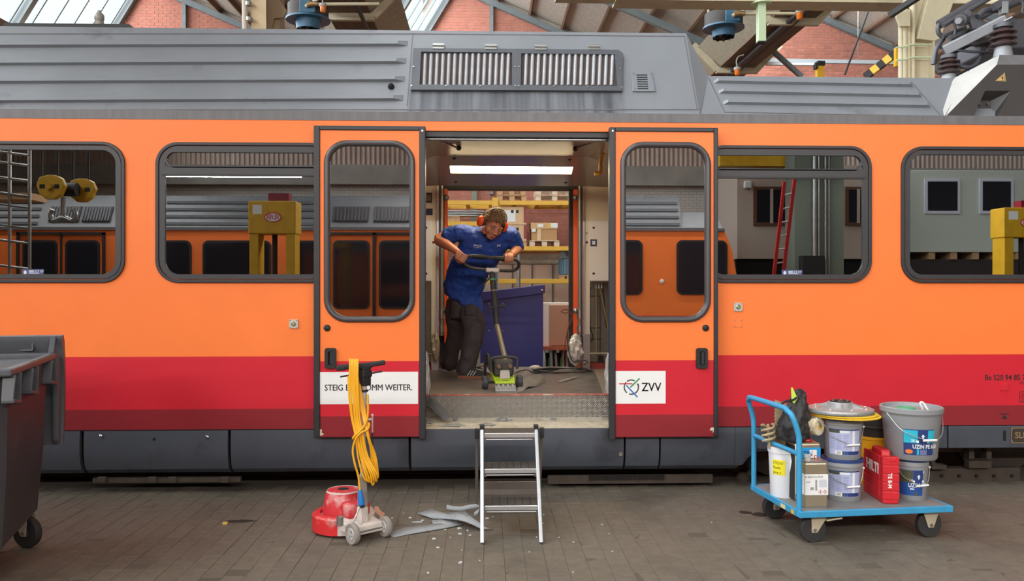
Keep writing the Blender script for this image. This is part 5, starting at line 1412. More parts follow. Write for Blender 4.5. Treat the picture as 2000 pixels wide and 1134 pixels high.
ch = MB().hexa([(.02, -.14, .045), (ux + .01, -.105, .045), (ux + .01, .105, .045), (.02, .14, .045), (.02, -.14, .11), (ux, -.10, .105), (ux, .10, .105), (.02, .14, .11)]).build('chassis', M_DUST, gr, bevel=.012)
M_TYRE = mat('dusty_tyre', S(150, 142, 136), .85, var=.1)
for s_ in (-1, 1):
    c = Vector((ux, s_ * axl, .066))
    w = MB().lathe([(.042, -.016), (.062, -.018), (.066, -.012), (.066, .012), (.062, .018), (.042, .016)], c, 28, (0, 1, 0)).build('wheel', M_TYRE, gr, smooth=35)
    MB().lathe([(.042, -.012), (.036, -.019), (.014, -.014), (.013, -.022), (0, -.022)], c, 20, (0, s_, 0) if False else (0, 1, 0)).build('hub', M_GPOLE, w, smooth=40)
    for i in range(6):
        a = 2 * PI * i / 6; MB().bar(c + Vector((.012 * math.cos(a), -.0195, .012 * math.sin(a))), c + Vector((.036 * math.cos(a), -.0195, .036 * math.sin(a))), .006, .006, (0, 1, 0)).build('spoke', M_GPOLE, w)
MB().cyl((ux, -axl, .066), (ux, axl, .066), .009, n=10).build('axle', M_STEEL, gr)
# column bracket and pole
px_ = ux * .74
MB().box(px_ - .028, px_ + .03, -.030, .030, .10, .20).build('pivot_block', M_DUST, gr, bevel=.012)
MB().hexa([(px_ - .026, -.026, .14), (px_ + .026, -.026, .14), (px_ + .026, .026, .14), (px_ - .026, .026, .14), (px_ - .022, -.022, .40), (px_ + .022, -.022, .40), (px_ + .022, .022, .40), (px_ - .022, .022, .40)]).build('pole_bracket', mat('scuffed_alu', S(168, 160, 152), .5, .5, var=.2, vs=14), gr, bevel=.006)
M_ = Matrix.Translation(Cg) @ Matrix.Rotation(ang, 4, 'Z')
M_i = M_.inverted()
top_w = W(712.5, 716, (M_ @ Vector((px_, 0, 0))).y + .02)
top = M_i @ top_w
MB().cyl((px_, 0, .36), top, .0165, n=14).build('pole', M_GPOLE, gr, smooth=50)
def lerp(t): return Vector((px_, 0, .36)).lerp(top, t)
for t in (.16, .78, .87):
    MB().cyl(lerp(t), lerp(t + .02), .023, n=14).build('pole_clip', M_BLACK, gr, smooth=40)
MB().box(top.x - .03, top.x + .03, top.y - .03, top.y + .03, top.z - .12, top.z + .0).build('handle_clamp', M_BLACK, gr, bevel=.006)
hd = M_i.to_3x3() @ Vector((1, .12, .04)); hd.normalize()
hl = .145
MB().bar(top - hd * .17 + Vector((0, 0, .005)), top + hd * .05 + Vector((0, 0, .01)), .034, .034).build('handle_bar', M_BLACK, gr, bevel=.008)
MB().bar(top + hd * .03 + Vector((0, 0, .012)), top + hd * .13 + Vector((0, 0, .022)), .042, .030).build('hand_grip', M_BLACK, gr, bevel=.008)
MB().bar(top - hd * .18, top - hd * .12, .042, .030).build('hand_grip', M_BLACK, gr, bevel=.008)
MB().tube([top - hd * .155 + Vector((0, 0, -.055)), top - hd * .05 + Vector((0, 0, -.045))], .006, 6).build('switch_lever', M_BLACK, gr)
MB().tube([top + hd * .03 + Vector((0, 0, -.045)), top + hd * .11 + Vector((0, 0, -.035))], .006, 6).build('switch_lever', M_BLACK, gr)
MB().box(top.x - .038, top.x + .038, top.y - .034, top.y + .034, top.z - .065, top.z - .02).build('switch_box', M_BLACK, gr, bevel=.008)
# cable hook half way up
hk = lerp(.53); MB().tube([hk, hk + hd * .05 + Vector((0, 0, .004))], .008, 8).build('cable_hook', M_GPOLE, gr)
hk2 = hk + hd * .055; MB().cyl(hk2 + Vector((0, 0, .025)), hk2 + Vector((0, 0, -.08)), .006, n=8).build('hook_rod', mat('worn_rod', S(196, 160, 150), .5), gr)
MB().cyl(hk2 + Vector((0, 0, -.08)), hk2 + Vector((0, 0, -.17)), .005, n=8).build('rod_sleeve', M_BLACK, gr)
MB().sphere(hk2 + Vector((0, 0, .03)), .009, 8, 6).build('hook_knob', M_DUST, gr)
# details on the deck
p_ = M_i @ G(664, 1020, .13); MB().lathe([(.022, 0), (.022, .055), (.018, .055), (.018, .05), (0, .05)], (p_.x, p_.y, .112), 18).build('dust_port', M_STEEL, gr, smooth=40)
p_ = M_i @ G(640, 988, .2); MB().sphere((-.115, .03, .19), .026, 12, 8).build('side_knob', M_DUST, gr, smooth=60)
MB().tube(smooth_path([M_i @ W(704, 985, ax1.y + .10), M_i @ W(696, 1005, ax1.y + .06), M_i @ W(690, 1020, ax1.y + .05), M_i @ W(697, 1027, ax1.y + .05), M_i @ W(706, 1020, ax1.y + .07), M_i @ W(707, 1010, ax1.y + .09)], 5), .0055, 8).build('motor_lead', M_GPOLE, gr, smooth=50)
q = MB(); ra = [M_i @ W(a, b, ax2.y + .12) for a, b in ((731, 989), (737, 990), (742, 998), (751, 1004), (744, 1010), (737, 1003), (732, 998))]
q.add([v for v in ra] + [v + Vector((.004, .004, .004)) for v in ra], [tuple(range(7)), tuple(range(13, 6, -1))] + [(i, (i + 1) % 7, 7 + (i + 1) % 7, 7 + i) for i in range(7)])
q.build('leather_flap', mat('tan_leather', S(206, 150, 124), .7), gr)
gr.location = Cg; gr.rotation_euler = (0, 0, ang)
# yellow extension cord hung over the handle
yh = top_w.y - .03
M_CORD = mat('yellow_cord', S(236, 172, 30), .45, var=.05)
cord = empty('extension_cord', Vector((top_w.x, yh, .5)), 0, 'bundle of yellow extension cord hung over the floor grinder handle', 'cord')
pts = []
rnd = random.Random(4)
for i in range(7):
    dxx = i * 3.1; j = lambda s_=1.2: rnd.uniform(-s_, s_)
    pts += [W(680 + dxx, 735 + j(3), yh - .03), W(683 + dxx * .95 + j(), 775, yh - .035), W(687 + dxx * .8 + j(), 815, yh - .03), W(695 + dxx * .75 + j(), 850, yh - .035), W(700 + dxx * 1.0 + j(), 890, yh - .03), W(708 + dxx * 1.55 + j(), 925, yh - .03 - .004 * i)]
    e = 944 + j(4) - abs(3 - i) * 3
    pts += [W(716 + dxx * 1.2, e, yh - .02), W(724 + dxx * .75, e - 12, yh - .01), W(724 + dxx * .45 + j(), 885, yh), W(718 + dxx * .1 + j(), 850, yh - .045), W(706 + dxx * .35 + j(), 800, yh - .005), W(696 + dxx * .30 + j(), 750, yh + .015), W(686 + dxx * .9, 716, yh + .03)]
    if i < 6: pts += [W(681.5 + dxx + 1.5, 702, yh + .012), W(680.5 + dxx + 3, 708, yh - .02)]
pts = pts[:-1] + [W(712, 760, yh + .02)]
MB().tube(smooth_path(pts, 3), .0062, 7).build('cord_loops', M_CORD, cord, smooth=60)
wrap = [W(a, b, yh - .045 + c) for a, b, c in ((718, 770, 0), (719, 800, 0), (716, 822, 0), (706, 838, -.005), (693, 850, -.01), (689, 856, .0), (694, 853, .04), (708, 834, .05), (717, 826, .03), (721, 828, .0), (718, 838, -.005), (705, 845, -.012), (694, 858, -.01), (689, 880, 0), (693, 905, 0), (700, 930, .01), (703, 956, .015))]
MB().tube(smooth_path(wrap, 5), .0066, 8).build('cord_wrap', M_CORD, cord, smooth=60)
pb_ = W(703, 956, yh - .03); pe = W(706, 985, yh - .03)
MB().loft([MB().ring(pb_, pe - pb_, .010, 12), MB().ring(pb_.lerp(pe, .25), pe - pb_, .015, 12), MB().ring(pb_.lerp(pe, .75), pe - pb_, .021, 12), MB().ring(pe, pe - pb_, .021, 12)]).build('blue_plug', mat('plug_blue', S(34, 120, 198), .45), cord, smooth=40)
MB().cyl(pe, pe + (pe - pb_).normalized() * .015, .018, n=12).build('plug_socket', M_BLACK, cord, smooth=40)

# ---------------------------------------------------------------- lino scraps on the floor
M_LINO = mat('grey_lino', S(150, 154, 158), .6, var=.08, vs=15, dirt=S(104, 96, 88), ds=14, dth=.58)
def sheet(nm, rows, label, cat='scrap', m_=M_LINO, th=.004, group=None):
    """bent piece of lino from rows of points"""
    v = [p for r_ in rows for p in r_]; n = len(rows[0]); f = []
    for i in range(len(rows) - 1):
        for j in range(n - 1): f.append((i * n + j, i * n + j + 1, (i + 1) * n + j + 1, (i + 1) * n + j))
    o = MB().add(v, f).build(nm, m_, smooth=60)
    s_ = o.modifiers.new('solid', 'SOLIDIFY'); s_.thickness = th; s_.offset = 1
    return tag(o, label, cat, group)
def GZ(px, py, z): return G(px, py, z)
sheet('lino_strip', [[GZ(755, 1042, .003), GZ(769, 1049, .003)], [GZ(790, 1031, .003), GZ(800, 1043, .003)], [GZ(830, 1026, .005), GZ(842, 1036, .005)], [GZ(865, 1021, .004), GZ(876, 1030, .004)], [GZ(898, 1018, .004), GZ(905, 1024, .004)]], 'long pale grey lino strip lying by the floor grinder wheel')
sheet('lino_sheet', [[GZ(815, 1003, .01), GZ(828, 1007, .008), GZ(846, 1013, .006)], [GZ(842, 995, .03), GZ(856, 1003, .03), GZ(868, 1013, .02)], [GZ(870, 1002, .02), GZ(880, 1008, .03), GZ(890, 1015, .03)], [GZ(892, 1000, .05), GZ(897, 1007, .06), GZ(903, 1017, .055)], [GZ(908, 999, .07), GZ(916, 1008, .06), GZ(922, 1024, .04)], [GZ(922, 1010, .04), GZ(930, 1018, .03), GZ(940, 1033, .01)], [GZ(950, 1030, .015), GZ(956, 1032, .012), GZ(963, 1034, .006)]], 'crumpled grey lino sheet on the floor beside the ladder foot', th=.005)
sheet('lino_patch', [[GZ(842, 1016, .003), GZ(846, 1024, .003)], [GZ(862, 1014, .012), GZ(870, 1025, .004)], [GZ(890, 1017, .02), GZ(898, 1024, .004)]], 'small dark lino patch under the crumpled grey sheet')
cl = [(872, 993.5, .03), (885, 996, .02), (900, 997, .02), (918, 993, .035), (930, 992, .05), (936, 996, .06), (934, 1003, .04), (926, 1009, .02)]
sheet('lino_curl', [[GZ(a, b, z), GZ(a, b, z) + Vector((0, .02, .025))] for a, b, z in cl], 'thin curled lino strip standing beside the rear ladder leg', th=.003)
rnd = random.Random(21)
big = [(801, 1011, 9), (815, 1019, 26), (826, 1016, 8), (897, 1032, 12), (898, 1042, 10), (848, 1052, 9), (900, 1098, 11), (836, 1119, 7), (918, 1045, 7), (880, 1049, 4), (766, 1012, 5), (952, 1012, 10), (962, 1009, 5), (913, 1036, 6), (870, 1034, 6), (855, 1069, 8), (788, 1002, 3), (902, 1074, 4), (937, 1094, 5), (1048, 1049, 5), (1060, 1022, 5), (1092, 1049, 5), (1120, 1058, 5), (1176, 1024, 4), (1190, 1042, 4), (1196, 1077, 5), (1390, 1020, 4), (1119, 1118, 4), (1062, 1005, 4), (1034, 1078, 4)]
for i, (px, py, w) in enumerate(big):
    c = G(px, py, .002); k = w / 2 * (c.y + 6.3) / FPX; n = 7; p = []
    for j in range(n):
        a = 2 * PI * j / n; rr2 = k * rnd.uniform(.55, 1.15); p.append((rr2 * math.cos(a), (rr2 if w < 20 else rr2 * .35) * math.sin(a) * 1.1))
    t = rnd.uniform(.002, .006)
    q = MB().add([c + Vector((a, b, 0)) for a, b in p] + [c + Vector((a * .9, b * .9, t)) for a, b in p], [tuple(range(n - 1, -1, -1)), tuple(range(n, 2 * n))] + [(j, (j + 1) % n, n + (j + 1) % n, n + j) for j in range(n)])
    tag(q.build('lino_chip', mat('pale_chip', S(186, 190, 192), .7)), 'small pale lino chip scattered on the floor round the ladder', 'chip', 'lino chips on the floor')
c = G(440, 1022, .004)
tag(MB().plate(rr(c.x - .016, c.x + .016, -.006, .008, .004), (), c.y - .01, c.y + .01, fn=lambda x, z, y: (x, y, z + .006)).build('yellow_crumb', mat('yellow_foam', S(214, 180, 90), .8)), 'tiny yellow crumb on the floor left of the grinder', 'crumb')
M_OIL = mat('oil_stain', S(60, 54, 50), .35)
for (px, py, w, h, lab) in ((1455, 1000, 26, 5, 'small dark oil stain left of the trolley wheel'), (1484, 1004, 34, 7, 'wide dark oil stain beside the trolley wheel'), (468, 1017, 62, 8, 'long dark oil smear on the floor left of the grinder')):
    c = G(px, py, .0022); kx = w / 2 * (c.y + 6.3) / FPX; ky = kx * .9 if w < 50 else kx * .35
    n = 18; q = MB(); rnd = random.Random(px); p = [(kx * math.cos(2 * PI * j / n) * rnd.uniform(.8, 1.1), ky * math.sin(2 * PI * j / n) * rnd.uniform(.7, 1.1)) for j in range(n)]
    q.add([c + Vector((a, b, 0)) for a, b in p] + [c + Vector((a, b, -.001)) for a, b in p], [tuple(range(n)), tuple(range(2 * n - 1, n - 1, -1))] + [(j, (j + 1) % n, n + (j + 1) % n, n + j) for j in range(n)])
    tag(q.build('oil_stain', M_OIL), lab, 'stain')

# ---------------------------------------------------------------- refuse bin
T1 = G(104, 690, 1.18); e_ = Vector((.29, -.957, 0)).normalized(); w_ = Vector((-.957, -.29, 0)).normalized()
M_BIN = mat('grey_plastic_bin', S(66, 65, 69), .5, var=.08, vs=4, dirt=S(88, 84, 84), ds=2.5, dth=.62)
M_BINL = mat('grey_plastic_lid', S(84, 87, 94), .45, var=.06)
bn = empty('refuse_bin', Vector((T1.x, T1.y, 0)) + e_ * .5 + w_ * .6, 0, 'big dark grey wheeled refuse bin cut off by the left picture edge', 'bin')
def bp_(a, b, z): return Vector((T1.x, T1.y, 0)) + e_ * a + w_ * b + Vector((0, 0, z))
LN_, WD_ = 1.05, 1.25
rings = []
for z, i1, i2 in ((.20, .12, .10), (.24, .085, .06), (.60, .055, .035), (1.08, .035, .02), (1.16, .03, .015)):
    r_ = []
    for ca, cb, s1, s2 in ((0, 0, 1, 1), (LN_, 0, -1, 1), (LN_, WD_, -1, -1), (0, WD_, 1, -1)):
        for (da, db) in ((0, .05), (.05, 0)) if (ca == 0) == (cb == 0) else ((.05, 0), (0, .05)):
            r_.append(bp_(ca + s1 * (i1 + da), cb + s2 * (i2 + db), z))
    rings.append(r_)
MB().loft(rings).build('bin_body', M_BIN, bn, smooth=30)
q = MB()
for a0, b0, a1, b1 in ((-.02, -.02, LN_, .025), (-.02, WD_ - .02, LN_, WD_ + .03), (-.02, -.02, .03, WD_), (LN_ - .03, -.02, LN_ + .02, WD_ + .03)):
    q.hexa([bp_(a0, b0, 1.145), bp_(a1, b0, 1.145), bp_(a1, b1, 1.145), bp_(a0, b1, 1.145), bp_(a0, b0, 1.185), bp_(a1, b0, 1.185), bp_(a1, b1, 1.185), bp_(a0, b1, 1.185)])
q.build('bin_rim', M_BINL, bn, bevel=.01)
# lifting pockets below the rim
for a in (.03, .52, .90):
    q = MB()
    q.hexa([bp_(a, -.025, .99), bp_(a + .012, -.025, .99), bp_(a + .012, .03, .99), bp_(a, .03, .99), bp_(a, -.03, 1.15), bp_(a + .012, -.03, 1.15), bp_(a + .012, .03, 1.15), bp_(a, .03, 1.15)])
    q.hexa([bp_(a + .15, -.025, 1.02), bp_(a + .162, -.025, 1.02), bp_(a + .162, .03, 1.02), bp_(a + .15, .03, 1.02), bp_(a + .12, -.03, 1.15), bp_(a + .132, -.03, 1.15), bp_(a + .132, .03, 1.15), bp_(a + .12, .03, 1.15)])
    q.hexa([bp_(a, -.03, .985), bp_(a + .16, -.03, 1.01), bp_(a + .16, .03, 1.01), bp_(a, .03, .985), bp_(a, -.03, 1.005), bp_(a + .16, -.03, 1.03), bp_(a + .16, .03, 1.03), bp_(a, .03, 1.005)])
    q.build('lifting_pocket', M_BINL, bn, bevel=.004)
# lid folded back over the hinge and hanging behind
prof = [(-.10, 1.285), (-.155, 1.29), (-.19, 1.24), (-.215, 1.10), (-.225, .95), (-.215, .80), (-.19, .66), (-.16, .58), (-.14, .58), (-.16, .70), (-.175, .85), (-.175, 1.0), (-.15, 1.15), (-.10, 1.25)]
ld = MB().loft([[bp_(a, b, z) for a, z in prof] for b in (-.03, WD_ + .03)]).build('lid', M_BINL, bn, smooth=40)
MB().loft([[bp_(a * .9 - .0, b, z) for a, z in ((-.09, 1.18), (-.16, 1.15), (-.16, .62), (-.12, .58), (-.08, .62))] for b in (-.015, .02)]).build('lid_side', M_BINL, ld, bevel=.01)
a_, b_ = W(36, 683, T1.y + .15), W(80, 661, T1.y + .15)
MB().plate(rr(a_.x, b_.x, a_.z, b_.z, .01), [rr(a_.x + .022, b_.x - .01, a_.z + .012, b_.z - .012, .006)], T1.y + .06, T1.y + .12).build('lid_handle', M_BINL, ld, bevel=.004)
for i, b in enumerate((.0, .45)):
    MB().hexa([bp_(-.03, b, 1.16), bp_(-.10, b, 1.27), bp_(-.10, b + .03, 1.27), bp_(-.03, b + .03, 1.16), bp_(.0, b, 1.18), bp_(-.07, b, 1.285), bp_(-.07, b + .03, 1.285), bp_(.0, b + .03, 1.18)]).build('hinge_arm', M_BINL, bn)
def castor(parent, c, r, wd, dirv, brk, ht, mt=None, nm='castor'):
    """swivel castor with its wheel axis horizontal; c = wheel centre"""
    ax = Vector((-dirv.y, dirv.x, 0)).normalized()
    b = empty(nm, c); set_parent(b, parent)
    MB().lathe([(r * .62, -wd), (r * .94, -wd), (r, -wd * .7), (r, wd * .7), (r * .94, wd), (r * .62, wd)], c, 30, ax).build('tyre', mt or mat('black_tyre', S(46, 45, 46), .7, var=.1), b, smooth=35)
    MB().lathe([(r * .64, -wd * .7), (r * .30, -wd * .35), (r * .26, -wd * 1.1), (0, -wd * 1.1)], c, 22, ax).build('wheel_disc', mat('wheel_disc_grey', S(84, 80, 78), .6), b, smooth=40)
    MB().lathe([(r * .64, -wd * .7), (r * .30, -wd * .35), (r * .26, -wd * 1.1), (0, -wd * 1.1)], c, 22, -ax).build('wheel_disc', MATS['wheel_disc_grey'], b, smooth=40)
    for s_ in (-1, 1):
        o = c + ax * (s_ * wd * 1.35); up = Vector((0, 0, 1)); d2 = dirv.normalized()
        pl = [o - d2 * r * .22 - up * r * .2, o + d2 * r * .22 - up * r * .2, o + d2 * (brk + r * .62) + up * (ht), o + d2 * (brk - r * .62) + up * (ht)]
        MB().hexa([p - ax * .002 for p in pl] + [p + ax * .002 for p in pl]).build('fork', mat('zinc_fork', S(196, 184, 160), .5, .3, var=.08), b, bevel=.001, bseg=1)
        MB().cyl(o, o + ax * s_ * .008, r * .13, n=8).build('axle_nut', M_STEEL, b)
    t = c + dirv.normalized() * brk + Vector((0, 0, ht)); d2 = dirv.normalized()
    MB().hexa([t - d2 * r * .5 - ax * wd * 1.6, t + d2 * r * .5 - ax * wd * 1.6, t + d2 * r * .5 + ax * wd * 1.6, t - d2 * r * .5 + ax * wd * 1.6] + [p + Vector((0, 0, .012)) for p in (t - d2 * r * .5 - ax * wd * 1.6, t + d2 * r * .5 - ax * wd * 1.6, t + d2 * r * .5 + ax * wd * 1.6, t - d2 * r * .5 + ax * wd * 1.6)]).build('mount_plate', MATS['zinc_fork'], b)
    return b
wc = G(54, 1068); castor(bn, Vector((wc.x, wc.y + .0, .093)), .093, .024, Vector((-1, .3, 0)), .03, .11)
castor(bn, bp_(.9, .14, .093), .093, .024, Vector((.1, -1, 0)), .03, .11); castor(bn, bp_(.16, 1.05, .093), .093, .024, Vector((1, 0, 0)), .03, .11); castor(bn, bp_(.9, 1.05, .093), .093, .024, Vector((1, 0, 0)), .03, .11)

# ---------------------------------------------------------------- platform trolley
TZ = .215
A = G(1562, 1000, TZ); B = G(1862, 988, TZ); tl = (B - A).length; tu = (B - A).normalized(); tv = Vector((-tu.y, tu.x, 0)); tw = .71
def tp(a, b, z=TZ): return Vector((A.x, A.y, 0)) + tu * a + tv * b + Vector((0, 0, z))
TM = Matrix(((tu.x, tv.x, 0, A.x), (tu.y, tv.y, 0, A.y), (0, 0, 1, 0), (0, 0, 0, 1)))
M_TBLUE = mat('trolley_blue', S(58, 150, 196), .45, var=.08, vs=10, dirt=S(70, 92, 104), ds=16, dth=.63)
M_TDECK = mat('trolley_deck', S(128, 126, 124), .6, var=.12, vs=6)
tro = empty('platform_trolley', tp(tl / 2, tw / 2, 0), 0, 'blue platform trolley loaded with buckets and tins at the right', 'trolley')
MB(M=TM).box(.012, tl - .012, .012, tw - .012, TZ - .022, TZ).build('deck', M_TDECK, tro)
q = MB(M=TM); t_ = .02
for x0, x1, y0, y1 in ((0, tl, 0, t_), (0, tl, tw - t_, tw), (0, t_, t_, tw - t_), (tl - t_, tl, t_, tw - t_)): q.box(x0, x1, y0, y1, TZ - .038, TZ + .002)
q.build('frame_rim', M_TBLUE, tro, bevel=.004)
for x0, x1, c_ in ((.16, .22, S(220, 206, 150)), (.30, .335, S(226, 176, 50))):
    MB(M=TM).box(-.0015, 0, tw - x1 - .3, tw - x0 - .3, TZ - .034, TZ - .008).build('rim_sticker', mat('rim_sticker_%d' % int(x0 * 100), c_, .6), tro)
for a, b, d in ((.13, .09, tu), (tl - .11, .09, tu), (.13, tw - .10, tu), (tl - .13, tw - .10, tu)):
    castor(tro, tp(a, b, .083), .083, .022, d if a < .5 else tu, .03 if a < .5 else 0.0, TZ - .045 - .083 - .012)
MB().bar(tp(.20, .06, .145), tp(.30, .05, .160), .05, .010).build('brake_pedal', MATS['zinc_fork'], tro, bevel=.003)
# push handle at the left end
pf, pb = tp(.012, .03, 0), tp(.012, tw - .03, 0)
lean = -tu * .055
hz = .84
path = [pf + Vector((0, 0, TZ - .03)), pf + Vector((0, 0, .60)), pf + Vector((0, 0, .70)) + lean * .15, pf + Vector((0, 0, .80)) + lean * .75 + tv * .01, pf + Vector((0, 0, hz - .012)) + lean + tv * .05, pf + Vector((0, 0, hz)) + lean + tv * .10,
        pb + Vector((0, 0, hz)) + lean - tv * .10, pb + Vector((0, 0, hz - .012)) + lean - tv * .05, pb + Vector((0, 0, .80)) + lean * .75 - tv * .01, pb + Vector((0, 0, .70)) + lean * .15, pb + Vector((0, 0, .60)), pb + Vector((0, 0, TZ - .03))]
MB().tube(smooth_path(path, 5), .0175, 14).build('push_handle', M_TBLUE, tro, smooth=60)
MB().tube([pf + Vector((0, 0, .565)), pb + Vector((0, 0, .565))], .015, 12).build('cross_tube', M_TBLUE, tro, smooth=60)

# ---------------------------------------------------------------- buckets
M_PGREY = mat('grey_bucket_plastic', S(140, 142, 145), .45)
M_PLID = mat('blue_lid', S(38, 60, 118), .4)
M_WIRE = mat('bucket_wire', S(190, 190, 188), .35, .7)
def arc_patch(c, r0, r1, z0, z1, a0, a1, th=.0012, n=14):
    q = MB(); rings = []
    for i in range(n + 1):
        a = a0 + (a1 - a0) * i / n; d = Vector((math.cos(a), math.sin(a), 0))
        rings.append([c + d * r0 + Vector((0, 0, z0)), c + d * (r0 + th) + Vector((0, 0, z0)), c + d * (r1 + th) + Vector((0, 0, z1)), c + d * r1 + Vector((0, 0, z1))])
    return q.loft(rings)
def cyl_text(nm, body, size, m_, c, rf, ang0, z, parent, sx=.9, bold=0):
    """lettering wrapped round a bucket, reading to the right from the angle ang0"""
    def fn(x, y, d):
        zz = z + y; r_ = rf(zz) + .0016 + d; a = ang0 + x / rf(zz); return c + Vector((r_ * math.cos(a), r_ * math.sin(a), zz))
    return text(nm, body, size, m_, (0, 0, 0), (1, 0, 0), (0, 0, 1), parent, sx=sx, bold=bold, fn=fn, depth=.0003)
def bucket(nm, c, rb, rt, h, label, m_body, m_lid, wire_ang=None, wire_drop=.11, group=None, cat='bucket'):
    b = empty(nm, c, 0, label, cat, group)
    MB().lathe([(0, 0), (rb * .96, 0), (rb, .008), (rt * .955, h * .80), (rt * .96, h * .82), (rt, h * .83), (rt, h * .93), (rt * .985, h * .94), (0, h * .94)], c, 40).build('bucket_body', m_body, b, smooth=35)
    MB().lathe([(rt * 1.0, h * .93), (rt * 1.035, h * .935), (rt * 1.04, h * .985), (rt * 1.0, h), (rt * .94, h), (rt * .92, h * .97), (0, h * .97)], c, 40).build('lid', m_lid, b, smooth=35)
    if wire_ang is not None:
        a0, a1 = wire_ang; zz = h * .78; p = []
        p0 = c + Vector((rt * 1.01 * math.cos(a0), rt * 1.01 * math.sin(a0), zz)); p1 = c + Vector((rt * 1.01 * math.cos(a1), rt * 1.01 * math.sin(a1), zz))
        am = (a0 + a1) / 2 + .25; mm = c + Vector((rt * 1.08 * math.cos(am), rt * 1.08 * math.sin(am), zz - wire_drop)); ml = c + Vector((rt * 1.06 * math.cos(a0 * .65 + am * .35), rt * 1.06 * math.sin(a0 * .65 + am * .35), zz - wire_drop * .55)); mr = c + Vector((rt * 1.06 * math.cos(a1 * .5 + am * .5), rt * 1.06 * math.sin(a1 * .5 + am * .5), zz - wire_drop * .75))
        MB().tube(smooth_path([p0, ml, mm, mr, p1], 6), .0022, 6).build('wire_handle', M_WIRE, b)
        t = Vector((-math.sin(am), math.cos(am), .05)); MB().cyl(mm - t * .042, mm + t * .042, .0065, n=10).build('handle_grip', M_WHITE, b, smooth=50)
        MB().sphere(p1, .008, 8, 6).build('wire_lug', M_WHITE, b); MB().sphere(p0, .008, 8, 6).build('wire_lug', m_body, b)
    return b
fa = -PI / 2 - .43          # angle on a bucket that faces the camera
# stacked grey buckets with pale printed labels
M_PALE = mat('pale_label', S(176, 182, 214), .5, var=.03)
M_OLIVE = mat('olive_print', S(74, 78, 58), .5); M_BLUEP = mat('blue_print', S(30, 76, 148), .5); M_NAVY = mat('navy_print', S(36, 58, 116), .5)
M_LINE = mat('fine_print', S(150, 156, 192), .5)
cb0 = G(1655, 981, TZ); cb0 = cb0 + Vector((.02, .115, 0)); cb0.z = TZ
for i in range(2):
    c = cb0 + Vector((0, 0, .268 * i)); rb, rt, h = .112, .126, .27
    b = bucket('grey_bucket', c, rb, rt, h, ['lower grey bucket of the stack behind the front tin canister', 'upper grey bucket of the stack, under the yellow pads'][i], M_PGREY, M_PLID, (fa - .95, fa + 1.45), .105, 'grey buckets with pale labels on the trolley')
    rf = lambda z, c=c: rb + (rt * .955 - rb) * (z / (h * .80))
    P_ = lambda z0, z1, a0, a1, th: arc_patch(c, rf(z0), rf(z1), z0, z1, a0, a1, th)
    fa_ = fa; fa = fa - .32
    P_(.035, .200, fa - .42, fa + 1.32, .0010).build('paper_label', M_PALE, b)
    P_(.194, .200, fa - .42, fa + 1.32, .0016).build('label_edge', M_NAVY, b); P_(.176, .194, fa - .42, fa + .18, .0016).build('label_olive', M_OLIVE, b)
    for k in range(5): P_(.178, .192, fa + .22 + k * .10, fa + .30 + k * .10, .0016).build('label_icon', M_WHITE, b)
    for k in range(10):
        for cc in range(3): P_(.072 + k * .0098, .0765 + k * .0098, fa - .36 + cc * .36, fa - .08 + cc * .36, .0014).build('text_line', M_LINE, b)
    P_(.060, .19, fa + .86, fa + .98, .0014).build('label_column', M_WHITE, b)
    P_(.037, .060, fa - .06, fa + .30, .0016).build('barcode_field', M_WHITE, b)
    for k in range(9): P_(.041, .057, fa + .02 + k * .026, fa + .032 + k * .026, .0020).build('barcode_bar', M_INK, b)
    P_(.037, .060, fa + .32, fa + .44, .0016).build('label_olive', M_OLIVE, b); P_(.037, .060, fa + .45, fa + .60, .0016).build('label_blue', M_BLUEP, b); P_(.037, .060, fa + .61, fa + 1.3, .0016).build('label_navy', M_NAVY, b); fa = fa_
fa = -PI / 2 - .43
topz = TZ + .538
# yellow pads and grinding disc on top of the stack
cp = Vector((cb0.x - .015, cb0.y, topz)); M_PAD = mat('yellow_pad', S(232, 192, 48), .8, var=.06, vs=30, bump=.2, bs=120)
for i, (dx, rr3) in enumerate(((.035, .215), (.02, .212))):
    c = cp + Vector((dx, 0, .013 * i)); n = 48; rings = []
    tag(MB().lathe([(0, .0), (rr3 - .006, 0), (rr3, .004), (rr3, .009), (rr3 - .006, .0125), (0, .0125)], c, 40).build('floor_pad', M_PAD, smooth=35), ['lower yellow round floor pad on the bucket stack', 'upper yellow round floor pad under the metal disc'][i], 'pad', 'yellow floor pads')
cd = cp + Vector((.0, 0, .027))
ds = empty('drive_disc', cd, 0, 'grey metal drive disc with bolted hub lying on the yellow pads', 'disc')
M_DISC = mat('cast_disc', S(176, 176, 176), .4, .5, var=.06)
MB().lathe([(0, 0), (.205, 0), (.208, .004), (.208, .012), (.200, .016), (0, .018)], cd, 48).build('disc_rim', mat('disc_bristle', S(120, 120, 118), .7, var=.2, vs=40), ds, smooth=35)
MB().lathe([(.206, .014), (.204, .026), (.195, .030), (.10, .036), (0, .036)], cd, 48).build('disc_plate', M_DISC, ds, smooth=35)
MB().lathe([(.080, .034), (.078, .064), (.074, .068), (.05, .068), (0, .068)], cd, 36).build('hub', M_DISC, ds, smooth=35)
for i in range(6):
    a = 2 * PI * i / 6 + .25; d = Vector((math.cos(a), math.sin(a), 0))
    p0, p1 = cd + d * .075, cd + d * .150; s2 = Vector((-d.y, d.x, 0)) * .005
    MB().hexa([p0 - s2 + Vector((0, 0, .03)), p0 + s2 + Vector((0, 0, .03)), p1 + s2 + Vector((0, 0, .03)), p1 - s2 + Vector((0, 0, .03)), p0 - s2 + Vector((0, 0, .062)), p0 + s2 + Vector((0, 0, .062)), p1 + s2 + Vector((0, 0, .036)), p1 - s2 + Vector((0, 0, .036))]).build('stiffener_rib', M_DISC, ds)
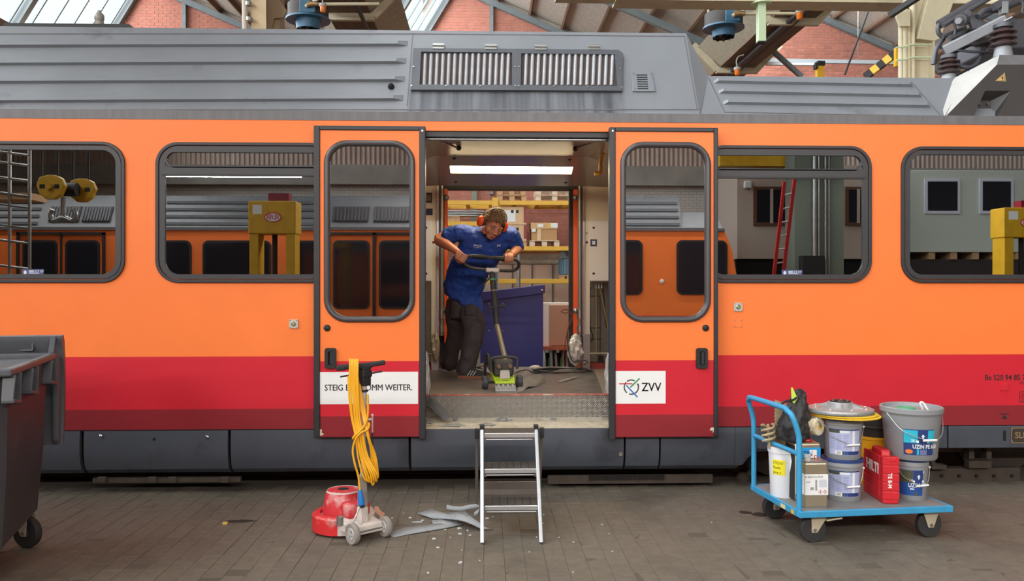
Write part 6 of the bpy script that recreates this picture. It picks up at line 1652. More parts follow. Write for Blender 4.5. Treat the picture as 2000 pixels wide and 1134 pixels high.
MB().lathe_ring([(.066, .068), (.066, .073), (.030, .073), (.030, .068)], cd, 30).build('clutch_plate', M_BLACK, ds)
for i in range(6):
    a = 2 * PI * i / 6; v = cd + Vector((.05 * math.cos(a), .05 * math.sin(a), .073)); MB().cyl(v, v + Vector((0, 0, .008)), .008, n=8).build('hub_bolt', M_CHROME, ds)
for i in range(8):
    a = 2 * PI * i / 8; v = cd + Vector((.165 * math.cos(a), .165 * math.sin(a), .032)); MB().cyl(v, v + Vector((0, 0, .004)), .006, n=8).build('disc_screw', M_WHITE, ds)
# right-hand stack
c2_ = G(1786, 979, TZ) + Vector((.03, .10, 0)); c2_.z = TZ
rb, rt, h = .092, .108, .27
b = bucket('grey_bucket', c2_, rb, rt, h, 'small grey bucket with a dark blue label under the wide open bucket', M_PGREY, M_PLID, (fa - .9, fa + 1.5), .105)
rf = lambda z: rb + (rt * .955 - rb) * (z / (h * .80))
P_ = lambda z0, z1, a0, a1, th: arc_patch(c2_, rf(z0), rf(z1), z0, z1, a0, a1, th)
fb = fa - .45
P_(.035, .200, fb - .35, fb + 1.15, .0010).build('blue_label', M_BLUEP, b); P_(.118, .198, fb - .33, fb + .52, .0015).build('label_olive', M_OLIVE, b); P_(.035, .06, fb + .60, fb + .78, .0015).build('label_olive', M_OLIVE, b)
P_(.118, .198, fb + .53, fb + 1.15, .0014).build('label_navy', M_NAVY, b)
cyl_text('label_brand', 'UZIN KK', .038, M_WHITE, c2_, rf, fb + .22, .090, b, sx=.8, bold=.0008)
cyl_text('label_weight', '16', .030, M_WHITE, c2_, rf, fb + .28, .124, b, sx=.8)
P_(.074, .082, fb + .34, fb + .58, .0016).build('label_tick', M_WHITE, b)
def arrow(c, rf, a, z, s_, parent):
    pts_ = [(-.3, -1), (.3, -1), (.3, 0), (.8, -.1), (0, 1), (-.8, -.1), (-.3, 0)]
    q = MB(); v = []
    for x, y in pts_:
        zz = z + y * s_; r_ = rf(zz) + .0022; t = a + x * s_ / r_; v.append(c + Vector((r_ * math.cos(t), r_ * math.sin(t), zz)))
    q.add(v, [tuple(range(7))]); q.build('label_arrow', M_WHITE, parent)
    for sx in (-1, 1):
        for sz in (-1, 1):
            t = a + sx * s_ * 2.0 / rf(z); P2 = arc_patch(c, rf(z), rf(z), z + sz * s_ * 2.0 - s_ * .45, z + sz * s_ * 2.0 + s_ * .45, t - s_ * .4 / rf(z), t + s_ * .4 / rf(z), .0022, 3); P2.build('label_corner', M_WHITE, parent)
arrow(c2_, rf, fb + .86, .158, .015, b)
c3 = c2_ + Vector((.008, .01, .268))
RB, RT, H3 = .155, .186, .335
b = empty('open_bucket', c3, 0, 'wide open grey bucket with a turquoise label and green lid inside', 'bucket')
MB().lathe([(0, 0), (RB * .96, 0), (RB, .008), (RT * .955, H3 * .84), (RT * .965, H3 * .86), (RT * 1.03, H3 * .90), (RT * 1.035, H3 * .985), (RT * 1.0, H3), (RT * .95, H3 * .99), (RT * .93, H3 * .93), (0, H3 * .93)], c3, 44).build('bucket_body', M_PGREY, b, smooth=35)
rf = lambda z: RB + (RT * .955 - RB) * (z / (H3 * .84))
P_ = lambda z0, z1, a0, a1, th: arc_patch(c3, rf(z0), rf(z1), z0, z1, a0, a1, th)
fc = fa - .24
M_TURQ = mat('turquoise_print', S(40, 178, 202), .5)
P_(.04, .205, fc - .10, fc + 1.05, .0010).build('navy_label', M_NAVY, b); P_(.118, .200, fc - .09, fc + .40, .0016).build('label_turquoise', M_TURQ, b); P_(.118, .200, fc + .78, fc + 1.05, .0016).build('label_turquoise', M_TURQ, b)
cyl_text('label_brand', 'UZIN PE 630', .036, M_WHITE, c3, rf, fc + .22, .083, b, sx=.82, bold=.0008)
cyl_text('label_weight', '30 kg', .026, M_WHITE, c3, rf, fc + .17, .124, b, sx=.8)
P_(.042, .078, fc + .38, fc + .46, .0016).build('label_turquoise', M_TURQ, b)
for k in range(5): P_(.044 + k * .007, .047 + k * .007, fc + .50, fc + .76, .0016).build('text_line', M_LINE, b)
q = MB(); v = []
for j in range(20):
    a = 2 * PI * j / 20; zz = .062 + .014 * math.sin(a); r_ = rf(zz) + .0018; t = fc + .10 + .135 * math.cos(a); v.append(c3 + Vector((r_ * math.cos(t), r_ * math.sin(t), zz)))
q.add(v, [tuple(range(20))]); q.build('label_orange_oval', mat('orange_print', S(230, 120, 50), .5), b)
arrow(c3, rf, fc + .59, .160, .016, b)
p0 = c3 + Vector((RT * math.cos(fa - .95), RT * math.sin(fa - .95), H3 * .88)); p1 = c3 + Vector((RT * math.cos(fa + 1.7), RT * math.sin(fa + 1.7), H3 * .88)); am = fa + .52
mm = c3 + Vector((RT * 1.05 * math.cos(am), RT * 1.05 * math.sin(am), .142)); ml = c3 + Vector((RT * 1.06 * math.cos(fa - .3), RT * 1.06 * math.sin(fa - .3), .195)); mr = c3 + Vector((RT * 1.06 * math.cos(fa + 1.05), RT * 1.06 * math.sin(fa + 1.05), .175))
MB().tube(smooth_path([p0, ml, mm, mr, p1], 6), .0026, 6).build('wire_handle', M_WIRE, b)
t = Vector((-math.sin(am), math.cos(am), 0)); MB().cyl(mm - t * .045, mm + t * .045, .0075, n=10).build('handle_grip', M_WHITE, b, smooth=50)
cg_ = c3 + Vector((-.045, -.02, H3 * .935)); tag(MB().lathe([(0, 0), (.055, 0), (.056, .012), (.052, .016), (.046, .016), (.044, .012), (0, .012)], cg_, 28).build('green_jar_lid', mat('green_plastic', S(70, 160, 120), .4), smooth=35), 'round green plastic cap lying in the wide open bucket', 'jar lid')
lp = [c3 + Vector((.06, -.03, H3 * .93)), c3 + Vector((.05, -.04, H3 * .98)), c3 + Vector((.035, -.045, H3 * 1.06)), c3 + Vector((.045, -.045, H3 * 1.085)), c3 + Vector((.06, -.045, H3 * 1.06)), c3 + Vector((.075, -.05, H3 * .97)), c3 + Vector((.085, -.05, H3 * .935))]
tag(MB().tube(smooth_path(lp, 5), .0065, 8).build('white_spout', M_WHITE, smooth=60), 'white plastic loop sticking out of the wide open bucket', 'spout')
# black and yellow bucket behind
c4 = G(1709, 945, TZ)
b = empty('black_yellow_bucket', c4, 0, 'black bucket nested in a yellow one behind the red case', 'bucket')
MB().lathe([(0, 0), (.10, 0), (.102, .006), (.116, .325), (.120, .327), (.120, .345), (0, .345)], c4, 36).build('yellow_bucket_shell', mat('yellow_plastic', S(222, 158, 22), .4), b, smooth=35)
MB().lathe([(.113, .34), (.118, .405), (.124, .407), (.124, .417), (.120, .42), (.123, .475), (.129, .48), (.129, .495), (0, .495)], c4, 36).build('black_bucket_shell', mat('black_plastic', S(50, 44, 40), .45), b, smooth=35)
# ---- red tool case
E0 = G(1725, 984, TZ); E1 = G(1757, 986, TZ); wd = .098; ul = Vector((.09, .99, 0)).normalized(); uw = Vector((ul.y, -ul.x, 0))
CM = Matrix(((uw.x, ul.x, 0, E0.x), (uw.y, ul.y, 0, E0.y), (0, 0, 1, TZ), (0, 0, 0, 1)))
M_RCASE = mat('red_case_plastic', S(200, 34, 44), .45, var=.06, dirt=S(222, 110, 110), ds=14, dth=.66)
cs = empty('red_tool_case', E0 + Vector((.05, .2, 0)), 0, 'red plastic power tool case standing upright between the bucket stacks', 'tool case')
CH, CL = .30, .34
cp_ = [(0, 0), (CL, 0), (CL, CH * .90), (CL * .93, CH * .97), (CL * .80, CH * .97), (CL * .26, CH * .97), (CL * .10, CH * .97), (0, CH * .90)]
MB(M=CM).loft([[Vector((x, y, z)) for y, z in cp_] for x in (0, wd)]).build('case_shell', M_RCASE, cs, bevel=.010, bseg=3)
MB(M=CM).loft([[Vector((x, y, z)) for y, z in [(CL * .20, CH * .95), (CL * .76, CH * .95), (CL * .72, CH * 1.10), (CL * .24, CH * 1.10)]] for x in (.02, wd - .02)]).build('case_handle', M_RCASE, cs, bevel=.012, bseg=3)
for k in range(5):
    z = .03 + k * .055
    MB(M=CM).box(-.003, wd + .003, -.003, .05, z, z + .050).build('end_rib', M_RCASE, cs, bevel=.004)
    MB(M=CM).box(-.003, .003, .06, CL - .02, z + .002, z + .048).build('side_rib', M_RCASE, cs, bevel=.003)
MB(M=CM).box(wd * .3, wd * .8, -.006, .02, CH * .90, CH * .985).build('latch', M_RCASE, cs, bevel=.003)
MB(M=CM).box(wd * .485, wd * .515, -.0040, .0, .02, CH * .93).build('shell_joint', M_RCASE, cs)
rx = CM.to_3x3()
o = CM @ Vector((-.0045, CL * .80, CH * .60)); text('case_brand', 'HILTI', .092, M_WHITE, o, rx @ Vector((0, -1, 0)), (0, 0, 1), cs, sx=.98, bold=.003)
o = CM @ Vector((wd * .30, -.0045, CH * .66)); text('case_model', 'TE 8-M', .034, M_WHITE, o, (0, 0, -1), rx @ Vector((1, 0, 0)), cs, sx=.95, bold=.0008)
# ---- front tin canister
M_TIN = mat('bare_tin', S(188, 174, 150), .32, .75, var=.08, vs=4)
F0 = G(1572, 993, TZ); fm = Matrix.Translation(F0) @ Matrix.Rotation(.02, 4, 'Z')
tn = empty('tin_canister', F0, 0, 'bare tin canister with a white label at the front trolley corner', 'canister')
tw_, td, th_ = .150, .105, .29
MB(M=fm).box(0, tw_, 0, td, .004, th_).build('tin_body', M_TIN, tn, bevel=.014, bseg=3)
for z in (0, th_ - .006):
    MB(M=fm).plate(rr(-.002, tw_ + .002, -.002, td + .002, .016), [rr(.004, tw_ - .004, .004, td - .004, .012)], z, z + .010, fn=lambda x, y, zz: (x, y, zz)).build('tin_seam', M_STEEL, tn)
MB(M=fm).box(.001, tw_ - .001, -.0012, .0, .085, .215).build('paper_label', M_WHITE, tn)
MB(M=fm).box(-.0012, 0, .004, td - .004, .085, .215).build('paper_label', M_WHITE, tn)
def ft(nm, body, size, x, z, m_=M_INK, sx=.9): return text(nm, body, size, m_, fm @ Vector((x, -.0016, z)), fm.to_3x3() @ Vector((1, 0, 0)), (0, 0, 1), tn, sx=sx, depth=.0003)
ft('label_title', 'SikaForce-7818', .017, .018, .193); MB(M=fm).box(.006, .034, -.0018, -.0012, .163, .169).build('text_line', M_LINE, tn)
MB(M=fm).box(.004, .010, -.0018, -.0012, .193, .203).build('label_red_mark', mat('label_red', S(200, 50, 50), .5), tn)
for k in range(7):
    MB(M=fm).box(.090, .140, -.0018, -.0012, .135 + k * .007, .1375 + k * .007).build('text_line', M_LINE, tn)
for x0, x1, z0, z1, n_ in ((.036, .058, .116, .134, 6), (.066, .078, .114, .182, 9)):
    for k in range(n_):
        if x1 - x0 > z1 - z0: MB(M=fm).box(x0 + k * (x1 - x0) / n_, x0 + (k + .5) * (x1 - x0) / n_, -.0018, -.0012, z0, z1).build('barcode_bar', M_INK, tn)
        else: MB(M=fm).box(x0, x1, -.0018, -.0012, z0 + k * (z1 - z0) / n_, z0 + (k + .55) * (z1 - z0) / n_).build('barcode_bar', M_INK, tn)
for x in (.098, .128):
    cq = [(x, .090), (x + .014, .104), (x, .118), (x - .014, .104)]; cq2 = [(x, .093), (x + .011, .104), (x, .115), (x - .011, .104)]
    MB(M=fm).plate(cq, [cq2], -.0018, -.0012).build('hazard_diamond', MATS['label_red'], tn)
    MB(M=fm).box(x - .002, x + .002, -.0018, -.0012, .098, .111).build('hazard_mark', M_INK, tn)
MB(M=fm).lathe([(.019, 0), (.019, .022), (.021, .024), (.021, .036), (0, .038)], (.040, td * .5, th_), 18).build('clear_cap', mat('clear_plastic', S(196, 196, 190), .2), tn, smooth=40)
MB(M=fm).tube(smooth_path([(.082, td * .45, th_), (.080, td * .42, th_ + .026), (.085, td * .42, th_ + .034), (.104, td * .4, th_ + .022), (.104, td * .4, th_ + .008), (.094, td * .42, th_ + .002)], 4), .0028, 6).build('red_pull_ring', MATS['label_red'], tn)
# ---- taller tin behind with blue label
K0 = G(1561, 987, TZ) + Vector((.01, .10, 0)); K0.z = TZ; km = Matrix.Translation(K0) @ Matrix.Rotation(.10, 4, 'Z')
tn2 = empty('tin_canister', K0, 0, 'tall tin canister with blue label and white diamond under the black bag', 'canister')
MB(M=km).box(0, .18, 0, .125, .002, .375).build('tin_body', M_TIN, tn2, bevel=.014, bseg=3)
MB(M=km).box(.022, .18 - .003, -.0015, 0, .13, .345).build('blue_label', mat('azure_print', S(40, 150, 216), .45), tn2)
MB(M=km).box(.003, .022, -.0017, 0, .05, .37).build('label_strip', M_WHITE, tn2); MB(M=km).box(.100, .150, -.0022, -.0015, .25, .330).build('label_notice', M_WHITE, tn2)
text('label_letters', 'UZIN', .05, M_NAVY, km @ Vector((.026, -.0022, .290)), km.to_3x3() @ Vector((1, 0, 0)), (0, 0, 1), tn2, sx=.8)
MB(M=km).box(-.0015, 0, .004, .121, .01, .36).build('black_side_label', M_BLACK, tn2)
MB(M=km).add([(-.003, .06, .325), (-.003, .035, .25), (-.003, .06, .175), (-.003, .085, .25)], [(0, 1, 2, 3)]).build('white_diamond', M_WHITE, tn2)
MB(M=km).lathe([(.03, 0), (.032, .004), (.03, .012), (.018, .016), (0, .016)], (.115, .06, .377), 20).build('red_cap', mat('red_cap', S(190, 50, 44), .4), tn2, smooth=40)
# ---- white bucket
c5 = tp(.095, .40); wb_ = empty('white_bucket', c5, 0, 'white plastic bucket with a yellow handwritten label on the trolley', 'bucket')
MB().lathe([(0, 0), (.084, 0), (.086, .005), (.098, .29), (.104, .292), (.104, .325), (.100, .33), (.096, .325), (.094, .29), (0, .29)], c5, 36).build('bucket_body', mat('white_plastic', S(226, 228, 232), .4), wb_, smooth=35)
rfw = lambda z: .086 + .012 * z / .29
arc_patch(c5, rfw(.15), rfw(.25), .15, .25, fa - .75, fa + .18, .0012).build('yellow_label', mat('yellow_paper', S(236, 222, 40), .6), wb_)
cyl_text('label_text', 'CTON!', .026, M_BLACK, c5, rfw, fa - .70, .220, wb_, sx=.85); cyl_text('label_text', 'Plastik', .024, M_BLACK, c5, rfw, fa - .70, .190, wb_, sx=.85); cyl_text('label_text', 'gemp yl', .022, M_BLACK, c5, rfw, fa - .70, .160, wb_, sx=.8)
# ---- toothed board and mixing paddle standing in the white bucket
M_BRD = mat('caked_board', S(168, 150, 118), .85, var=.15, vs=14)
q = MB(); n = 26; y0 = c5.y + .02; vv = [W(1513, 780, y0), W(1541, 790, y0), W(1546, 872, y0), W(1514, 868, y0)]
lft = [vv[0].lerp(vv[3], i / n) + Vector((.006 if i % 2 else 0, 0, 0)) for i in range(n + 1)]
poly = lft + [vv[2], vv[1]]
MB().plate([(v.x, v.z) for v in poly], (), y0, y0 + .012).build('tmp', M_BRD)
tb = bpy.data.objects['tmp']; tb.name = 'toothed_board'; tag(tb, 'tan toothed board standing in the white bucket', 'board')
pd = empty('mixing_paddle', c5 + Vector((-.05, .0, .28)), 0, 'caked spiral mixing paddle standing in the white bucket', 'paddle')
b0 = W(1503, 866, c5.y - .02); t0 = W(1500, 828, c5.y - .02)
MB().tube([b0 - Vector((0, 0, .03)), t0], .010, 8).build('shaft', M_BRD, pd, smooth=50)
for k in range(2):
    hp = []
    for i in range(28):
        t = i / 27; a = 2 * PI * (t * 1.6 + .5 * k); p = b0.lerp(t0, .15 + .85 * t); hp.append(p + Vector((math.cos(a), math.sin(a) * .8, 0)) * .042)
    MB().tube(hp, .009, 8).build('spiral_blade', M_BRD, pd, smooth=50)
# ---- black bag on the tins
byy = K0.y + .07
M_BAG = mat('black_nylon', S(44, 42, 43), .6, var=.15, vs=10, bump=.6, bs=14)
bag = empty('black_bag', W(1548, 862, byy), 0, 'crumpled black cloth bag with lime lining lying on the trolley tins', 'bag')
rings = []
for (cx, cy_, rx_, ry_) in ((1552, 863, 26, .05), (1551, 852, 34, .075), (1548, 836, 32, .085), (1551, 820, 30, .08), (1556, 805, 24, .065), (1558, 790, 19, .05), (1560, 776, 15, .04), (1561, 766, 12, .03), (1562, 759, 9, .018)):
    c = W(cx, cy_, byy); k = (byy + 6.3) / FPX; r_ = []
    for j in range(20):
        a = 2 * PI * j / 20; wob = 1 + .10 * math.sin(3 * a + cy_ * .11) + .09 * math.sin(7 * a + cy_ * .2) + .05 * math.sin(11 * a - cy_ * .3); r_.append(c + Vector((rx_ * k * math.cos(a) * wob, ry_ * math.sin(a) * wob, .008 * math.sin(2 * a + cy_))))
    rings.append(r_)
bo = MB().loft(rings).build('bag_body', M_BAG, bag, smooth=70)
btx = bpy.data.textures.new('bag_folds', 'CLOUDS'); btx.noise_scale = .035; btx.noise_depth = 2
sd = bo.modifiers.new('sub', 'SUBSURF'); sd.levels = 2; sd.render_levels = 2; sd.subdivision_type = 'CATMULL_CLARK'
db = bo.modifiers.new('folds', 'DISPLACE'); db.texture = btx; db.strength = .045; db.texture_coords = 'GLOBAL'
q = MB(); lim = [W(a, b, byy - .055 + c) for a, b, c in ((1545, 757, .02), (1548, 756, .02), (1558, 778, .0), (1551, 788, -.012), (1546, 782, -.0))]
q.add(lim + [v + Vector((.002, .006, 0)) for v in lim], [tuple(range(5)), (9, 8, 7, 6, 5)] + [(i, (i + 1) % 5, 5 + (i + 1) % 5, 5 + i) for i in range(5)]); q.build('lime_lining', mat('lime_fabric', S(176, 206, 70), .7), bag)
MB().tube(smooth_path([W(1530, 800, byy - .05), W(1526, 790, byy - .06), W(1535, 783, byy - .06), W(1548, 781, byy - .06), W(1556, 776, byy - .055)], 4), .008, 6).build('bag_strap', M_BLACK, bag, smooth=50)
MB().tube(smooth_path([W(1522, 836, byy - .09), W(1528, 815, byy - .1), W(1538, 802, byy - .09), W(1546, 795, byy - .07)], 4), .004, 6).build('bag_zip', M_BLACK, bag)
# ---- brush roller
rc = W(1601, 833, K0.y + .02); rl = empty('brush_roller', rc, 0, 'cream bristle roller with a yellow core resting on the tall tin', 'roller')
rd = Vector((-.55, .80, .0)).normalized()
MB().lathe([(.020, 0), (.054, .002), (.058, .006), (.058, .12), (.054, .126), (0, .116)], rc, 36, rd).build('bristles', mat('cream_bristles', S(206, 192, 160), .8, var=.22, vs=30, bump=.5, bs=60), rl, smooth=35)
MB().lathe([(.021, -.003), (.021, .004), (0, .004)], rc, 24, rd).build('yellow_core', M_YEL, rl)
for j in range(28):
    a = 2 * PI * j / 28; x = rd.cross(Vector((0, 0, 1))).normalized(); y = rd.cross(x); d = x * math.cos(a) + y * math.sin(a)
    MB().bar(rc + d * .022 - rd * .002, rc + d * .055 + rd * .001, .0035, .003, rd).build('bristle_tuft', mat('tuft_white', S(230, 222, 202), .8), rl)
f0 = rc - rd * .012
MB().tube([rc - rd * .002, f0, f0 + Vector((-.025, 0, .05)), f0 + Vector((-.03, .01, .058))], .006, 8).build('roller_arm', M_CHROME, rl, smooth=50)
g0 = f0 + Vector((-.03, .01, .058)); MB().bar(g0 + Vector((.03, .0, .0)), g0 + Vector((-.035, .03, .006)), .03, .003).build('roller_frame', M_ALU, rl); MB().bar(g0 + Vector((-.035, .03, .006)), g0 + Vector((-.065, .05, -.09)), .03, .003, (0, 1, 0)).build('roller_frame', M_ALU, rl)

# ================================================================== THE WORKER AND HIS MACHINE
FL = .722
# ---- floor stripper
ms = empty('floor_stripper', G(986, 755, FL), 0, 'lime green and black floor stripping machine pushed by the worker', 'floor stripper')
M_LIME = mat('lime_paint', S(176, 200, 40), .5, dirt=S(140, 140, 80), ds=10, dth=.6)
M_MGREY = mat('machine_grey', S(150, 146, 140), .55, .4, var=.15, vs=14)
M_MBLK = mat('machine_black', S(52, 49, 46), .6, var=.2, vs=8)
b0 = G(988, 765, FL); mx, my = b0.x, b0.y
mm_ = Matrix.Translation((mx, my, FL)) @ Matrix.Rotation(.12, 4, 'Z')
q = MB(M=mm_); q.hexa([(-.088, .0, .004), (.088, .0, .004), (.085, .05, .01), (-.085, .05, .01), (-.088, .02, .045), (.088, .02, .045), (.085, .06, .07), (-.085, .06, .07)]); q.build('blade_holder', M_MGREY, ms, bevel=.004)
MB(M=mm_).hexa([(-.09, -.03, 0), (.09, -.03, 0), (.09, .01, .003), (-.09, .01, .003), (-.09, -.03, .003), (.09, -.03, .003), (.09, .01, .008), (-.09, .01, .008)]).build('scraper_blade', M_STEEL, ms)
for x in (-.06, -.02, .02, .06): MB(M=mm_).hexa([(x - .008, .0, .03), (x + .008, .0, .03), (x + .008, .05, .05), (x - .008, .05, .05), (x - .008, .015, .062), (x + .008, .015, .062), (x + .008, .06, .085), (x - .008, .06, .085)]).build('blade_clamp', M_MGREY, ms)
MB(M=mm_).hexa([(-.085, .03, .062), (.085, .03, .062), (.10, .25, .10), (-.10, .25, .10), (-.085, .03, .085), (.085, .03, .085), (.10, .25, .15), (-.10, .25, .15)]).build('lime_cover', M_LIME, ms, bevel=.006)
MB(M=mm_).box(-.02, .03, .045, .05, .089, .094).build('cover_badge', M_MBLK, ms)
MB(M=mm_).box(-.085, .085, .10, .36, .12, .255).build('motor_frame', M_MBLK, ms, bevel=.02, bseg=3)
MB(M=mm_).hexa([(-.04, .07, .10), (.05, .07, .10), (.05, .13, .10), (-.04, .13, .10), (-.035, .085, .165), (.045, .085, .165), (.045, .13, .19), (-.035, .13, .19)]).build('front_cap', mat('cap_grey', S(176, 164, 154), .55), ms, bevel=.006)
for x in (-.045, .05): MB(M=mm_).lathe([(.022, 0), (.022, .02), (.012, .03), (0, .03)], (x, .10, .205), 14, (0, -1, 0)).build('vibration_mount', mat('copper_mount', S(120, 92, 78), .5, .4), ms, smooth=40)
def hoop(pts_): return MB(M=mm_).tube(smooth_path(pts_, 5), .012, 8)
hoop([(-.11, .10, .16), (-.115, .10, .25), (-.10, .10, .275), (0, .10, .285), (.10, .10, .275), (.115, .10, .25), (.11, .10, .18)]).build('carry_hoop', M_MBLK, ms, smooth=50)
hoop([(-.13, .34, .08), (-.14, .30, .20), (-.135, .26, .29), (-.12, .20, .28), (-.12, .12, .18)]).build('side_hoop', M_MBLK, ms, smooth=50)
for s_ in (-1, 1):
    wc = mm_ @ Vector((s_ * .15, .22, .058)); axd = mm_.to_3x3() @ Vector((1, 0, 0))
    w = MB().lathe([(.02, -.022), (.050, -.024), (.056, -.016), (.056, .016), (.050, .024), (.02, .022)], wc, 26, axd).build('wheel', mat('grey_rubber_wheel', S(62, 64, 68), .6), ms, smooth=35)
    MB().lathe([(.022, -.026), (.022, .026), (0, .026)], wc, 14, axd).build('hub', M_MGREY, w, smooth=40)
MB().cyl(mm_ @ Vector((-.15, .22, .058)), mm_ @ Vector((.15, .22, .058)), .012, n=10).build('axle', M_MBLK, ms)
s0, s1, s2_ = W(988, 706, my + .22), W(970.5, 634, my + .50), W(961, 532, my + .78)
HY = s2_.y
MB().cyl(s0, s1, .024, .022, 14).build('lower_tube', mat('worn_tube', S(186, 176, 152), .35, .7, var=.1), ms, smooth=50)
MB().cyl(s1, s2_, .027, n=14).build('upper_tube', M_MBLK, ms, smooth=50)
def st(t): return s1.lerp(s2_, t)
MB().cyl(st(.83), st(.86), .029, n=14).build('green_band', mat('green_tape', S(80, 150, 110), .5), ms); MB().cyl(st(.62), st(.64), .029, n=14).build('pale_band', M_MGREY, ms)
MB().tube([st(.33) + Vector((-.07, -.02, -.07)), st(.33) + Vector((-.05, -.02, .0)), st(.33) + Vector((.08, -.02, .01))], .009, 8).build('clamp_lever', M_MBLK, ms, smooth=50); MB().sphere(st(.33) + Vector((.08, -.02, .01)), .016, 10, 8).build('clamp_knob', M_MBLK, ms)
MB().tube([s2_ + Vector((-.02, -.02, -.05)), s2_ + Vector((-.07, -.03, -.10)), s2_ + Vector((-.085, -.03, -.13))], .008, 8).build('trigger_lever', M_MBLK, ms, smooth=50)
cl_ = W(962, 527, HY); MB().bar(cl_ + Vector((-.065, 0, .0)), cl_ + Vector((.065, 0, -.005)), .05, .045).build('handle_clamp', mat('cast_clamp', S(190, 182, 172), .45, .4), ms, bevel=.012)
HB = HY - .06
loop = [(962, 527, 0), (945, 526, 0), (922, 523, -.01), (908, 516, -.03), (903, 507, -.055), (907, 500.5, -.07), (918, 500, -.07), (938, 501, -.07), (960, 503, -.07), (985, 505.5, -.07), (1001, 506, -.07), (1010, 509, -.06), (1013.5, 516, -.04), (1010, 524, -.01), (1000, 528.5, 0), (985, 528.5, 0), (972, 527.5, 0)]
lp3 = [W(a, b, HY + c) for a, b, c in loop]
MB().tube(smooth_path(lp3, 4), .0145, 10).build('handle_loop', M_MBLK, ms, smooth=60)
MB().cyl(W(921, 500.2, HY - .07), W(952, 502.4, HY - .07), .021, n=12).build('foam_grip', M_BLACK, ms, smooth=50); MB().cyl(W(966, 503.6, HY - .07), W(987, 505.5, HY - .07), .021, n=12).build('foam_grip', M_BLACK, ms, smooth=50)

# ---- the person
per = empty('person', Vector((W(905, 730, 1.75).x, 1.75, FL)), 0, 'man in blue shirt, dark work trousers and orange ear defenders leaning on the floor stripper', 'person')
M_SKIN = mat('skin', S(190, 122, 92), .55, var=.06, vs=14)
M_SHIRT = mat('blue_shirt', S(26, 62, 142), .7, var=.1, vs=5, bump=.55, bs=11, stretch=(1, 1, .45))
M_TROU = mat('work_trousers', S(66, 60, 60), .85, var=.12, vs=9, bump=.5, bs=16, stretch=(1.2, 1.2, .5), dirt=S(84, 78, 72), ds=9, dth=.62)
M_HAIR = mat('brown_hair', S(124, 90, 58), .6, var=.4, vs=60, bump=1.0, bs=120, stretch=(1, 1, .3))
def remesh(o, vox, sm=4, fac=.5):
    r_ = o.modifiers.new('remesh', 'REMESH'); r_.mode = 'VOXEL'; r_.voxel_size = vox; r_.use_smooth_shade = True
    if sm:
        s_ = o.modifiers.new('smooth', 'SMOOTH'); s_.iterations = sm; s_.factor = fac
    return o
def limb(b, pts_, n=14):
    p = [Vector(a) for a, r_ in pts_]; rs = [r_ for a, r_ in pts_]
    pp = smooth_path(p, 4); rr4 = []
    for i in range(len(p) - 1):
        for j in range(4): rr4.append(rs[i] + (rs[i + 1] - rs[i]) * j / 4)
    rr4.append(rs[-1])
    b.tube(pp, rr4, n); b.sphere(p[0], rs[0] * .98, 12, 8); b.sphere(p[-1], rs[-1] * .98, 12, 8)
def tring(c, hw, hd, tilt=0.0, lean=0.0, n=28, yaw=0.0):
    a = Vector((math.cos(yaw), math.sin(yaw), tilt)).normalized(); b = Vector((-math.sin(yaw), math.cos(yaw), lean)).normalized(); r_ = []
    for i in range(n):
        t = 2 * PI * i / n; cx, sy = math.cos(t), math.sin(t)
        e = 2.4; cx = math.copysign(abs(cx) ** (2 / e), cx); sy = math.copysign(abs(sy) ** (2 / e), sy)
        r_.append(c + a * hw * cx + b * hd * sy)
    return r_
K = 1 / 206.0
TOR = [(914, 597, 1.79, 34, .165, -.45, .10), (907, 586, 1.79, 40, .175, -.34, .12), (904, 566, 1.78, 40, .172, -.22, .20), (909, 545, 1.71, 41, .165, -.15, .3), (919, 520, 1.62, 44, .160, -.08, .4), (937, 494, 1.52, 48, .150, -.02, .5), (947, 473, 1.45, 51, .130, .0, .5), (952, 459, 1.41, 49, .105, -.02, .5), (956, 449, 1.39, 33, .085, -.03, .5), (959, 443, 1.37, 19, .07, -.05, .5)]
SHL, SHR = W(897, 455, 1.43), W(996, 459, 1.40)
ELL, ELR = W(857, 467, 1.47), W(1011.5, 484, 1.47)
WRL, WRR = W(893, 491, 1.27), W(1000, 497, 1.27)
# shirt
b = MB(); b.loft([tring(W(a, c, y), hw * K, hd, t, l) for a, c, y, hw, hd, t, l in TOR])
limb(b, [(W(915, 458, 1.43), .09), (SHL, .088), (SHL.lerp(ELL, .38), .080), (SHL.lerp(ELL, .58), .080)])
limb(b, [(W(980, 461, 1.41), .09), (SHR, .086), (SHR.lerp(ELR, .5), .078), (SHR.lerp(ELR, .80), .076)])
shirt = remesh(b.build('t_shirt', M_SHIRT, per), .010, 3)
tx = bpy.data.textures.new('cloth_folds', 'CLOUDS'); tx.noise_scale = .09; tx.noise_depth = 2
dm = shirt.modifiers.new('folds', 'DISPLACE'); dm.texture = tx; dm.strength = .042; dm.mid_level = .5; dm.texture_coords = 'GLOBAL'
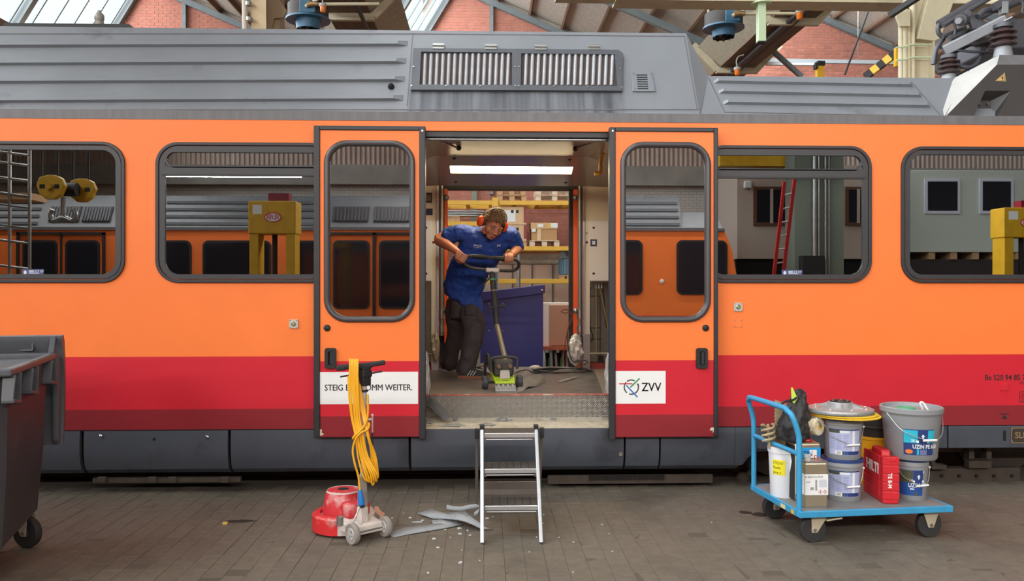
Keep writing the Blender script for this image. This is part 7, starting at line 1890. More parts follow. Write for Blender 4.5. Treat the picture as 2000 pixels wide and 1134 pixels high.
# trousers
HL, HR = W(890, 594, 1.86), W(917, 600, 1.76)
KNL, KNR = W(889, 650, 1.96), W(927, 646, 1.50)
ANL, ANR = W(879, 709, 2.06), W(909, 722, 1.55)
b = MB()
b.loft([tring(W(a, c, y), hw * K, hd, t, l) for a, c, y, hw, hd, t, l in ((906, 620, 1.80, 27, .12, 0, 0), (905, 604, 1.80, 31, .13, -.1, 0), (905, 580, 1.79, 28, .12, -.2, .1), (905, 566, 1.77, 26, .11, -.2, .2))])
limb(b, [(HR, .108), (HR.lerp(KNR, .5), .112), (KNR, .098), (KNR.lerp(ANR, .5), .094), (ANR.lerp(KNR, .12), .092), (ANR, .094)], 18)
limb(b, [(HL, .105), (HL.lerp(KNL, .5), .104), (KNL, .092), (KNL.lerp(ANL, .5), .080), (ANL.lerp(KNL, .1), .078), (ANL, .080)], 18)
trou = remesh(b.build('trousers', M_TROU, per), .011, 2)
tx2 = bpy.data.textures.new('trouser_folds', 'CLOUDS'); tx2.noise_scale = .13; tx2.noise_depth = 2
dm = trou.modifiers.new('folds', 'DISPLACE'); dm.texture = tx2; dm.strength = .04; dm.mid_level = .5; dm.texture_coords = 'GLOBAL'
# body: head, neck, arms, hands and what the clothes cover, grown into one surface
hc = W(963, 437, 1.235); HS = 1.15
HM = Matrix.Translation(hc) @ Matrix.Rotation(R(20), 4, 'Z') @ Matrix.Rotation(R(34), 4, 'X') @ Matrix.Rotation(R(13), 4, 'Y') @ Matrix.Scale(HS, 4)
b = MB(M=HM)
b.sphere((0, .015, .035), (.076, .094, .088), 24, 16)            # skull
b.sphere((0, -.035, -.02), (.062, .062, .078), 20, 14)           # face
b.sphere((0, -.052, -.082), (.040, .038, .032), 16, 10)          # chin
for s_ in (-1, 1):
    b.sphere((s_ * .045, -.045, -.03), (.028, .036, .034), 14, 10)    # cheeks
    b.sphere((s_ * .052, -.008, -.068), (.024, .045, .030), 14, 10)   # jaw
    b.sphere((s_ * .030, -.084, .018), (.026, .014, .010), 14, 8)     # brow
    b.sphere((s_ * .013, -.103, -.037), (.011, .012, .010), 10, 8)    # nostril
    b.sphere((s_ * .079, .012, .0), (.012, .026, .034), 10, 8)        # ear
b.loft([b.ring(Vector((0, -.088, .016)), (0, -.3, -1), (.010, .012), 10), b.ring(Vector((0, -.101, -.012)), (0, -.3, -1), (.012, .014), 10), b.ring(Vector((0, -.111, -.036)), (0, -.3, -1), (.014, .015), 10), b.ring(Vector((0, -.100, -.046)), (0, -.3, -1), (.010, .012), 10)])
b.sphere((0, -.093, -.062), (.026, .010, .007), 12, 8); b.sphere((0, -.089, -.074), (.023, .011, .008), 12, 8)
b.M = None
limb(b, [(HM @ Vector((0, .03, -.05)), .062), (W(960, 452, 1.37), .068), (W(953, 466, 1.44), .085)])
b.loft([tring(W(a, c, y), hw * K * .72, hd * .72, t, l, 18) for a, c, y, hw, hd, t, l in TOR[:-1]])
limb(b, [(W(935, 462, 1.43), .06), (SHL, .060), (SHL.lerp(ELL, .5), .056), (ELL, .054), (ELL.lerp(WRL, .28), .054), (ELL.lerp(WRL, .65), .041), (WRL, .031)])
limb(b, [(W(965, 464, 1.42), .06), (SHR, .058), (SHR.lerp(ELR, .5), .054), (ELR, .050), (ELR.lerp(WRR, .35), .050), (ELR.lerp(WRR, .7), .042), (WRR, .033)])
limb(b, [(W(908, 560, 1.77), .09), (HR, .08), (KNR, .055), (ANR, .045), (ANR - Vector((0, 0, .03)), .042)])
limb(b, [(W(900, 562, 1.79), .09), (HL, .08), (KNL, .055), (ANL, .042), (ANL - Vector((0, 0, .03)), .040)])
def grip(b, P, a, e1, wrist, lens, spread=.021, thumb=1):
    a = a.normalized(); e1 = (e1 - a * e1.dot(a)).normalized(); e2 = a.cross(e1)
    if e2.z < 0: e2 = -e2                                         # e2 upward
    kn = []
    for i in range(4):
        o = P + a * (i - 1.5) * spread; rad = .0265; chain = []
        for t, rr5 in zip((40, 85, 135, 185, 235, 262 + lens[i]), (.036, .034, .030, .028, .026, .025)):
            chain.append(o + (e1 * math.cos(R(t)) + e2 * math.sin(R(t))) * rr5)
        limb(b, list(zip(chain, (.0115, .0112, .0105, .0100, .0095, .0085))), 8)
    pc = P + e1 * .040 + e2 * .020
    b.loft([b.ring(P + (e1 * .030 + e2 * .026), e1 + e2 * .4, (.046, .015), 14, a.cross(e1 + e2 * .4)), b.ring(P + (e1 * .060 + e2 * .034), e1 + e2 * .4, (.043, .020), 14, a.cross(e1 + e2 * .4)), b.ring(wrist.lerp(P, .25), wrist - P, (.034, .024), 14, a.cross(wrist - P))])
    b.sphere(pc, (.040, .026, .022), 14, 10)
    limb(b, [(P + e1 * .055 + a * thumb * .036 + e2 * .005, .016), (P + e1 * .030 + a * thumb * .048 - e2 * .020, .0135), (P + e1 * .002 + a * thumb * .044 - e2 * .032, .0115), (P - e1 * .014 + a * thumb * .034 - e2 * .029, .0095)], 8)
grip(b, W(904.5, 504, HY - .064), Vector((.55, 0, .85)), Vector((-.85, .25, .3)), WRL, (10, 20, 15, 0), .0205, -1)
grip(b, W(994, 505.8, HY - .07), Vector((1, 0, -.02)), Vector((.1, 1, .25)), WRR, (10, 20, 15, 0), .0215, -1)
body = remesh(b.build('body', M_SKIN, per), .0046, 2, .4)
# face details
for s_ in (-1, 1):
    MB(M=HM).sphere((s_ * .030, -.0935, .020), (.019, .004, .0045), 10, 6).build('eyebrow', mat('brow_hair', S(120, 84, 56), .8), body, smooth=60)
    MB(M=HM).sphere((s_ * .029, -.0855, .001), (.014, .006, .0075), 12, 8).build('eyelid', mat('eyelid_skin', S(178, 112, 88), .6), body, smooth=60)
    MB(M=HM).tube([(s_ * .015, -.0905, -.0045), (s_ * .029, -.0925, -.0065), (s_ * .043, -.0875, -.0045)], .0016, 6).build('lash_line', mat('lash_dark', S(60, 40, 34), .8), body)
MB(M=HM).tube(smooth_path([(-.024, -.098, -.067), (0, -.1045, -.068), (.024, -.098, -.067)], 4), .0022, 6).build('mouth_line', mat('lip_dark', S(126, 66, 58), .6), body)
# hair
b = MB(M=HM); nu, nv = 40, 16; vs = []; fs = []
rnd = random.Random(3)
for j in range(nv + 1):
    for i in range(nu):
        th = 2 * PI * i / nu; front = max(0.0, -math.sin(th)); lim = R(112) - R(47) * front ** .8 - R(8) * abs(math.cos(th)) ** 6
        ph = lim * j / nv
        rr6 = 1.0 + .035 * math.sin(9 * th + 3 * j) * (j / nv) + rnd.uniform(-.02, .035)
        vs.append((.0835 * rr6 * math.sin(ph) * math.cos(th), .015 + .1025 * rr6 * math.sin(ph) * math.sin(th), .035 + .100 * rr6 * math.cos(ph)))
for j in range(nv):
    for i in range(nu): fs.append((j * nu + i, j * nu + (i + 1) % nu, (j + 1) * nu + (i + 1) % nu, (j + 1) * nu + i))
b.add(vs, fs)
for k_ in range(420):                                             # short tufts combed forward
    th = rnd.uniform(0, 2 * PI); front = max(0.0, -math.sin(th)); lim = R(112) - R(47) * front ** .8; ph = lim * math.sqrt(rnd.uniform(.02, 1.0))
    o_ = Vector((.0835 * math.sin(ph) * math.cos(th), .015 + .1025 * math.sin(ph) * math.sin(th), .035 + .100 * math.cos(ph))); no = Vector((math.sin(ph) * math.cos(th), math.sin(ph) * math.sin(th), math.cos(ph)))
    d_ = Vector((rnd.uniform(-.5, .5), -.9, -.15)); d_ = (d_ - no * d_.dot(no)).normalized() + no * rnd.uniform(.15, .5) - Vector((0, 0, .3 * math.sin(ph)))
    b.loft([b.ring(o_ - no * .002, d_, .0042, 4), b.ring(o_ + d_ * .012, d_, .0034, 4), b.ring(o_ + d_ * .024 - no * .003, d_, .0006, 4)])
hr = b.build('hair', M_HAIR, per, smooth=80); s_ = hr.modifiers.new('solid', 'SOLIDIFY'); s_.thickness = .012; s_.offset = -1
# ear defenders
M_CUP_ = mat('ear_cup_orange', S(238, 84, 24), .4)
ed = empty('ear_defenders', hc); set_parent(ed, per)
for s_ in (-1, 1):
    MB(M=HM).lathe([(.036, 0), (.040, .008), (.036, .014)], (s_ * .084, .008, -.006), 24, (s_, 0, 0)).build('ear_cushion', M_BLACK, ed, smooth=60)
    rings = []
    bb = MB(M=HM)
    for x, r5 in ((.098, .040), (.104, .043), (.114, .042), (.126, .036), (.134, .024), (.137, .008)):
        rings.append([Vector((s_ * x, .008 + r5 * .86 * math.cos(2 * PI * k / 24), -.006 + r5 * 1.12 * math.sin(2 * PI * k / 24))) for k in range(24)])
    bb.loft(rings).build('ear_cup', M_CUP_, ed, smooth=60)
hb = [(.112 * math.cos(R(a)), .010, .005 + .136 * math.sin(R(a))) for a in range(0, 181, 12)]
bb = MB(M=HM); bb.loft([[Vector((x, y + dy, z + dz * .0)) * 1.0 + Vector((0, 0, 0)) if True else 0 for dy, dz in ((-.008, 0), (.008, 0))] + [Vector((x * 1.03, y + dy, z * 1.03)) for dy in (.008, -.008)] for x, y, z in hb]); bb.build('headband', M_BLACK, ed, smooth=40)
# shoes
M_SHOE = mat('black_shoe', S(44, 41, 40), .7, var=.2, vs=20, dirt=S(90, 84, 78), ds=18, dth=.63)
def shoe(heel, d, L_, nm, sole_c):
    d = d.normalized(); s_ = Vector((-d.y, d.x, 0)); rings = []; sole = []
    for t, w, h in ((0, .030, .075), (.06, .036, .090), (.25, .038, .095), (.40, .040, .085), (.55, .045, .066), (.72, .048, .055), (.88, .042, .045), (1.0, .018, .030)):
        c = heel + d * L_ * t + Vector((0, 0, .022))
        rings.append([c + s_ * w * math.cos(R(a)) + Vector((0, 0, max(0, h * math.sin(R(a))))) for a in (0, 30, 60, 90, 120, 150, 180)])
        c2 = heel + d * L_ * t * 1.02 - d * .004; lift = .012 * max(0, t - .8) / .2
        sole.append([c2 + s_ * (w + .005) + Vector((0, 0, lift)), c2 + s_ * (w + .006) + Vector((0, 0, .026 + lift)), c2 - s_ * (w + .006) + Vector((0, 0, .026 + lift)), c2 - s_ * (w + .005) + Vector((0, 0, lift))])
    o = MB().loft(rings).build(nm, M_SHOE, per, smooth=50)
    MB().loft(sole).build('sole', sole_c, o, smooth=40)
    for k in range(3):
        c = heel + d * L_ * (.30 + .09 * k) - s_ * .044 + Vector((0, 0, .03)); MB().bar(c, c + d * .03 + s_ * .012 + Vector((0, 0, .045)), .003, .006, s_).build('shoe_stripe', M_STEEL, o)
    return o
M_SOLE = mat('brown_sole', S(150, 100, 66), .7); M_SOLE2 = mat('grey_sole', S(150, 146, 140), .7)
f1 = G(897, 738, FL); shoe(Vector((f1.x, f1.y + .02, FL)), Vector((1, -.22, 0)), .30, 'shoe', M_SOLE)
f2_ = G(864, 722.5, FL); shoe(Vector((f2_.x, f2_.y - .10, FL)), Vector((1, -.30, 0)), .30, 'shoe', M_SOLE2)
# prints on shirt and trousers, set on the cloth itself
bpy.context.view_layer.update()
dg = bpy.context.evaluated_depsgraph_get()
def on_cloth(o, px, py):
    ev = o.evaluated_get(dg); mi = ev.matrix_world.inverted(); og = mi @ CAM; d = (mi.to_3x3() @ ray(px, py)).normalized()
    ok, loc, nor, idx = ev.ray_cast(og, d)
    if not ok: return None, None
    return ev.matrix_world @ loc, (ev.matrix_world.to_3x3() @ nor).normalized()
M_SPR = mat('shirt_print', S(214, 218, 228), .6)
loc, nor = on_cloth(shirt, 974, 479)
if loc:
    x = Vector((1, 0, -.12)); x = (x - nor * x.dot(nor)).normalized(); z = nor.cross(x); z = z if z.z > 0 else -z
    f = lambda u, v, h: loc + nor * (.004 + h) + x * u + z * v
    q = MB()
    for s_ in (1, -1):
        p_ = [(-.018, s_ * .013), (-.013, s_ * .014), (-.010, s_ * .006), (0, s_ * .0022), (.010, s_ * .006), (.013, s_ * .014), (.018, s_ * .013), (.013, s_ * .001), (0, -s_ * .0022), (-.013, s_ * .001)]
        q.plate(p_, (), 0, .0006, fn=f)
    q.build('chest_logo', M_SPR, shirt)
loc, nor = on_cloth(shirt, 934, 480)
if loc:
    x = Vector((1, 0, -.03)); x = (x - nor * x.dot(nor)).normalized(); z = nor.cross(x); z = z if z.z > 0 else -z
    f = lambda u, v, h: loc + nor * (.006 + h) + x * u + z * v
    for u0, u1, v0, v1 in ((-.045, .045, .014, .0155), (-.045, -.016, -.016, -.0145), (.016, .045, -.016, -.0145)): MB().plate([(u0, v0), (u1, v0), (u1, v1), (u0, v1)], (), 0, .0006, fn=f).build('print_rule', M_SPR, shirt)
    u_ = -.043
    for k_, w_ in enumerate((8, 7, 7, 6, 7, 5, 7, 6, 7, 4, 6)):      # the lettering is too small to read
        MB().plate([(u_, -.003), (u_ + w_ * .0009, -.003), (u_ + w_ * .0009, .006 if k_ else .009), (u_, .006 if k_ else .009)], (), 0, .0006, fn=f).build('print_letter', M_SPR, shirt); u_ += w_ * .0009 + .0019
    for k_ in range(4): MB().plate([(-.010 + k_ * .0055, -.0165), (-.006 + k_ * .0055, -.0165), (-.006 + k_ * .0055, -.010), (-.010 + k_ * .0055, -.010)], (), 0, .0006, fn=f).build('print_letter', M_SPR, shirt)
M_PATCH = mat('knee_patch', S(100, 88, 70), .9, var=.2, vs=12, dirt=S(180, 170, 156), ds=16, dth=.66)
def patch(nm, o, px0, px1, py0, py1, m_, nx=6, ny=8, off=.006):
    v = []; ok = True
    for j in range(ny + 1):
        for i in range(nx + 1):
            l, n_ = on_cloth(o, px0 + (px1 - px0) * i / nx, py0 + (py1 - py0) * j / ny)
            if l is None: return None
            v.append(l + n_ * off)
    q = MB(); q.add(v, [(j * (nx + 1) + i, j * (nx + 1) + i + 1, (j + 1) * (nx + 1) + i + 1, (j + 1) * (nx + 1) + i) for j in range(ny) for i in range(nx)])
    r_ = q.build(nm, m_, o, smooth=80); s_ = r_.modifiers.new('solid', 'SOLIDIFY'); s_.thickness = .008; return r_
patch('knee_pad', trou, 923, 940, 640, 686, M_PATCH); patch('cargo_pocket', trou, 884, 912, 568, 586, M_TROU, off=.010); patch('thigh_pocket', trou, 908, 932, 592, 616, M_TROU, off=.009)

# ---------------------------------------------------------------- litter in the vestibule
M_LINOB = mat('brown_backed_lino', S(112, 98, 88), .7, var=.2, vs=12)
sheet('lino_flap', [[G(1008, 765, FL), G(1006, 746, FL + .01), G(1007, 738, FL + .03)], [G(1022, 762, FL) + Vector((0, 0, .002)), G(1024, 741, FL + .05), G(1022, 735, FL + .05)], [G(1032, 754, FL + .02), G(1036, 742, FL + .03), G(1034, 732, FL + .02)], [G(1048, 754, FL + .003), G(1050, 744, FL + .01), G(1046, 731, FL + .004)], [G(1066, 746, FL + .003), G(1062, 738, FL + .012), G(1056, 730, FL + .004)]], 'curled grey lino flap lifted beside the floor stripper head', m_=mat('lino_top', S(140, 134, 126), .6, var=.15, vs=10))
sheet('lino_flap', [[G(928, 718, FL), G(936, 712, FL + .01)], [G(942, 716, FL + .03), G(944, 708, FL + .07)], [G(957, 716, FL), G(958, 708, FL + .02)]], 'brown lino flap lifted from the floor behind the floor stripper', m_=M_LINOB)
sheet('lino_offcut', [[G(1090, 747, FL + .002), G(1094, 741, FL + .002)], [G(1112, 742, FL + .004), G(1112, 738, FL + .004)], [G(1128, 738, FL + .002), G(1126, 734, FL + .002)]], 'thin grey lino offcut lying on the vestibule floor at right', m_=MATS['lino_top'], th=.003)
q = [W(838, 772, .22), W(880, 810, .12), W(868, 822, .10), W(834, 790, .20)]
tag(MB().hexa(q + [v + Vector((.006, .012, .008)) for v in q]).build('lino_plank', mat('dark_lino', S(92, 88, 86), .7, var=.15)), 'dark grey lino plank leaning over the left of the door step', 'plank')
rnd = random.Random(9)
for i, (px, py, w, h, lab) in enumerate(((885, 829, 52, 9, 'long patch of grey rubble on the left of the door step'), (840, 826, 20, 8, 'small patch of grey rubble in the left step corner'), (985, 823, 40, 9, 'round heap of grey rubble above the ladder top'), (950, 828, 40, 5, 'thin streak of grey rubble left of the ladder heap'), (1080, 822, 18, 3, 'small grey rubble flake on the right of the door step'), (890, 818, 14, 6, 'grey rubble lump against the step riser'))):
    c = G(px, min(py, 833), .51); c.y = min(max(c.y, .04), .24); c.z = .491 + .157 * (c.y - .012); k = w / 2 * 6.4 / FPX; n = 22; ring0 = []; ring1 = []
    for j in range(n):
        a = 2 * PI * j / n; r_ = rnd.uniform(.65, 1.15); ring0.append(c + Vector((k * r_ * math.cos(a), .05 * r_ * math.sin(a), 0))); ring1.append(c + Vector((k * .6 * r_ * math.cos(a), .03 * r_ * math.sin(a), .006 + rnd.uniform(0, h * .0012))))
    tag(MB().loft([ring0, ring1]).build('rubble_patch', mat('grey_rubble', S(140, 138, 132), .9, var=.25, vs=30), smooth=30), lab, 'rubble', 'rubble on the door step')
def crumple(nm, c, r3, seed, m_, label, cat, parent=None):
    rnd = random.Random(seed); b = MB(); rings = []; nu, nv = 22, 16
    ph = [rnd.uniform(0, 6) for _ in range(8)]
    for j in range(nv + 1):
        a = -PI / 2 + PI * j / nv; q_ = max(math.cos(a), .02); r_ = []
        for i in range(nu):
            t = 2 * PI * i / nu; w = 1 + .16 * math.sin(4 * t + ph[0] + 3 * a) + .12 * math.sin(7 * t + ph[1] - 5 * a) + .10 * math.sin(11 * a + ph[2] + 2 * t) + rnd.uniform(-.07, .07)
            r_.append(c + Vector((r3[0] * q_ * w * math.cos(t), r3[1] * q_ * w * math.sin(t), r3[2] * math.sin(a) * (1 + .05 * math.sin(3 * t)))))
        rings.append(r_)
    return tag(b.loft(rings).build(nm, m_, smooth=25), label, cat)
M_FOIL = mat('crumpled_plastic', S(206, 204, 200), .18, .25, var=.12, vs=10)
crumple('plastic_wrap', W(1124, 683, LY - .1) + Vector((0, 0, 0)), (.075, .07, .165), 5, M_FOIL, 'silvery plastic wrapped bundle at the foot of the right grab pole', 'wrap')
crumple('plastic_wrap', W(851, 678, LY - .1), (.040, .05, .15), 6, mat('dusty_wrap', S(176, 160, 132), .4, .1, var=.2), 'tan plastic wrapped bundle at the foot of the left grab pole', 'wrap')
crumple('plastic_wrap', W(832.5, 742, .36), (.028, .06, .23), 7, M_FOIL, 'white plastic sheet bundled beside the left door leaf', 'wrap')
crumple('plastic_wrap', W(1189, 735, .40), (.030, .06, .19), 8, M_FOIL, 'white plastic sheet bundled beside the right door leaf', 'wrap')
pts = []
for i in range(44):
    a = 2 * PI * i / 16; r_ = .20 + .012 * i / 16 + .02 * math.sin(i * 1.7); c = G(1100, 721.5, FL); pts.append(Vector((c.x + r_ * 1.35 * math.cos(a) - .03, c.y - .22 + r_ * .95 * math.sin(a), FL + .008 + .0022 * (i / 8) + .004 * math.sin(i * 2.1))))
pts = [G(1006, 728, FL + .02), G(1016, 724, FL + .012), G(1030, 722, FL + .01), G(1044, 728, FL + .008), G(1056, 727, FL + .008)] + pts[4:]
tag(MB().tube(smooth_path(pts, 3), .0055, 6).build('power_cable', M_BLACK, smooth=60), 'black power cable coiled on the vestibule floor behind the machine', 'cable')
hp = [W(1112, 606, LY - .1), W(1102, 604, LY - .12), W(1096, 608, LY - .12), W(1104, 611, LY - .12), W(1114, 610, LY - .12), W(1118, 622, LY - .13), W(1110, 640, LY - .13), W(1104, 670, LY - .14), W(1100, 705, LY - .16), W(1100, 713, LY - .18)]
tag(MB().tube(smooth_path(hp, 5), .006, 6).build('brown_cable', mat('brown_cable', S(120, 60, 48), .5), smooth=60), 'brown cable hanging from the right grab pole bracket', 'cable')
lp_ = [W(1118, 616, LY - .12), W(1112, 632, LY - .12), W(1108, 655, LY - .11), W(1112, 690, LY - .13), W(1120, 706, LY - .16), W(1134, 703, LY - .2), W(1148, 706, LY - .2), W(1140, 712, LY - .22)]
tag(MB().tube(smooth_path(lp_, 5), .006, 6).build('black_cable', mat('dark_cable', S(60, 44, 40), .5), smooth=60), 'dark cable looping down beside the silvery wrapped bundle', 'cable')
c = G(1042, 715, FL); crumple('white_lump', Vector((c.x, 2.3, FL + .02)), (.055, .03, .022), 12, mat('white_rag', S(206, 202, 196), .8), 'small white rag lying at the foot of the blue container', 'rag')

# ================================================================== WHAT THE WINDOW PANES MIRROR (behind the camera)
def MW(px, py, k):
    """point at distance k in front of the train side that shows at this pixel in a pane"""
    v = W(px, py, k); return Vector((v.x, -v.y, v.z))
TY = -12.3
def ox(px): return MW(px, 450, -TY).x
op = empty('train', (ox(700), TY, 0), 0, 'second orange railcar parked opposite, mirrored in the window panes', 'train')
xl, xr_ = -13.0, ox(1440)
nose = [(xl, .35), (xr_ + .05, .35), (xr_ + .03, 1.6), (xr_ - .12, 2.45), (xr_ - .30, ZC), (xl, ZC)]
M_OWIN = mat('opposite_window', S(34, 34, 40), .08)
MB().plate(nose, (), TY - 2.5, TY).build('body_shell', band_mat('opposite_livery', [(0.0, DKRED), (.5, RED), (.93, ORANGE)]), op)
MB().loft([[Vector((x, TY, 2.9)), Vector((x, TY - .4, 3.72)), Vector((x, TY - 2.2, 3.72)), Vector((x, TY - 2.5, 2.9))] for x in (xl, ox(1330))]).build('roof_fairing', M_ROOF, op)
MB().loft([[Vector((x, TY, 2.9)), Vector((x - .1, TY - .3, 3.35)), Vector((x - .1, TY - 2.2, 3.35)), Vector((x, TY - 2.5, 2.9))] for x in (ox(1200), xr_ - .32)]).build('roof_fairing', M_ROOF, op)
for z in (3.05, 3.22, 3.39, 3.56):
    y = TY - .4 * (z - 2.9) / .82 + .02
    for a, b in ((xl, ox(70)), (ox(316), ox(640)), (ox(830), ox(1325))): MB().bar((a, y, z), (b, y, z), .04, .06).build('roof_rib', M_ROOF, op)
MB().box(xl, xr_ - .3, TY, TY + .03, 2.89, 2.96).build('edge_strip', M_ROOFD, op)
for a, b in ((90, 150), (155, 212), (650, 720), (730, 800), (825, 900)):
    v = MB().hexa([(ox(a), TY - .06, 3.1), (ox(b), TY - .06, 3.1), (ox(b), TY - .26, 3.1), (ox(a), TY - .26, 3.1), (ox(a), TY - .22, 3.45), (ox(b), TY - .22, 3.45), (ox(b), TY - .4, 3.45), (ox(a), TY - .4, 3.45)]).build('vent', M_VENTF, op)
    for i in range(10):
        x = ox(a) + (ox(b) - ox(a)) * (i + .5) / 10; MB().bar((x, TY - .045, 3.12), (x, TY - .205, 3.43), .03, .02, (0, 1, 0)).build('slat', mat('dark_slat', S(84, 82, 88), .5), v)
def opw(a, b, z0, z1, nm='window', r=.14):
    w = MB().plate(rr(min(ox(a), ox(b)), max(ox(a), ox(b)), z0, z1, r), (), TY, TY + .025).build(nm, M_RUB, op)
    MB().plate(rr(min(ox(a), ox(b)) + .05, max(ox(a), ox(b)) - .05, z0 + .05, z1 - .05, r * .7), (), TY + .025, TY + .03).build('window_glass', M_OWIN, w)
for a, b in ((-260, -60), (316, 374), (396, 530), (560, 625), (850, 1000), (1030, 1180)): opw(a, b, 1.632, 2.66)
for a, b in ((1195, 1252), (1318, 1420)): opw(a, b, 1.42, 2.68)
for d0, d1, d2, d3 in ((648, 728, 738, 815), (40, 117, 124, 200)):
    q = MB()
    for x0, x1 in ((d0 - 6, d0 - 1), (d1 + 2, d2 - 2), (d3 + 1, d3 + 6)): q.box(ox(x0), ox(x1), TY, TY + .05, .5, 2.83)
    q.box(ox(d0 - 6), ox(d3 + 6), TY, TY + .05, 2.78, 2.84); q.build('door_frame', M_RUB, op)
    for a, b in ((d0 + 5, d1 - 4), (d2 + 4, d3 - 5)): opw(a, b, 1.1, 2.66, 'door_window', .12)
MB().box(xl, xr_, TY - 2.4, TY - .1, .02, .36).build('underframe', M_UNDER, op)
c = MW(1290, 549, -TY); MB().lathe([(.05, 0), (.05, .01), (0, .02)], c + Vector((0, .0, 0)), 16, (0, 1, 0)).build('round_badge', M_WHITE, op)

# yellow lifting jacks
M_JACK = mat('jack_yellow', S(206, 160, 30), .5, var=.1, vs=5, dirt=S(150, 112, 30), ds=4, dth=.6)
def jack(px0, px1, pyt, k, label, rot=0):
    a, b = MW(px0, 480, k), MW(px1, 480, k); zt = MW((px0 + px1) / 2, pyt, k).z; w = b.x - a.x; y = -k
    j = empty('lifting_jack', ((a.x + b.x) / 2, y, 0), 0, label, 'jack', 'yellow lifting jacks')
    for s_, x in ((0, a.x), (1, b.x - .2 * w)): MB().box(x, x + .2 * w, y - .4, y, .06, zt - .3).build('column', M_JACK, j, bevel=.01)
    MB().box(a.x - .02, b.x + .02, y - .45, y + .02, zt - .62, zt).build('head_box', M_JACK, j, bevel=.02)
    MB().box(a.x - .1, b.x + .1, y - .6, y + .1, .0, .08).build('foot_plate', M_JACK, j)
    cx_ = (a.x + b.x) / 2; MB().cyl((cx_, y - .2, .08), (cx_, y - .2, zt - .5), .05, n=12).build('lead_screw', M_BLACK, j)
    MB().box(cx_ - .1 * w, cx_ + .35 * w, y - .3, y - .05, zt, zt + .15).build('warning_lamp', mat('dark_red_lamp', S(130, 30, 44), .4), j)
    el = [(cx_ + .02 + .19 * w * math.cos(2 * PI * t / 28), zt - .31 + .11 * w * math.sin(2 * PI * t / 28)) for t in range(28)]; el2 = [((x - cx_ - .02) * .88 + cx_ + .02, (z - zt + .31) * .80 + zt - .31) for x, z in el]
    o = MB().plate(el, (), y + .02, y + .026).build('oval_sign', mat('sign_red', S(190, 40, 44), .5), j); MB().plate(el2, (), y + .026, y + .029).build('sign_face', M_WHITE, o)
    text('sign_text', 'VILVER', .125 * w / .8, MATS['sign_red'], (cx_ + .02, y + .030, zt - .31), (-1, 0, 0), (0, 0, 1), o, align='CENTER', center=True, sx=.62, bold=.003, depth=.001)
    MB().box(cx_ - .42 * w, cx_ - .22 * w, y + .02, y + .024, zt - .25, zt - .08).build('paper_note', M_LABEL, j)
jack(487, 576, 392, 9.0, 'yellow lifting jack with oval sign mirrored in the window left of the doors')
jack(1962, 2052, 405, 10.0, 'yellow lifting jack with oval sign mirrored in the window at the right edge')
# crane hook block
k = 8.0; s_ = (k + 6.3) / FPX; c = MW(97, 366, k)
hk = empty('crane_hook_block', c, 0, 'yellow crane hook block on ropes mirrored in the leftmost window', 'crane hook')
for dy, dx_ in ((0, 0), (-.45, 34 * s_)):
    pr = [(-26, 4), (-20, 20), (-6, 24), (10, 24), (22, 18), (28, 4), (20, -14), (8, -22), (-8, -22), (-20, -12)]
    pl = MB().plate([(c.x + dx_ + a * s_, c.z + b * s_) for a, b in pr], (), c.y + dy - .12, c.y + dy).build('cheek_plate', M_JACK, hk, bevel=.02, bseg=3)
    MB().cyl((c.x + dx_, c.y + dy, c.z + 2 * s_), (c.x + dx_, c.y + dy + .05, c.z + 2 * s_), 6 * s_, n=20).build('axle_cap', M_JACK, pl, smooth=40)
    for a in (-14, 13): MB().box(c.x + dx_ + (a - 5) * s_, c.x + dx_ + (a + 5) * s_, c.y + dy, c.y + dy + .004, c.z - 2 * s_, c.z + 6 * s_).build('plate_mark', M_BLACK, pl)
    for a in (-18, 12): MB().cyl((c.x + dx_ + a * s_, c.y + dy - .06, c.z + 18 * s_), (c.x + dx_ + a * s_, c.y + dy - .06, 6.6), .018, n=6).build('rope', M_BLACK, hk)
MB().cyl((c.x - .05, c.y - .3, c.z), (c.x + 36 * s_, c.y - .3, c.z), .12, n=14).build('sheave_axle', M_BLACK, hk)
hz = c.z - 50 * s_; hx = c.x + 14 * s_; hy = c.y - .2
MB().cyl((hx, hy, c.z - 16 * s_), (hx, hy, hz), .04, n=10).build('hook_shank', M_STEEL, hk)
MB().tube(smooth_path([(hx - 20 * s_, hy, hz + 10 * s_), (hx - 24 * s_, hy, hz), (hx - 18 * s_, hy, hz - 12 * s_), (hx, hy, hz - 6 * s_), (hx + 18 * s_, hy, hz - 12 * s_), (hx + 24 * s_, hy, hz), (hx + 20 * s_, hy, hz + 10 * s_)], 4), .045, 8).build('double_hook', M_STEEL, hk, smooth=60)
# scaffold tower
k = 9.0
sc = empty('scaffold_tower', MW(20, 560, k) * 1.0, 0, 'silver tube scaffold tower mirrored at the left picture edge', 'scaffold'); sc.location.z = 0
xs = [MW(-70, 500, k).x, MW(19, 500, k).x, MW(58, 500, k).x]
for x in xs: MB().cyl((x, -k, 0), (x, -k, MW(20, 285, k).z), .03, n=8).build('standard', M_STEEL, sc, smooth=50)
for py in (298, 318, 348, 378, 400, 440, 470, 520): z = MW(20, py, k).z; MB().cyl((xs[0], -k, z + .1), (xs[2], -k, z - .05), .022, n=8).build('ledger', M_STEEL, sc, smooth=50)
MB().box(xs[0], xs[2], -k - .6, -k, MW(20, 384, k).z - .05, MW(20, 376, k).z).build('platform', M_WOOD, sc)
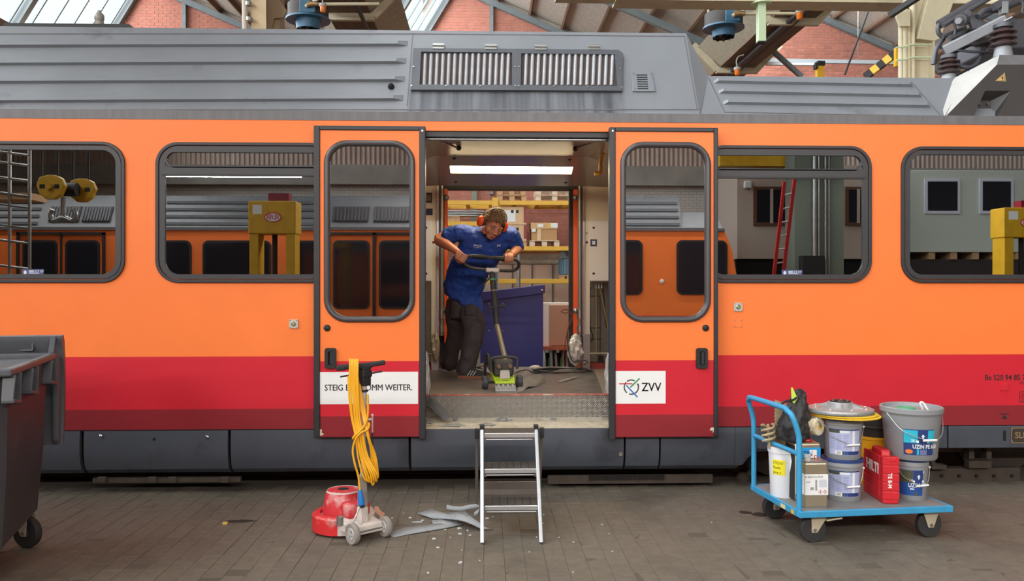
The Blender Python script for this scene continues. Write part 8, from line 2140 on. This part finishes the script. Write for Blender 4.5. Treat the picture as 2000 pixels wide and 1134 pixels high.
# upstairs office, pillar with pipes, red ladder
k = 15.0
M_OFF = mat('office_wall', S(186, 170, 156), .8)
of = empty('workshop_office', (MW(1560, 450, k).x, -k, 0), 0, 'raised beige workshop office mirrored in the window right of the doors', 'office')
z0, z1 = MW(1560, 505, k).z, MW(1560, 322, k).z; x0, x1 = MW(1440, 450, k).x, MW(1745, 450, k).x
MB().box(x0, x1, -k - 3, -k, z0, z1).build('office_box', M_OFF, of); MB().box(x0, x1, -k - 3, -k - .1, 0, z0).build('dark_base', M_DARK, of)
for a, b in ((1471, 1541), (1650, 1700)):
    A_, B_ = MW(a, 440, k), MW(b, 365, k); w = MB().box(A_.x, B_.x, -k, -k + .06, A_.z, B_.z).build('office_window', mat('brown_frame', S(96, 64, 46), .6), of)
    m_ = (A_.x + B_.x) / 2
    for u, v in ((A_.x + .08, m_ - .04), (m_ + .04, B_.x - .08)): MB().box(u, v, -k + .06, -k + .065, A_.z + .08, B_.z - .08).build('pane', M_OWIN, w)
    MB().box(m_ - .05, m_ + .03, -k + .06, -k + .075, A_.z + .06, B_.z - .06).build('mullion', M_OFF, w)
c = MW(1459, 361, k); MB().box(c.x - .1, c.x + .1, -k, -k + .1, c.z - .1, c.z + .1).build('wall_lamp', M_WHITE, of, bevel=.03)
k = 12.5
pl = empty('pipe_pillar', (MW(1600, 450, k).x, -k, 0), 0, 'dark green pillar with silver pipes mirrored in the window right of the doors', 'pillar')
MB().box(MW(1552, 450, k).x, MW(1648, 450, k).x, -k - .6, -k, 0, 7).build('pillar_shaft', mat('pillar_green', S(104, 112, 100), .7), pl)
for px, r in ((1588, .055), (1596, .035), (1609, .03), (1616, .02)): x = MW(px, 450, k).x; MB().cyl((x, -k + .1, .9), (x, -k + .1, 7), r, n=10).build('pipe', M_STEEL, pl, smooth=50)
A_, B_ = MW(1560, 535, k), MW(1602, 500, k); MB().box(A_.x, B_.x, -k, -k + .25, A_.z, B_.z).build('control_box', M_BLACK, pl)
k = 11.5
la = empty('red_ladder', MW(1525, 560, k), 0, 'red ladder leaning upright, mirrored in the window right of the doors', 'ladder'); la.location.z = 0
rails = []
for (b0, t0) in (((1512, 535), (1532, 355)), ((1530, 535), (1552, 350))):
    B_, T_ = MW(*b0, k), MW(*t0, k); d = (B_ - T_); B_ = T_ + d * (T_.z / (T_.z - B_.z)); MB().bar(B_, T_, .07, .05).build('rail', mat('ladder_red', S(170, 36, 34), .5), la); rails.append((B_, T_))
for i in range(12): t = (i + 1) / 13; MB().cyl(rails[0][0].lerp(rails[0][1], t), rails[1][0].lerp(rails[1][1], t), .018, n=8).build('rung', M_ALU, la)
# site cabin on timber blocks
k = 15.5
cb = empty('site_cabin', (MW(1900, 450, k).x, -k, 0), 0, 'pale grey cabin with two windows mirrored in the window at the right', 'cabin')
z0, z1 = MW(1890, 492, k).z, MW(1890, 332, k).z; x0, x1 = MW(1768, 450, k).x, MW(2160, 450, k).x
M_CAB = mat('cabin_grey', S(196, 202, 190), .6)
MB().box(x0, x1, -k - 2.4, -k, z0, z1).build('cabin_shell', M_CAB, cb, bevel=.03); MB().box(x0, x1, -k - .02, -k + .03, z0, z0 + .09).build('bottom_rail', M_CAB, cb)
for a, b in ((1805, 1874), (1912, 1978)):
    A_, B_ = MW(a, 417, k), MW(b, 349, k); w = MB().box(A_.x, B_.x, -k, -k + .04, A_.z, B_.z).build('cabin_window', mat('lilac_frame', S(214, 214, 226), .5), cb)
    MB().box(A_.x + .08, B_.x - .08, -k + .04, -k + .045, A_.z + .08, B_.z - .08).build('pane', M_OWIN, w)
for px in (1820, 1863, 1906, 1948, 1990): x = MW(px, 500, k).x; MB().box(x - .09, x + .09, -k - 1, -k + .0, z0 - .2, z0).build('timber_block', M_WOOD, cb)
MB().box(x0, x1, -k - 2.4, -k - .05, 0, z0 - .2).build('dark_plinth', mat('plinth_dark', S(60, 50, 50), .8), cb)
# yellow overhead crane girder
k = 13.5; a, b = MW(1402, 318, k), MW(1536, 318, k)
tag(MB().box(a.x, b.x, -k - .2, -k + .2, a.z - .1, a.z + .5).build('crane_girder', M_JACK), 'yellow crane girder mirrored at the top of the window right of the doors', 'crane girder')
# low strip light shows in the panes; the four higher ones are added fill
for i, (p0, p1, py, z) in enumerate(((-700, -200, 250, 5.2), (-150, 350, 250, 5.2), (700, 1200, 250, 5.2), (1250, 1750, 250, 5.2), (325, 590, 346, 4.08))):
    a, b = MW(p0, py, 11.8), MW(p1, py, 11.8)
    f = empty('strip_light', ((a.x + b.x) / 2, -11.8, z), 0, 'white strip light hung over the opposite railcar, ' + ['added as fill light, first from the left', 'added as fill light, second from the left', 'added as fill light, second from the right', 'added as fill light, last on the right', 'the low one mirrored left of the doors'][i], 'light', 'strip lights behind the camera')
    MB().box(a.x, b.x, -11.88, -11.76, z, z + .07).build('light_housing', M_WHITE, f); MB().cyl(((a.x + b.x) / 2, -11.8, z + .07), ((a.x + b.x) / 2, -11.8, 8.0), .012, n=6).build('hanger_rod', M_STEEL, f)
    l = daylight('tube_light', Vector(((a.x + b.x) / 2, -11.75, z - .03)), b.x - a.x, .12 if i < 4 else .05, 330 if i < 4 else 60, (0, .8, -.6), (1.0, .97, .92)); set_parent(l, f)
